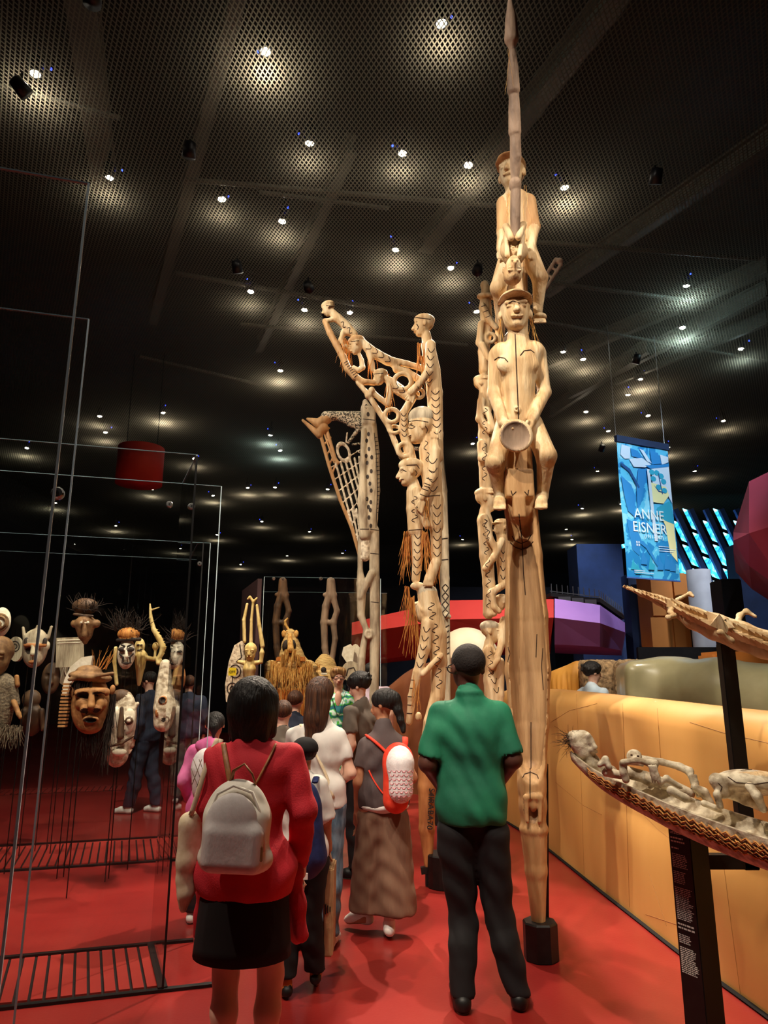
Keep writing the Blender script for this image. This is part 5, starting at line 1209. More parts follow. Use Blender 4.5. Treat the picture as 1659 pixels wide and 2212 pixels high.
# ---- boy in cap with navy backpack
L5 = px_floor(655, 1700, 4.25)
B5 = Person(L5, 1.30, 8, 'child in black cap, white tee and black trousers with a navy backpack', 'skin_tan', False, .011, Jpx(L5, 1.30, 8, shL=(630, 1698, 0), elL=(622, 1770, 0), wrL=(630, 1830, .1), shR=(686, 1698, 0), elR=(704, 1765, .02), wrR=(708, 1820, .08), kneeL=(622, 1990, .02), ankL=(618, 2125, -.03), toeL=(604, 2160, .08), kneeR=(668, 1985, .0), ankR=(682, 2098, .05), toeR=(684, 2125, .16)), hy=30)
B5.top('cloth_white', .95, .49, .020, 'tee_shirt', .012, .84, rr=1.3); B5.pants('cloth_black', .018); B5.shoes('shoe_black', accent='shoe_orange'); B5.hair('short', 'hair_black')
S = Sculpt(0, .009, .015); S.ell(B5.hw(0, .06, .20), np.array([.42, .48, .36])*B5.H, B5.hf); S.ell(B5.hw(0, -.5, .12), np.array([.30, .34, .05])*B5.H, B5.hf); S.box(B5.hw(0, 0, -.32), np.array([.8, .5, .4])*B5.H, B5.hf, .001, k=.004, sub=True); S.build('cap', ['cloth_black'], B5.o)
NB = empty('backpack', at(660, 1880, 4.02), 'navy blue backpack on the child in the black cap', 'backpack')
S = Sculpt(4.05, .009, .03); S.e(660, 1740, 32, 50, 0, 26); S.c(662, 1750, 32, 672, 1850, 34); S.c(672, 1850, 30, 664, 1872, 26); S.build('bag_body', ['bag_navy'], NB)
for pts in (((645, 1690, .08), (638, 1672, .16), (634, 1680, .26)), ((680, 1690, .08), (684, 1672, .16), (684, 1685, .26))):
    mb = MB(); mb.tube(list(smooth_path([at(x, y, 4.02+d) for x, y, d in pts], 10)), .018, 8, flat=.4); mb.build('strap', 'bag_navy', NB, True)
mb = MB(); q = at(650, 1893, 3.96); mb.box(q, (.07, .008, .03)); mb.build('label_patch', 'print_white', NB)
# kraft paper carrier beside the boy
PBg = empty('paper_bag', at(709, 2058, 4.35), 'brown paper carrier bag with printed mark held beside the child in the cap', 'bag')
p0, p1 = at(700, 1870, 4.35), at(722, 2058, 4.35); mb = MB(); mb.box(((p0[0]+p1[0])/2, 4.40, (p0[2]+p1[2])/2), (.055, .24, p0[2]-p1[2])); mb.build('bag_body', 'kraft', PBg, bevel=.008)
mb = MB(); mb.tube(list(smooth_path([at(703, 1872, 4.32), at(700, 1830, 4.32), at(706, 1812, 4.34), at(714, 1835, 4.36), at(716, 1872, 4.36)], 16)), .006, 6); mb.build('handle', 'canvas_cream', PBg, True)
mb = MB(); a = at(708, 1965, 4.27)
for i in range(3): mb.box(a+np.array([-.012+.012*i, .006, .0]), (.006, .004, .05-.012*i))
mb.build('printed_mark', 'ink', PBg)

# ---- child in pink with quilted white backpack
L6 = px_floor(455, 1700, 5.42)
C6 = Person(L6, 1.40, -10, 'child in pink hoodie with dark bun beside the glass edge', 'skin_tan', True, .012, {'elL': (-.14, -.02, .66), 'wrL': (-.12, .05, .54)}, hy=20)
C6.top('cloth_pink', 1.9, .47, .022, 'hoodie', .02, .845); C6.pants('cloth_black', .015); C6.shoes('shoe_white'); C6.hair('bun', 'hair_black')
S = C6.S(); S.ell(C6.W((0, -.07, 1.17)), (.10, .06, .06), C6.R); C6.wear(S, 'hood', 'cloth_pink')
QB = empty('backpack', at(448, 1730, 5.2), 'white quilted backpack on the child in pink', 'backpack')
S = Sculpt(5.22, .009, .02); S.e(446, 1655, 32, 38, 0, 22); S.c(442, 1665, 28, 446, 1705, 30); S.c(442, 1722, 14, 470, 1722, 14, -.03); ob = S.build('bag_body', ['bag_white'], QB)
L = [[(418+i*12, 1640), (440+i*12, 1700)] for i in range(-1, 4)] + [[(425+i*12, 1700), (448+i*12, 1640)] for i in range(-1, 4)]
engrave('quilting', ob, L, .8, 5.03, 'fibre_grey', QB)
# ---- man in grey tee facing left
L7 = px_floor(778, 1700, 6.6)
M7 = Person(L7, 1.69, 62, 'man with tousled dark hair in grey tee, head bowed to the left', 'skin_light', False, .012, {'elR': (.15, -.02, .65), 'wrR': (.12, .13, .60)}, hy=10, hp=-14)
M7.top('cloth_grey', .62, .50, .022, 'tee_shirt', .015, .845); M7.pants('cloth_black', .014); M7.shoes('shoe_black'); M7.hair('messy', 'hair_black')
# ---- woman in green zigzag dress facing us
L8 = px_floor(727, 1700, 9.3)
W8 = Person(L8, 1.785, 186, 'woman in green zigzag print dress with glasses, facing the viewer', 'skin_light', True, .011, {'elR': (.145, -.01, .655), 'wrR': (.10, .09, .60)}, hy=4)
W8.top('cloth_zigzag', .75, .46, .020, 'dress_bodice', .03, .835); W8.skirt('cloth_zigzag', .95, .24, .17, .27, 'dress_skirt', .8, wav=.05); W8.shoes('shoe_white'); W8.hair('updo', 'hair_blond'); W8.glasses()
S = Sculpt(0, .009, .01); S.ell(W8.W((0, .095, 1.40)), (.045, .03, .11), W8.R); S.build('neckline', ['skin_light'], W8.o)
W8.strap([(.06, .05, .83), (.03, .085, .76), (0, .10, .64), (-.03, .085, .76), (-.05, .05, .83)], .006, 'ink', name='lanyard')
S = Sculpt(0, .008, .004); S.cap(W8.hw(-.09, -.395, -.28), W8.hw(.09, -.395, -.28), .03*W8.H, .03*W8.H); S.build('lips', ['mouth'], W8.o)
# ---- heads half hidden in the group
for (x, Y, hh, yw, lab, hr, top_) in ((606, 5.9, 1.47, 5, 'child with dark hair half hidden behind the woman in white tee', 'hair_brown', 'cloth_grey'), (632, 7.2, 1.53, -10, 'brown-haired visitor mostly hidden behind the long-haired woman', 'hair_brown', 'cloth_navy'), (800, 9.7, 1.86, -4, 'visitor in lilac shirt standing behind the grey lattice pole', 'hair_black', 'cloth_lilac')):
    l_ = px_floor(x, 1700, Y); q = Person(l_, hh, yw, lab, 'skin_light', False, .014); q.top(top_, .6, .5, .02, 'shirt', .01); q.pants('cloth_navy'); q.shoes('shoe_black'); q.hair('short', hr)
# ---- man beyond the leather wall
l_ = px_floor(1294, 1700, 9.15); q = Person(l_, 1.85, -70, 'dark-haired man in pale blue shirt beyond the leather wall', 'skin_light', False, .013, hy=-10); q.top('cloth_sky', .7, .5, .024, 'shirt', .02); q.pants('cloth_navy'); q.shoes('shoe_black'); q.hair('messy', 'hair_black')
# ---- solid stand-ins for visitors reflected in the glass cases
l_ = px_floor(308, 1700, 9.6); q = Person(l_, 1.74, 75, 'visitor in navy top and dark trousers with white shoes reflected in the glass', 'skin_light', False, .013, {'kneeL': (-.056, .03, .275), 'ankL': (-.056, .07, .045), 'toeL': (-.066, .16, .012), 'kneeR': (.056, -.03, .275), 'ankR': (.056, -.09, .045), 'toeR': (.066, .0, .012), 'wrR': (.10, .17, .62), 'elR': (.15, .02, .64)}, hp=-15); q.top('cloth_navy', 1.8, .5, .03, 'jacket', .02); q.pants('cloth_navy', .02); q.shoes('shoe_white'); q.hair('short', 'hair_black')
l_ = px_floor(395, 1700, 10.4); q = Person(l_, 1.70, 20, 'second visitor in dark clothes farther back, glass reflection', 'skin_light', False, .014); q.top('cloth_navy', 1.8, .5, .03, 'jacket', .02); q.pants('cloth_grey', .02); q.shoes('shoe_white'); q.hair('short', 'hair_brown')

# ================================================================== glass cases on the left
UY = math.radians(16); U = np.array([math.cos(UY), math.sin(UY), 0]); NV = np.array([-math.sin(UY), math.cos(UY), 0])
ZT = 3.02
def pane(parent, a, b, z0, z1, edge_ends=(False, True), top=True, t=.012):
    a = np.array([a[0], a[1], 0.]); b = np.array([b[0], b[1], 0.]); d = b-a; L = np.linalg.norm(d); d /= L; R = np.stack([d, np.cross([0, 0, 1], d), [0, 0, 1]], 1)
    mb = MB(); mb.box((a+b)/2+np.array([0, 0, (z0+z1)/2]), (L, t, z1-z0), R); o = mb.build('glass_pane', 'glass', parent)
    mb = MB()
    for on, p in zip(edge_ends, (a, b)):
        if on: mb.box(p+np.array([0, 0, (z0+z1)/2]), (.006, t*1.1, z1-z0), R)
    if mb.v: mb.build('glass_edge', 'glass_edge', o)
    if top: mb = MB(); mb.box((a+b)/2+np.array([0, 0, z1]), (L, t*1.05, .004), R); mb.build('glass_edge', 'glass_edge_dim', o)
    return o
def disc(parent, p):
    mb = MB(); q = np.array(p); mb.tube([q+NV*-.02, q+NV*-.012, q+NV*.012], [.018, .024, .024], 14); o = mb.build('standoff', 'steel', parent)
    mb = MB(); mb.tube([q+NV*-.024, q+NV*-.019], [.007, .007], 8); mb.build('screw', 'black_metal', o)
# front case: front and rear panes, side pane, black gasket post, floor channels
c_f = on_z(351, 2142); c_b = on_z(424, 2034); s_b = on_z(326, 2042)
G1 = empty('glass_case', c_f, 'tall frameless glass display case with masks at the left', 'display case')
pane(G1, c_f-U*2.6, c_f, .01, ZT); pane(G1, c_b-U*3.2, c_b, .01, ZT)
pane(G1, c_f, s_b, .01, ZT, (False, False))
mb = MB(); mb.box(c_f+np.array([0, 0, ZT/2]), (.012, .016, ZT-.02), rotz(UY)); mb.build('gasket', 'black_cable', G1)
for (p, ln, ov) in ((c_f, 2.6, .26), (on_z(326, 2042), 2.6, .26)):
    mb = MB(); mb.box(p+U*(ov-ln)/2+np.array([0, 0, .008]), (ln+ov, .035, .016), rotz(UY)); mb.build('floor_channel', 'black_metal', G1)
mb = MB(); mb.bar(c_f+np.array([0, 0, .012]), s_b+np.array([0, 0, .012]), .05, .02); mb.build('floor_channel', 'black_metal', G1)
for (x, y) in ((366, 1090), (414, 1094)): disc(G1, at(x, y, c_b[1]-.1*(424-x)/60))
# second case behind it
d_f = on_z(386, 1859); d_b = on_z(371, 1808)
G2 = empty('glass_case', d_f, 'second glass display case farther back with carved figures', 'display case')
top2 = at(479, 1172, d_f[1])[2]
pane(G2, d_f-U*4.2, d_f+U*.12, .01, top2); pane(G2, d_b-U*4.2, d_b, .01, top2); pane(G2, d_f, d_b, .01, top2, (False, False))
disc(G2, at(431, 1218, d_f[1]))
for p in (d_f, d_b): mb = MB(); mb.box(p-U*2.1+np.array([0, 0, .008]), (4.2, .03, .016), rotz(UY)); mb.build('floor_channel', 'black_metal', G2)
mb = MB(); mb.box(d_f+U*.05+np.array([0, 0, top2/2]), (.012, .02, top2), rotz(UY)); mb.build('gasket', 'black_cable', G2)
# near glass screens at the left margin
eA = at(192, 397, 1.74); eB = at(192, 690, 2.50)
for e_, nm, lab in ((eA, 'a', 'nearest clear glass screen at the far left margin'), (eB, 'b', 'second clear glass screen just behind the nearest one')):
    G = empty('glass_screen', (e_[0], e_[1], 0), lab, 'glass screen'); pane(G, e_-U*1.6, e_, .0, e_[2], t=.008)
disc(G, at(125, 1066, 2.62))
# slatted floor grates
def grate(p0, depthv, n, pitch, label, gap=.016):
    G = empty('floor_grate', p0, label, 'floor grate', 'slatted floor grates')
    dl = np.linalg.norm(depthv); dn = depthv/dl; R = np.stack([U, np.cross([0, 0, 1], U), [0, 0, 1]], 1); sk = depthv - U*np.dot(depthv, U)
    mb = MB(); mb.prism([p0+np.array([0, 0, .001]), p0+depthv+np.array([0, 0, .001]), p0+depthv-U*n*pitch+np.array([0, 0, .001]), p0-U*n*pitch+np.array([0, 0, .001])], (0, 0, .003)); mb.build('gap_shade_plate', 'grate_black', G)  # flat black plate painted as the dark recess between slats
    me = None
    for i in range(n):
        q = p0-U*(i+.5)*pitch
        if me is None:
            mb = MB(); a = -U*(pitch-gap)/2; b = U*(pitch-gap)/2
            mb.prism([a+dn*.02, b+dn*.02, b+dn*(dl-.02), a+dn*(dl-.02)], (0, 0, .010)); o = mb.build('slat', 'slat_red', G, origin=(0, 0, 0)); me = o.data
        else:
            o = bpy.data.objects.new('slat', me); link(o, G)
        o.location = V(q+np.array([0, 0, .004]))
grate(on_z(345, 2138), on_z(323, 2046)-on_z(345, 2138), 30, .072, 'nearest red slatted floor grate inside the front glass case')
grate(on_z(382, 1856), on_z(369, 1811)-on_z(382, 1856), 40, .070, 'middle red slatted floor grate along the second glass case')
p_ = on_z(262, 1708); grate(p_, NV*.55, 34, .085, 'farthest red slatted floor grate behind the glass cases')
mb = MB(); a = on_z(385, 1820); mb.box(a+np.array([.12, 0, .004]), (.28, .42, .008), rotz(UY)); o = mb.build('floor_plate', 'black_metal'); tag(o, 'dark metal plate in the floor at the corner of the second case', 'floor plate')

# ------------------------------------------------------------------ masks and figures in the cases
def hung(name, x, y, Y, label, cat='mask', rodx=None, ytop=None):
    p = at(x, y, Y); o = empty(name, p, label, cat, 'masks and figures in the glass cases')
    q = at(rodx if rodx else x, y, Y+.06); mb = MB(); mb.tube([(q[0], q[1], .005), (q[0], q[1], q[2]/2), (q[0], q[1], q[2]+.1)], .0045, 5); mb.tube([(q[0], q[1], q[2]), (p[0], Y+.02, p[2])], .005, 5); mb.build('support_rod', 'black_cable', o); return o
# brown mask with hat and hair
Y = 5.9; T = hung('mask', 195, 1575, Y, 'brown face mask with wide nostrils, basket hat and dark fringe, largest in the case', rodx=178)
S = Sculpt(Y, .008, .014)
S.e(195, 1520, 40, 62, 0, 26); S.e(196, 1565, 26, 20, -.02, 18); S.c(170, 1497, 9, 190, 1494, 9, -.1); S.c(202, 1494, 9, 228, 1495, 9, -.1)
S.e(182, 1502, 13, 6, -.115, 12, sub=True, m=1); S.e(213, 1502, 13, 6, -.115, 12, sub=True, m=1); S.c(198, 1495, 5, 197, 1525, 8, -.11, -.14); S.e(183, 1533, 10, 9, -.11, 9); S.e(210, 1533, 10, 9, -.11, 9)
S.e(184, 1539, 8, 7, -.135, 12, sub=True, m=1); S.e(210, 1539, 8, 7, -.135, 12, sub=True, m=1); S.e(196, 1554, 17, 8, -.10, 9); S.e(195, 1556, 12, 4, -.125, 12, sub=True, m=1)
S.e(175, 1520, 12, 12, -.085, 9); S.e(220, 1520, 12, 12, -.085, 9); S.e(157, 1495, 6, 11, 0, 6); S.e(243, 1490, 6, 11, 0, 6)
S.build('face', ['clay_orange', 'paint_dark'], T)
S = Sculpt(Y, .009, .012); S.ell(S.P(195, 1462, .0), (.17, .15, .05), roty(.1)); S.ell(S.P(192, 1450, .0), (.10, .10, .05), None); S.c(150, 1468, 4, 243, 1455, 4, -.12); S.build('hat', ['clay'], T)
strands('fringe_hair', T, [at(x, 1468, Y-.10) for x in (166, 172, 178, 184, 190, 196)], .10, 70, .012, .003, 'feather', 3, curl=.08)
strands('side_hair', T, [at(x, y, Y) for x, y in ((246, 1500), (244, 1520), (240, 1545), (232, 1570))], .36, 90, .018, .003, 'feather', 5, curl=.16)
strands('beard', T, [at(x, 1582, Y) for x in (180, 190, 200, 212)], .18, 30, .015, .003, 'feather', 6, curl=.2)
strands('feathers', T, [at(x, 1445, Y) for x in (205, 215, 225)], .2, 16, .015, .003, 'raffia', 8, droop=(.25, 0, .8), curl=.3)
mb = MB()
for i in range(13): mb.box(at(146-i*.9, 1478+i*7.5, Y-.03), (.055+.012*math.sin(i*.25), .05, .016))
mb.build('side_basket', 'clay_orange', T)
# white-eyed long mask
Y = 6.35; T = hung('mask', 262, 1650, Y, 'long mask with white eye patches and ringed eye beside the brown face mask', rodx=248)
S = Sculpt(Y, .008, .012); S.e(262, 1575, 30, 78, 0, 18, rot=.10); S.e(253, 1630, 24, 26, -.01, 16); S.e(278, 1558, 14, 26, -.055, 8, rot=.1, m=1); S.e(249, 1552, 12, 24, -.055, 8, m=1); S.e(279, 1557, 8, 8, -.085, 5, m=2); S.e(279, 1557, 4, 4, -.10, 4, m=1); S.c(263, 1530, 4, 260, 1590, 8, -.09, -.11, m=2)
S.ch([(236, 1612, 3, -.09), (262, 1606, 3, -.11), (288, 1590, 3, -.08)], m=2); S.e(262, 1505, 22, 16, .01, 14, m=2); S.e(258, 1625, 16, 8, -.085, 6, m=1); S.c(290, 1530, 5, 297, 1520, 4, 0); S.build('face', ['wood_chalk', 'paint_white', 'wood_dark'], T)
# horned grey mask
Y = 6.6; T = hung('mask', 75, 1440, Y, 'grey oval mask with two upright horn ears and dark eye band', rodx=60)
S = Sculpt(Y, .008, .012); S.e(76, 1400, 27, 42, 0, 16); S.e(76, 1385, 26, 26, 0, 18); S.c(53, 1377, 4, 50, 1356, 3); S.c(104, 1377, 4, 111, 1354, 3); S.c(80, 1360, 3, 81, 1353, 3)
S.e(63, 1405, 13, 9, -.085, 7, sub=True, m=1); S.e(89, 1405, 13, 9, -.085, 7, sub=True, m=1); S.c(55, 1394, 4, 97, 1394, 4, -.075, m=2); S.c(72, 1396, 4, 71, 1412, 6, -.08, -.10); S.e(70, 1430, 9, 4, -.075, 6, m=2); S.e(56, 1386, 5, 9, -.075, 4, m=1); S.e(97, 1386, 5, 9, -.075, 4, m=1); S.e(104, 1395, 4, 9); S.build('face', ['wood_grey', 'paint_dark', 'wood_red'], T)
# bald dark head with net body
Y = 5.6; T = hung('carved_figure', 8, 1600, Y, 'dark bald head on a knotted net body with wooden arms at the left edge', 'figure')
S = Sculpt(Y, .010, .015); S.head(-4, 1418, 88, -10, 0, 0, ears=False); S.build('head', ['clay'], T)
S = Sculpt(Y, .010, .03); S.e(0, 1530, 28, 70, .02, 24); S.e(2, 1480, 30, 26, .02, 22); S.c(27, 1480, 10, 34, 1520, 9, 0); S.build('net_body', ['fibre_grey'], T)
S = Sculpt(Y, .008, .008); S.c(36, 1462, 5, 38, 1480, 5, -.02); S.c(30, 1515, 6, 40, 1542, 5, -.02, -.06); S.c(40, 1542, 5, 44, 1550, 4, -.06); S.build('arm', ['clay_orange'], T)
strands('net_fringe', T, [at(x, 1570, Y-.06) for x in (-10, 0, 10, 20, 26, 38)], .16, 90, .03, .004, 'fibre_grey', 12, curl=.25)
# pale round mask at the far left
Y = 6.3; T = hung('mask', 4, 1372, Y, 'pale round mask with spiral lines at the far left edge', rodx=-4)
S = Sculpt(Y, .009, .01); S.e(2, 1344, 21, 32, 0, 12); S.ring(0, 1345, 12, 2.5, -.055, m=1); S.ring(0, 1345, 18, 2, -.045, m=1); S.e(-2, 1350, 5, 8, -.06, 4, m=1); S.build('face', ['paint_white', 'clay'], T)
# triangular mask with hair bundle
Y = 6.5; T = hung('mask', 184, 1385, Y, 'triangular dark brown mask with bead eyes under a bundle of hair', rodx=186)
S = Sculpt(Y, .009, .012); S.c(162, 1347, 9, 208, 1347, 9); S.ch([(184, 1350, 22), (184, 1370, 15), (184, 1386, 6)]); S.c(160, 1327, 3, 200, 1331, 3, -.05, m=1); S.c(183, 1340, 4, 183, 1372, 6, -.10); S.e(176, 1345, 3.5, 3.5, -.115, 3, m=2); S.e(190, 1345, 3.5, 3.5, -.115, 3, m=2); S.e(184, 1310, 28, 18, .02, 18, m=1); S.build('face', ['clay', 'wood_dark', 'paint_white'], T)
strands('hair_bundle', T, [at(x, 1318, Y-.02) for x in (165, 178, 190, 202)], .16, 90, .03, .003, 'feather', 14, droop=(0, 0, .7), curl=.6)
# black and white painted mask
Y = 6.45; T = hung('mask', 273, 1442, Y, 'black and white painted face mask with orange cap and black plumes', rodx=272)
S = Sculpt(Y, .0075, .008); S.e(273, 1412, 19, 33, 0, 12); S.e(263, 1403, 8, 5, -.062, 4, m=1); S.e(283, 1403, 8, 5, -.062, 4, m=1); S.c(273, 1400, 2.5, 273, 1418, 4, -.065, -.08); S.ch([(258, 1412, 2, -.06), (266, 1420, 2, -.065), (264, 1432, 2, -.06)], m=1); S.ch([(288, 1412, 2, -.06), (280, 1420, 2, -.065), (282, 1432, 2, -.06)], m=1); S.e(273, 1433, 7, 3, -.06, 4, m=1); S.c(262, 1393, 2, 270, 1396, 2, -.06, m=1); S.c(284, 1393, 2, 276, 1396, 2, -.06, m=1); S.build('face', ['paint_white', 'paint_dark'], T)
S = Sculpt(Y, .009, .01); S.e(278, 1370, 24, 15, 0, 18); S.c(254, 1383, 4, 302, 1381, 4, -.04, m=1); S.build('cap', ['raffia', 'paint_dark'], T)
strands('plumes', T, [at(x, 1362, Y) for x in (252, 262, 275, 290, 300)], .22, 110, .02, .0035, 'feather', 15, droop=(0, 0, .7), curl=.7)
# yellow figure with toothed snake
Y = 6.75; T = hung('carved_figure', 302, 1478, Y, 'yellow smiling figure with outstretched arm beside a toothed snake', 'figure', rodx=306)
S = Sculpt(Y, .008, .01); S.e(302, 1397, 11, 18, 0, 9); S.e(298, 1393, 3, 2, -.045, 3, m=1); S.e(306, 1393, 3, 2, -.045, 3, m=1); S.c(297, 1405, 1.5, 307, 1403, 1.5, -.045, m=1); S.ch([(304, 1418, 14), (303, 1440, 10), (300, 1478, 4)]); S.ch([(312, 1420, 6), (332, 1424, 4), (346, 1421, 4)]); S.ch([(250, 1400, 4), (247, 1430, 4), (252, 1478, 4)]); S.e(336, 1396, 7, 9); S.c(336, 1404, 3, 334, 1422, 3); S.build('body', ['ochre_yellow', 'paint_dark'], T)
S = Sculpt(Y-.05, .008, .006); sn = [(324, 1305, 2), (326, 1335, 4), (332, 1360, 5), (344, 1380, 6), (352, 1398, 6), (348, 1412, 5), (340, 1425, 4), (342, 1432, 5)]; S.ch(sn)
for (a, b) in zip(sn[2:], sn[3:]):
    for t in (.1, .4, .7): x, y = a[0]+(b[0]-a[0])*t, a[1]+(b[1]-a[1])*t; S.c(x, y, 2.5, x+9, y-2, 1)
S.c(326, 1318, 2, 344, 1312, 1.5); S.build('snake', ['ochre_yellow'], T)
# tall elongated mask
Y = 6.7; T = hung('mask', 358, 1570, Y, 'tall elongated pale mask with round hollow eye tapering upward', rodx=372)
S = Sculpt(Y, .009, .01); S.ch([(357, 1435, 11), (355, 1480, 17), (356, 1530, 24), (352, 1560, 20)]); S.e(352, 1513, 9, 9, -.09, 8, m=1); S.e(352, 1512, 6, 6, -.115, 7, sub=True, m=2); S.e(358, 1556, 9, 6, -.10, 7, sub=True, m=2); S.e(340, 1540, 5, 9, -.085, 5, m=1); S.build('face', ['wood_chalk', 'wood_red', 'paint_dark'], T)
T = hung('mask', 386, 1470, 6.85, 'small brown mask with feathered top, solid stand-in for a glass reflection', rodx=388)  # solid mask added where the glass only reflects one
S = Sculpt(6.85, .009, .01); S.e(384, 1412, 15, 26, 0, 10, m=1); S.e(386, 1465, 15, 30, 0, 9); S.c(375, 1462, 3, 396, 1460, 3, -.05); S.c(386, 1462, 3, 386, 1478, 5, -.06); S.e(381, 1408, 5, 3, -.045, 3, m=2); S.e(390, 1408, 5, 3, -.045, 3, m=2); S.build('face', ['clay_orange', 'paint_white', 'paint_dark'], T)
strands('plumes', T, [at(x, 1385, 6.85) for x in (372, 384, 396)], .2, 60, .02, .0035, 'feather', 21, droop=(0, 0, .6), curl=.7)
# shields and boards
def board(name, pts, Y, thick, m_, label, lines=None, lm='paint_dark', rodx=None):
    T = hung(name, sum(p[0] for p in pts)/len(pts), max(p[1] for p in pts)-4, Y, label, 'shield', rodx); mb = MB(); mb.prism([at(x, y, Y) for x, y in pts], (0, thick, 0)); o = mb.build('board', m_, T)
    if lines: engrave('painted_lines', o, lines, 1.3, Y, lm, T)
    return T
def oval(cx, cy, rx, ry, n=20, rot=0): return [(cx+rx*math.cos(a)*math.cos(rot)-ry*math.sin(a)*math.sin(rot), cy+rx*math.cos(a)*math.sin(rot)+ry*math.sin(a)*math.cos(rot)) for a in np.linspace(0, 2*PI, n+1)[:-1]]
board('shield', [(200, 1416), (176, 1420), (152, 1440), (138, 1470), (134, 1500), (142, 1504), (150, 1480), (166, 1456), (196, 1436)], 6.45, .04, 'paint_white', 'white crescent shield dotted along its rim behind the brown mask', None)
board('shield', [(122, 1378), (176, 1376), (178, 1440), (120, 1442)], 7.3, .05, 'wood_grey', 'grey rectangular board with carved top band behind the horned mask', [[(124, 1384), (174, 1382)], [(124, 1390), (174, 1388)]] , 'paint_white')
board('shield', oval(33, 1402, 15, 27), 7.4, .05, 'wood_grey', 'small grey oval board with concentric eye beside the pale round mask', [oval(33, 1396, 4, 5, 10)+[(37, 1396)], oval(33, 1396, 9, 11, 12)+[(42, 1396)]])
board('shield', oval(137, 1440, 16, 40), 7.5, .05, 'wood_grey', 'narrow grey shield with faint white lines next to the rectangular board', [[(128, 1420), (138, 1440), (130, 1470)], [(145, 1415), (140, 1450), (147, 1470)]], 'paint_white')
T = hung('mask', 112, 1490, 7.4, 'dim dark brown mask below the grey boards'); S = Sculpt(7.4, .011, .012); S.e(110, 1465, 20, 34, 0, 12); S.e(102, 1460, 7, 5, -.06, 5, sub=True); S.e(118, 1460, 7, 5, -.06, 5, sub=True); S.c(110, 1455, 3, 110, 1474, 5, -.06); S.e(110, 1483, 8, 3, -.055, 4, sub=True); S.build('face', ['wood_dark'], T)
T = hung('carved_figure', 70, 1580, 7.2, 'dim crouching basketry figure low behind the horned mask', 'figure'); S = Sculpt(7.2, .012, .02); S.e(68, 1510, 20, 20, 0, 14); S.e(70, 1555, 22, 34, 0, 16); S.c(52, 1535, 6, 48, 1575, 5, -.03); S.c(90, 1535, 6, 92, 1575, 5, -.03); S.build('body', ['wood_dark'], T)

# ------------------------------------------------------------------ rear case with straw costumes
cl = at(571, 1246, 9.9); cr = at(822, 1253, 10.1); ZR = cl[2]
G3 = empty('glass_case', (cl[0], 9.9, 0), 'rear glass display case holding straw costumes', 'display case')
pane(G3, (cl[0], 9.9), (cr[0], 10.1), .01, ZR, (True, True)); sl_ = np.array([cl[0]-.35, 11.6, 0]); pane(G3, (sl_[0], sl_[1]), (cl[0], 9.9), .01, ZR, (False, False)); pane(G3, (sl_[0], 11.6), (cr[0]+.1, 11.8), .01, ZR, (False, False))
for x in (591, 612, 693): disc(G3, at(x, 1250, 9.88))
mb = MB(); mb.bar((cl[0], 9.9, .01), (cr[0], 10.1, .01), .04, .03); mb.build('floor_channel', 'black_metal', G3)
mb = MB(); p0 = at(531, 1276, 11.3); q0 = at(566, 1250, 10.0); mb.prism([(p0[0], 11.3, 0), (q0[0], 10.0, 0), (q0[0], 10.0, q0[2]), (p0[0], 11.3, p0[2])], (-.06, 0, 0)); o = mb.build('plum_screen', 'panel_purple'); tag(o, 'plum coloured display screen at the left of the rear case', 'screen')
def stand(parent, x, Y):
    p = at(x, 1500, Y); mb = MB(); mb.lathe((p[0], Y, 0), [(.2, 0), (.2, .03), (.02, .04), (.02, .9)], 14); mb.build('stand', 'black_metal', parent)
Y = 10.6; T = empty('straw_costume', (at(630, 1500, Y)[0], Y, 0), 'orange straw costume with conical face hood, black eyes and hooked crest', 'costume'); stand(T, 630, Y)
S = Sculpt(Y, .011, .02); S.ch([(627, 1370, 12), (628, 1395, 20), (630, 1420, 27), (632, 1434, 36)], m=0); S.ell(S.P(633, 1442, 0), (.36, .18, .12), None); S.ch([(634, 1450, 32), (634, 1475, 26), (634, 1496, 30)]); S.c(585, 1440, 14, 582, 1470, 12); S.c(668, 1440, 14, 672, 1468, 12); S.build('body', ['straw_weave'], T)
S = Sculpt(Y, .008, .006); S.e(617, 1394, 7, 12, -.13, 6, rot=.2); S.e(634, 1392, 5, 10, -.13, 6, rot=-.15); S.e(628, 1410, 4, 4, -.18, 5); S.build('eyes', ['paint_dark'], T)
S = Sculpt(Y, .008, .01); S.c(626, 1372, 5, 628, 1404, 7, -.12, -.20); S.e(613, 1369, 5, 8, -.05, 3); S.e(640, 1369, 5, 8, -.05, 3); S.ch([(626, 1365, 3), (617, 1350, 3), (616, 1342, 2.5), (621, 1336, 2)]); S.ring(626, 1366, 9, 2, 0, np.eye(3)); S.build('crest', ['straw'], T)
mb = MB()
for (x, y, w_, h_) in ((606, 1424, 18, 10), (652, 1424, 16, 10), (612, 1448, 16, 14), (648, 1448, 14, 14)): mb.box(at(x, y, Y-.22), (w_*S.M(y), .03, h_*S.M(y)))
mb.build('chest_band', 'straw_orange', T, bevel=.01)
strands('straw_fringe', T, [at(x, 1486, Y-.22) for x in range(606, 664, 6)], .62, 150, .03, .006, 'straw', 31, curl=.10); strands('straw_fringe', T, [at(x, 1490, Y-.23) for x in range(606, 664, 6)], .55, 110, .03, .006, 'straw_orange', 32, curl=.12)
strands('arm_fringe', T, [at(x, y, Y-.12) for x, y in ((578, 1452), (586, 1466), (594, 1450), (670, 1452), (678, 1462))], .42, 120, .03, .006, 'straw', 33, curl=.12)
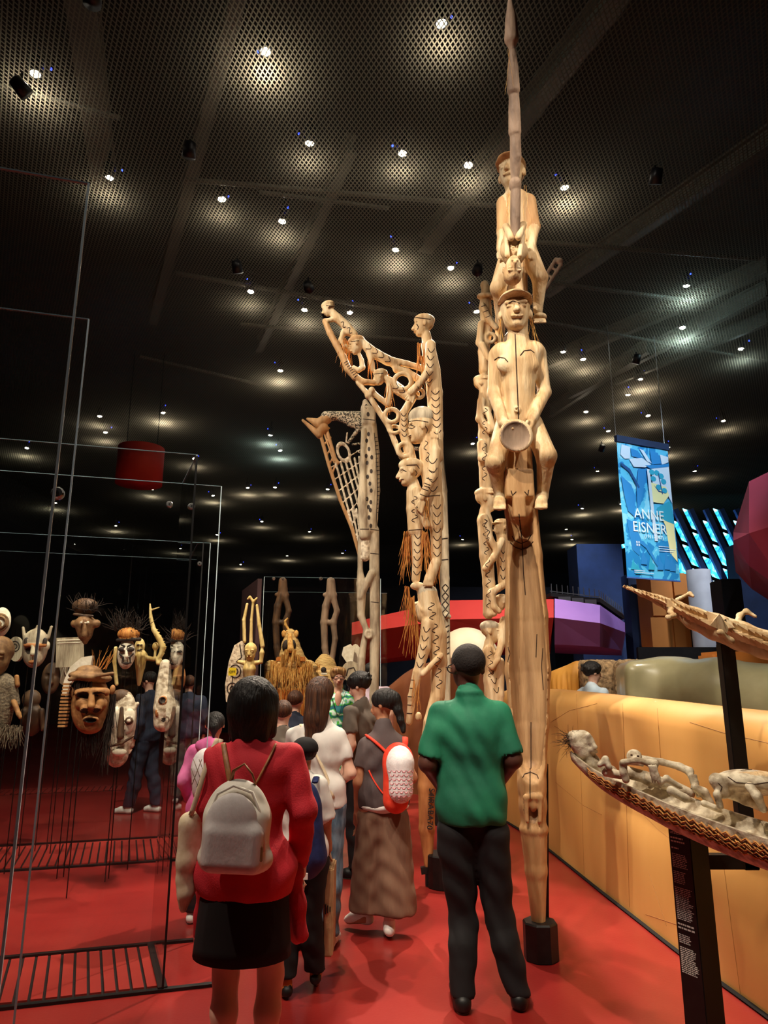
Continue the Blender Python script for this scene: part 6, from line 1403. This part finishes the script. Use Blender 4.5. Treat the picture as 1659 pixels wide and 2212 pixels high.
strands('shoulder_straw', T, [at(x, y, Y-.25) for x, y in ((590, 1430), (602, 1436), (616, 1444), (632, 1448), (648, 1444), (660, 1436), (668, 1432))], .34, 170, .05, .007, 'straw', 36, curl=.18); strands('hood_straw', T, [at(x, y, Y-.24) for x, y in ((620, 1404), (612, 1416), (636, 1404), (644, 1416), (628, 1420))], .22, 90, .03, .006, 'straw', 37, curl=.15)
Y = 10.9; T = empty('straw_costume', (at(702, 1500, Y)[0], Y, 0), 'second straw costume with rounded hood beside the woman in green dress', 'costume'); stand(T, 702, Y)
S = Sculpt(Y, .012, .02); S.ch([(700, 1424, 12), (702, 1440, 24), (704, 1470, 36), (704, 1520, 40)]); S.build('body', ['straw_weave'], T); strands('straw_fringe', T, [at(x, y, Y-.14) for x, y in ((685, 1436), (676, 1456), (690, 1470), (712, 1450), (725, 1470))], .5, 140, .04, .006, 'straw', 34, curl=.15)
S = Sculpt(Y, .01, .01); S.e(699, 1447, 6, 6, -.24, 4); S.build('eyes', ['paint_dark'], T); mb = MB(); mb.box(at(700, 1455, Y-.27), (.09, .02, .025)); mb.build('label_tag', 'paint_white', T)
# dim carved posts and shields inside the rear case
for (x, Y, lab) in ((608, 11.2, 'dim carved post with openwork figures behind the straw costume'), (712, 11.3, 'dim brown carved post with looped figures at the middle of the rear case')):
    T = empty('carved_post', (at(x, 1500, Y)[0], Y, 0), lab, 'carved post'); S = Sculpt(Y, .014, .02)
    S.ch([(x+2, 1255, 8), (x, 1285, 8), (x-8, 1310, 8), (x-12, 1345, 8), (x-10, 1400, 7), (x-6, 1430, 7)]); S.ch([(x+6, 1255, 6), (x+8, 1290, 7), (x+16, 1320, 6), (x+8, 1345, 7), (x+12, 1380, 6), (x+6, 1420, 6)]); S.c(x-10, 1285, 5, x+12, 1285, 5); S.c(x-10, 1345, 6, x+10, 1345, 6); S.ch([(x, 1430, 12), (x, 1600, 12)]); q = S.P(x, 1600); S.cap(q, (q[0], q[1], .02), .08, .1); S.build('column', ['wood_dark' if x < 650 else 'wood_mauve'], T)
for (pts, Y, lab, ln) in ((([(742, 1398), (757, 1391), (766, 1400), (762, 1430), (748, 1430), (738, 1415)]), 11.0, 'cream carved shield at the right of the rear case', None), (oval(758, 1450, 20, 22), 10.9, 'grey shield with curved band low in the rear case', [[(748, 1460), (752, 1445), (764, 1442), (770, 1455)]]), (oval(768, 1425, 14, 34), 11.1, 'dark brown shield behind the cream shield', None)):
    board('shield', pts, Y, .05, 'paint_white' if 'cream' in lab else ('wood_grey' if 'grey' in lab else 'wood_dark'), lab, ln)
# smiling figure and spiral shield in front of the plum panel
Y = 9.5; T = hung('carved_figure', 541, 1470, Y, 'pale yellow smiling figure with raised arm and long crest, left of the rear case', 'figure')
S = Sculpt(Y, .0095, .012); S.head(541, 1408, 40, 0, 0, 0, ears=False); S.ch([(540, 1428, 9), (539, 1445, 14), (538, 1470, 9)]); S.ch([(528, 1432, 5), (516, 1430, 4)]); S.ch([(551, 1432, 5), (564, 1430, 4), (566, 1410, 5), (566, 1400, 3)]); S.ch([(542, 1386, 4), (543, 1340, 3), (547, 1300, 3)]); S.ch([(528, 1385, 4), (527, 1340, 4), (534, 1305, 3)]); S.ch([(567, 1395, 5), (560, 1350, 4), (555, 1308, 3)]); S.ch([(547, 1300, 3), (540, 1290, 3), (535, 1294, 2)]); S.c(547, 1300, 3, 555, 1292, 2); S.build('body', ['ochre_yellow'], T)
board('shield', [(506, 1394), (522, 1384), (530, 1396), (528, 1440), (524, 1490), (508, 1520), (488, 1516), (486, 1480), (494, 1430)], 9.6, .05, 'wood_chalk', 'tall oval shield with dark spirals left of the smiling figure',
      [oval(508, 1450, 12, 14, 14)+[(520, 1450)], oval(508, 1450, 6, 7, 10)+[(514, 1450)], oval(502, 1488, 11, 13, 14)+[(513, 1488)], oval(502, 1488, 5, 6, 10)+[(507, 1488)], [(518, 1392), (522, 1420), (510, 1430)]])
mb = MB(); p = at(502, 1451, 9.4); mb.box(p, (.10, .01, .10)); o = mb.build('card', 'yellow_card'); T = empty('yellow_sign', (p[0], 9.4, 0), 'small yellow OFF card in front of the straw costume', 'sign'); o.parent = T; o.matrix_parent_inverse = parent_world(T).inverted()
mb = MB(); mb.tube([(p[0], 9.42, 0), (p[0], 9.42, p[2])], .006, 6); mb.lathe((p[0], 9.42, 0), [(.1, 0), (.1, .015)], 14); mb.build('stem', 'black_metal', T)
text_mesh('sign_text', 'OFF', .045, 'ink', T, Matrix.Translation((p[0], 9.392, p[2]-.015)) @ Matrix.Rotation(PI/2, 4, 'X'), .0008, 'CENTER')

# ================================================================== right: canoe, crocodile, stand, banner
YS = 3.2
ST = empty('display_stand', (at(1500, 1900, YS)[0], YS, 0), 'black metal stand with text label post, side arm and tall crocodile post', 'stand')
pa, pb = at(1451, 1780, YS), at(1516, 1780, YS); cx = (pa[0]+pb[0])/2; zt = pa[2]+.03; RR = rotz(math.radians(28)); hw_ = .108
mb = MB(); mb.box((cx, YS, zt/2), (hw_, hw_, zt), RR); post = mb.build('label_post', 'black_metal', ST, bevel=.003)
arm_z = at(1560, 1860, YS)[2]; px_ = at(1618, 1860, YS)[0]
mb = MB(); mb.box(((cx+px_)/2+.03, YS, arm_z), (px_-cx, .05, .055)); mb.build('side_arm', 'black_metal', ST, bevel=.003)
zc = at(1565, 1392, YS)[2]
mb = MB(); mb.box((px_, YS, (arm_z-.03+zc)/2), (.062, .05, zc-arm_z+.03)); mb.build('crocodile_post', 'black_metal', ST, bevel=.003)
q = at(1582, 1795, 3.0); mb = MB(); mb.box(q+np.array([0, .0, 0]), (.035, .03, .05)); mb.bar(q, (px_, YS, arm_z+.12), .025); mb.build('canoe_hook', 'black_metal', ST, bevel=.002)
# rows of small print on the left face of the post
fn = RR @ np.array([-1, 0, 0]); fu = RR @ np.array([0, -1, 0]); mb = MB(); rnd = random.Random(2); fc = np.array([cx, YS, 0])+fn*(hw_/2+.0008)
z = zt-.06; row = 0
for blk, (n, wmax, th) in enumerate(((2, .6, .0022), (2, .75, .006), (1, .5, .005), (8, .8, .003), (7, .75, .003), (18, .92, .003), (2, .9, .006), (5, .65, .003), (14, .9, .003))):
    for i in range(n):
        w_ = hw_*.86*wmax*(rnd.uniform(.72, 1.0)); x0 = hw_*.40
        xx = 0
        while xx < w_:
            wl = min(rnd.uniform(.006, .02), w_-xx); c0 = fc-fu*0+fu*(-(x0)+xx+wl/2)*1.0
            mb.box((c0[0], c0[1], z), (wl*.9, .0012, th), RR @ rotz(PI/2)); xx += wl+.0025
        z -= th*2.3
    z -= .012
tag(mb.build('text_lines', 'print_white', ST), kind='stuff')
# spirit canoe
def hull(path, wid, dep, name, m_, parent):
    path = smooth_path(path, 40); wid = np.interp(np.linspace(0, 1, 40), np.linspace(0, 1, len(wid)), wid); dep = np.interp(np.linspace(0, 1, 40), np.linspace(0, 1, len(dep)), dep)
    t = np.gradient(path, axis=0); t /= np.linalg.norm(t, axis=1)[:, None]; side = np.cross(t, [0, 0, 1]); side /= np.linalg.norm(side, axis=1)[:, None]; P = []
    for i in range(40):
        row = []
        for a in np.linspace(0, PI, 15): row.append(path[i]+side[i]*wid[i]*math.cos(a)-np.array([0, 0, 1])*dep[i]*math.sin(a)**.8)
        for a in np.linspace(PI, 0, 13): row.append(path[i]+side[i]*(wid[i]-.016)*math.cos(a)-np.array([0, 0, 1])*max(dep[i]-.03, .01)*math.sin(a)*.7)
        row.append(row[0]); P.append(row)
    mb = MB(); mb.grid(P); mb.add(P[0][:-1], [list(range(28))]); mb.add(P[-1][:-1], [list(range(28))[::-1]]); return mb.build(name, m_, parent, True), path, side, wid, dep
CN = empty('spirit_canoe', at(1450, 1790, 3.12), 'carved pale wooden canoe with lattice band carrying figures and a turtle', 'carved canoe')
hp = [at(1238, 1622, 3.45), at(1272, 1655, 3.40), at(1325, 1677, 3.32), at(1400, 1700, 3.2), at(1480, 1735, 3.06), at(1580, 1770, 2.90), at(1680, 1800, 2.74), at(1800, 1835, 2.55), at(1930, 1860, 2.36), at(2040, 1850, 2.22)]
hullo, hpth, hsd, hwd, hdp = hull(hp, [.03, .06, .085, .10, .105, .11, .11, .11, .09, .03], [.05, .085, .11, .125, .13, .135, .135, .135, .11, .05], 'hull', 'wood_chalk', CN)
mb = MB(); rnd = random.Random(3)
def hpt(u, v):                                                             # point on the camera-facing flank
    i = min(max(u, 0), 38.99); k = int(i); f_ = i-k; c0 = hpth[k]*(1-f_)+hpth[k+1]*f_; s0 = hsd[k]; w0 = hwd[k]*(1-f_)+hwd[k+1]*f_; d0 = hdp[k]*(1-f_)+hdp[k+1]*f_
    sg = 1 if s0[1] < 0 else -1; a = v; return c0+s0*sg*(w0+.004)*math.cos(a)-np.array([0, 0, 1])*(d0+.003)*math.sin(a)**.8
for k in range(3, 39):
    for r_ in range(4):
        v0 = .08+r_*.12; u0 = k+rnd.uniform(-.2, .2); mb.tube([hpt(u0, v0), hpt(u0+.55, v0+.09), hpt(u0+1.1, v0+.01), hpt(u0+1.7, v0+.11)], .0035, 4)
tag(mb.build('woven_band', 'raffia', CN, fix=False), kind='stuff')
# bow head with tuft
S = Sculpt(3.42, .006, .012); S.c(1240, 1592, 14, 1262, 1622, 20); S.e(1256, 1603, 24, 26, 0, 20, rot=.6); S.c(1272, 1598, 8, 1286, 1614, 5, -.03, -.05); S.c(1278, 1600, 5, 1270, 1588, 6, -.04); S.e(1240, 1600, 8, 12, -.06, 6, sub=True, m=1); S.c(1246, 1612, 6, 1252, 1632, 3, -.08, m=1, sub=True); S.c(1262, 1624, 16, 1280, 1648, 18); S.c(1278, 1620, 5, 1288, 1624, 4, -.04); S.c(1280, 1655, 16, 1320, 1668, 14)
S.build('bow_head', ['wood_chalk', 'wood_dark'], CN); strands('hair_tuft', CN, [at(1232, y, 3.42) for y in (1590, 1600, 1612)], .09, 46, .008, .0012, 'feather', 41, droop=(-.6, 0, .1), curl=.6)
# reclining passenger
S = Sculpt(3.2, .0055, .008); S.e(1370, 1634, 16, 15, .02, 16); S.e(1370, 1640, 14, 12, .0, 14); S.c(1352, 1646, 5, 1388, 1652, 4, -.05); S.e(1364, 1631, 3, 3, -.055, 4, m=1); S.e(1378, 1633, 3, 3, -.055, 4, m=1); S.c(1364, 1646, 1.6, 1382, 1646, 1.6, -.058, m=1)
S.ch([(1346, 1650, 8, -.05), (1347, 1668, 8, -.05), (1352, 1684, 8, -.05)]); S.ch([(1346, 1647, 7, -.06), (1375, 1642, 6, -.08), (1402, 1648, 7, -.09), (1414, 1650, 9, -.09)]); S.ch([(1410, 1656, 8, -.09), (1418, 1676, 6, -.11), (1428, 1694, 5, -.11)])
S.c(1355, 1668, 13, 1405, 1682, 13, .02); S.ch([(1386, 1638, 7, .05), (1430, 1646, 7, .03), (1468, 1656, 8, .01), (1490, 1666, 9, -.02)]); S.ch([(1490, 1670, 7, -.02), (1500, 1695, 6, -.06), (1508, 1718, 5, -.09)]); S.ch([(1400, 1684, 13), (1450, 1696, 12), (1490, 1714, 11)])
for j in range(4): S.c(1402+j*5, 1654, 2.6, 1410+j*5.5, 1690, 2.2, -.125-.003*j, k=.002); S.c(1488+j*5, 1674, 2.6, 1500+j*4.5, 1712, 2.2, -.065, k=.002)
S.ch([(1296, 1652, 6, -.02), (1308, 1640, 7, -.02), (1316, 1658, 7, -.03)]); S.ch([(1310, 1668, 10, .0), (1340, 1674, 9, 0)]); S.ch([(1428, 1690, 5, -.11), (1440, 1682, 7, -.12), (1470, 1700, 5, -.12)]); S.build('passenger', ['wood_chalk', 'wood_dark'], CN)
# prow ornaments and turtle
S = Sculpt(3.1, .0065, .01); S.ch([(1500, 1700, 8), (1520, 1712, 10), (1534, 1735, 9)]); S.ch([(1520, 1735, 7, -.08), (1545, 1745, 6, -.09), (1556, 1752, 5, -.09)]); S.ch([(1450, 1708, 10, -.05), (1480, 1724, 8, -.06), (1498, 1730, 4, -.06)]); S.build('carved_post', ['wood_chalk'], CN)
S = Sculpt(2.95, .0065, .014); S.e(1625, 1690, 78, 26, 0, 42, rot=.08); S.e(1628, 1672, 56, 8, 0, 30, rot=.06, m=1, k=.002); S.c(1548, 1686, 16, 1562, 1712, 13, -.02); S.ch([(1620, 1700, 10, -.10), (1636, 1720, 9, -.13), (1648, 1748, 8, -.13)]); S.ch([(1572, 1710, 14, 0), (1610, 1728, 10, 0), (1650, 1748, 8, 0)]); S.c(1548, 1716, 8, 1556, 1742, 7, -.04); tu = S.build('turtle', ['wood_chalk', 'wood_pale'], CN); engrave('carved_line', tu, [[(1572, 1678), (1590, 1690), (1630, 1694), (1659, 1690)], [(1600, 1664), (1640, 1662)], [(1552, 1692), (1560, 1700), (1556, 1710)]], .9, 2.9, parent=CN)
# crocodile
CR = empty('carved_crocodile', at(1565, 1392, YS), 'carved pale wooden crocodile with ridged tail mounted on the tall post', 'carving')
cp = [(1350, 1269, 2, .36), (1385, 1282, 6, .30), (1425, 1297, 11, .22), (1462, 1315, 17, .14), (1500, 1336, 24, .07), (1545, 1354, 28, 0), (1600, 1374, 30, -.09), (1650, 1392, 28, -.18), (1720, 1415, 26, -.30), (1790, 1440, 18, -.42), (1840, 1460, 19, -.50), (1900, 1482, 10, -.58), (1950, 1500, 8, -.66)]
S = Sculpt(YS, .0065, .016); S.ch(cp)
S.ch([(1454, 1312, 6, .10), (1448, 1322, 5, .05), (1456, 1330, 5, .02), (1444, 1334, 5, 0), (1440, 1332, 3, 0)]); S.ch([(1462, 1296, 5, .24), (1490, 1282, 4, .30), (1497, 1288, 4, .28)])
S.ch([(1568, 1340, 7, -.12), (1548, 1352, 6, -.18), (1556, 1366, 6, -.22), (1580, 1384, 5, -.22), (1584, 1388, 3, -.22)]); S.ch([(1592, 1352, 9, .02), (1598, 1330, 6, .08), (1612, 1320, 5, .10), (1632, 1332, 4, .08)])
crb = S.build('body', ['wood_pale'], CR)
bv = bvh_of(crb); mb = MB()
for k, (ox, oy) in enumerate(((0, -.45), (.35, -.05))):
    for i in range(34):
        t = i/33*8; j = min(int(t), 7); f_ = t-j; x = cp[j][0]+(cp[j+1][0]-cp[j][0])*f_; y = cp[j][1]+(cp[j+1][1]-cp[j][1])*f_; r = cp[j][2]+(cp[j+1][2]-cp[j][2])*f_
        hit = bv.ray_cast(CAMP, V(ray(x+ox*r*.4, y+oy*r)).normalized())
        if hit[0] is None: continue
        n_ = np.array(hit[1]); p = np.array(hit[0]); sz = .005+.0006*r; u1 = np.cross(n_, [.8, -.4, -.3]); u1 /= np.linalg.norm(u1); u2 = np.cross(n_, u1)
        mb.add([p-u1*sz-u2*sz*1.6, p+u1*sz-u2*sz*1.6, p+u1*sz+u2*sz*1.6, p-u1*sz+u2*sz*1.6, p+n_*sz*2.6+u2*sz], [[0, 1, 4], [1, 2, 4], [2, 3, 4], [3, 0, 4]])
tag(mb.build('back_scutes', 'wood_pale', CR), kind='stuff')
# exhibition banner
bl, br, tl, trr = at(1355, 1247, 10.0), at(1465, 1256, 10.42), at(1339, 953, 10.0), at(1442, 976, 10.42)
tl[0] = bl[0]; 
ux = (np.array([trr[0], trr[1], 0])-np.array([tl[0], tl[1], 0])); WB = np.linalg.norm(ux); ux /= WB; nb = np.array([ux[1], -ux[0], 0]); zT, zB = tl[2], bl[2]; HB = zT-zB
BN = empty('banner', (tl[0], tl[1], zB), 'hanging blue and yellow painted exhibition banner with white lettering', 'banner')
o0 = np.array([tl[0], tl[1], zB])
def bp(u_, v_, off=0.0): return o0+ux*u_*WB+np.array([0, 0, v_*HB])+nb*off
m = mat('banner_cloth', '#58b4e0', rough=.7); nt, N, L_, b_ = nodes_of(m); tc = N.new('ShaderNodeTexCoord'); n2 = N.new('ShaderNodeTexNoise'); n2.inputs['Scale'].default_value = 3.2; n2.inputs['Detail'].default_value = 7; n2.inputs['Distortion'].default_value = 1.0
L_.new(tc.outputs['Object'], n2.inputs['Vector']); r = N.new('ShaderNodeValToRGB'); r.color_ramp.interpolation = 'CONSTANT'; e = r.color_ramp.elements; e[0].position = 0; e[0].color = lin('#1f86c8'); e[1].position = .45; e[1].color = lin('#56bde8'); x = e.new(.56); x.color = lin('#86d4f0'); L_.new(n2.outputs['Fac'], r.inputs[0]); L_.new(r.outputs[0], b_.inputs['Base Color'])
for nm_, c_ in (('print_blue', '#2a86cc'), ('print_yellow', '#f2ecb0'), ('print_pale', '#cfe0f2'), ('print_teal', '#2fa6c8'), ('print_navy', '#1c4f8c')): mat(nm_, c_, rough=.7)
P = []
for i in range(9): P.append([bp(j/8, i/8, .006*math.sin(j*1.2)+.008*math.sin(i*.9)) for j in range(9)])
mb = MB(); mb.grid(P); mb.grid([[p-nb*.004 for p in row] for row in P]); mb.build('banner_sheet', 'banner_cloth', BN, fix=False)
mb = MB(); mb.bar(bp(-.01, 1.02), bp(1.01, 1.02), .06, .10); mb.build('top_rail', 'wall_navy', BN); mb = MB(); mb.bar(bp(0, 0), bp(1, 0), .02, .02); mb.build('bottom_rail', 'wall_blue', BN)
for u_ in (.0, .95): mb = MB(); p = bp(u_, 1.03); mb.tube([p, (p[0], p[1], 6), (p[0], p[1], 7.0)], .005, 5); mb.build('hanging_wire', 'steel', BN)
def patch(pts, m_, off=.018): mb = MB(); mb.prism([bp(u_, 1-v_, off) for u_, v_ in pts], -nb*.0012); mb.build('printed_shape', m_, BN)
patch([(.62, .16), (.98, .13), (.98, .42), (.9, .36), (.62, .34)], 'print_pale', .0165); patch([(.58, .28), (.88, .30), (.93, .36), (.80, .43), (.6, .43)], 'print_yellow', .0175); patch([(.72, .52), (.97, .56), (.97, .86), (.84, .80), (.80, .6)], 'print_yellow', .0165)
patch([(.08, .02), (.24, .03), (.22, .12), (.12, .13), (.04, .1)], 'print_pale'); patch([(.2, .125), (.45, .10), (.62, .14), (.5, .17), (.28, .18)], 'print_pale', .019); patch([(.42, .03), (.5, .04), (.64, .13), (.55, .12)], 'print_pale'); patch([(.82, .05), (.98, .06), (.98, .10), (.84, .13)], 'print_pale')
patch([(.62, .03), (.78, .04), (.84, .12), (.64, .14)], 'print_blue'); patch([(.24, .04), (.38, .05), (.5, .11), (.26, .1)], 'print_blue'); patch([(.02, .26), (.2, .32), (.26, .40), (.22, .56), (.1, .52), (.05, .4)], 'print_blue'); patch([(.36, .19), (.52, .18), (.46, .3), (.34, .46), (.28, .50), (.30, .34)], 'print_blue')
patch([(.53, .18), (.585, .18), (.60, .56), (.62, .72), (.56, .72), (.54, .5)], 'print_pale', .020); patch([(.66, .47), (.94, .40), (.98, .58), (.8, .56), (.66, .52)], 'print_teal'); patch([(.06, .58), (.2, .6), (.3, .72), (.24, .84), (.12, .8)], 'print_blue')
for (u_, v_) in ((.62, .20), (.72, .20), (.80, .22), (.64, .25), (.84, .26), (.73, .31), (.84, .33)): patch([(u_+.055*math.cos(a), v_+.022*math.sin(a)) for a in np.linspace(0, 2*PI, 9)[:-1]], 'print_teal', .021)
patch([(.64, .30), (.72, .335), (.88, .35), (.72, .345)], 'print_navy', .022); patch([(.74, .2), (.755, .2), (.80, .36), (.785, .36)], 'print_navy', .022)
for (u_, v_, s_) in ((.32, .84, .1), (.45, .88, .09), (.62, .87, .1), (.76, .84, .14), (.86, .86, .12), (.12, .90, .07), (.2, .93, .07)): patch([(u_-.06, v_+s_*.6), (u_-.03, v_), (u_, v_-s_*.55), (u_+.02, v_), (u_+.07, v_+s_*.2), (u_+.05, v_+s_*.6)], 'print_teal' if s_ < .1 else 'print_blue', .0185)
patch([(.04, .16), (.2, .2), (.36, .33), (.33, .34), (.18, .225), (.04, .185)], 'print_navy', .0195); patch([(.5, .155), (.98, .115), (.98, .135), (.6, .175)], 'print_blue', .0205); patch([(.20, .70), (.42, .76), (.6, .90), (.56, .90), (.38, .78), (.2, .73)], 'print_blue', .0195)
def btext(s_, u_, v_, size, al='LEFT'):
    p = bp(u_, 1-v_, .026); Mx = Matrix.Translation(V(p)) @ Matrix(((ux[0], 0, nb[0], 0), (ux[1], 0, nb[1], 0), (0, 1, 0, 0), (0, 0, 0, 1))); text_mesh('lettering', s_, size, 'banner_print', BN, Mx, .001, al)
btext('ANNE', .20, .565, .215); btext('EISNER', .15, .665, .215); btext('(1911-1967)', .36, .705, .075); 
for u0, u1, v_ in ((.62, .82, .755), (.62, .94, .772), (.62, .9, .788), (.12, .32, .945), (.12, .48, .958)): patch([(u0, v_), (u1, v_), (u1, v_+.005), (u0, v_+.005)], 'print_pale', .022)
for i in range(2):
    for j in range(2): patch([(.20+.04*i, .735+.02*j), (.225+.04*i, .735+.02*j), (.225+.04*i, .75+.02*j), (.20+.04*i, .75+.02*j)], 'print_pale', .022)
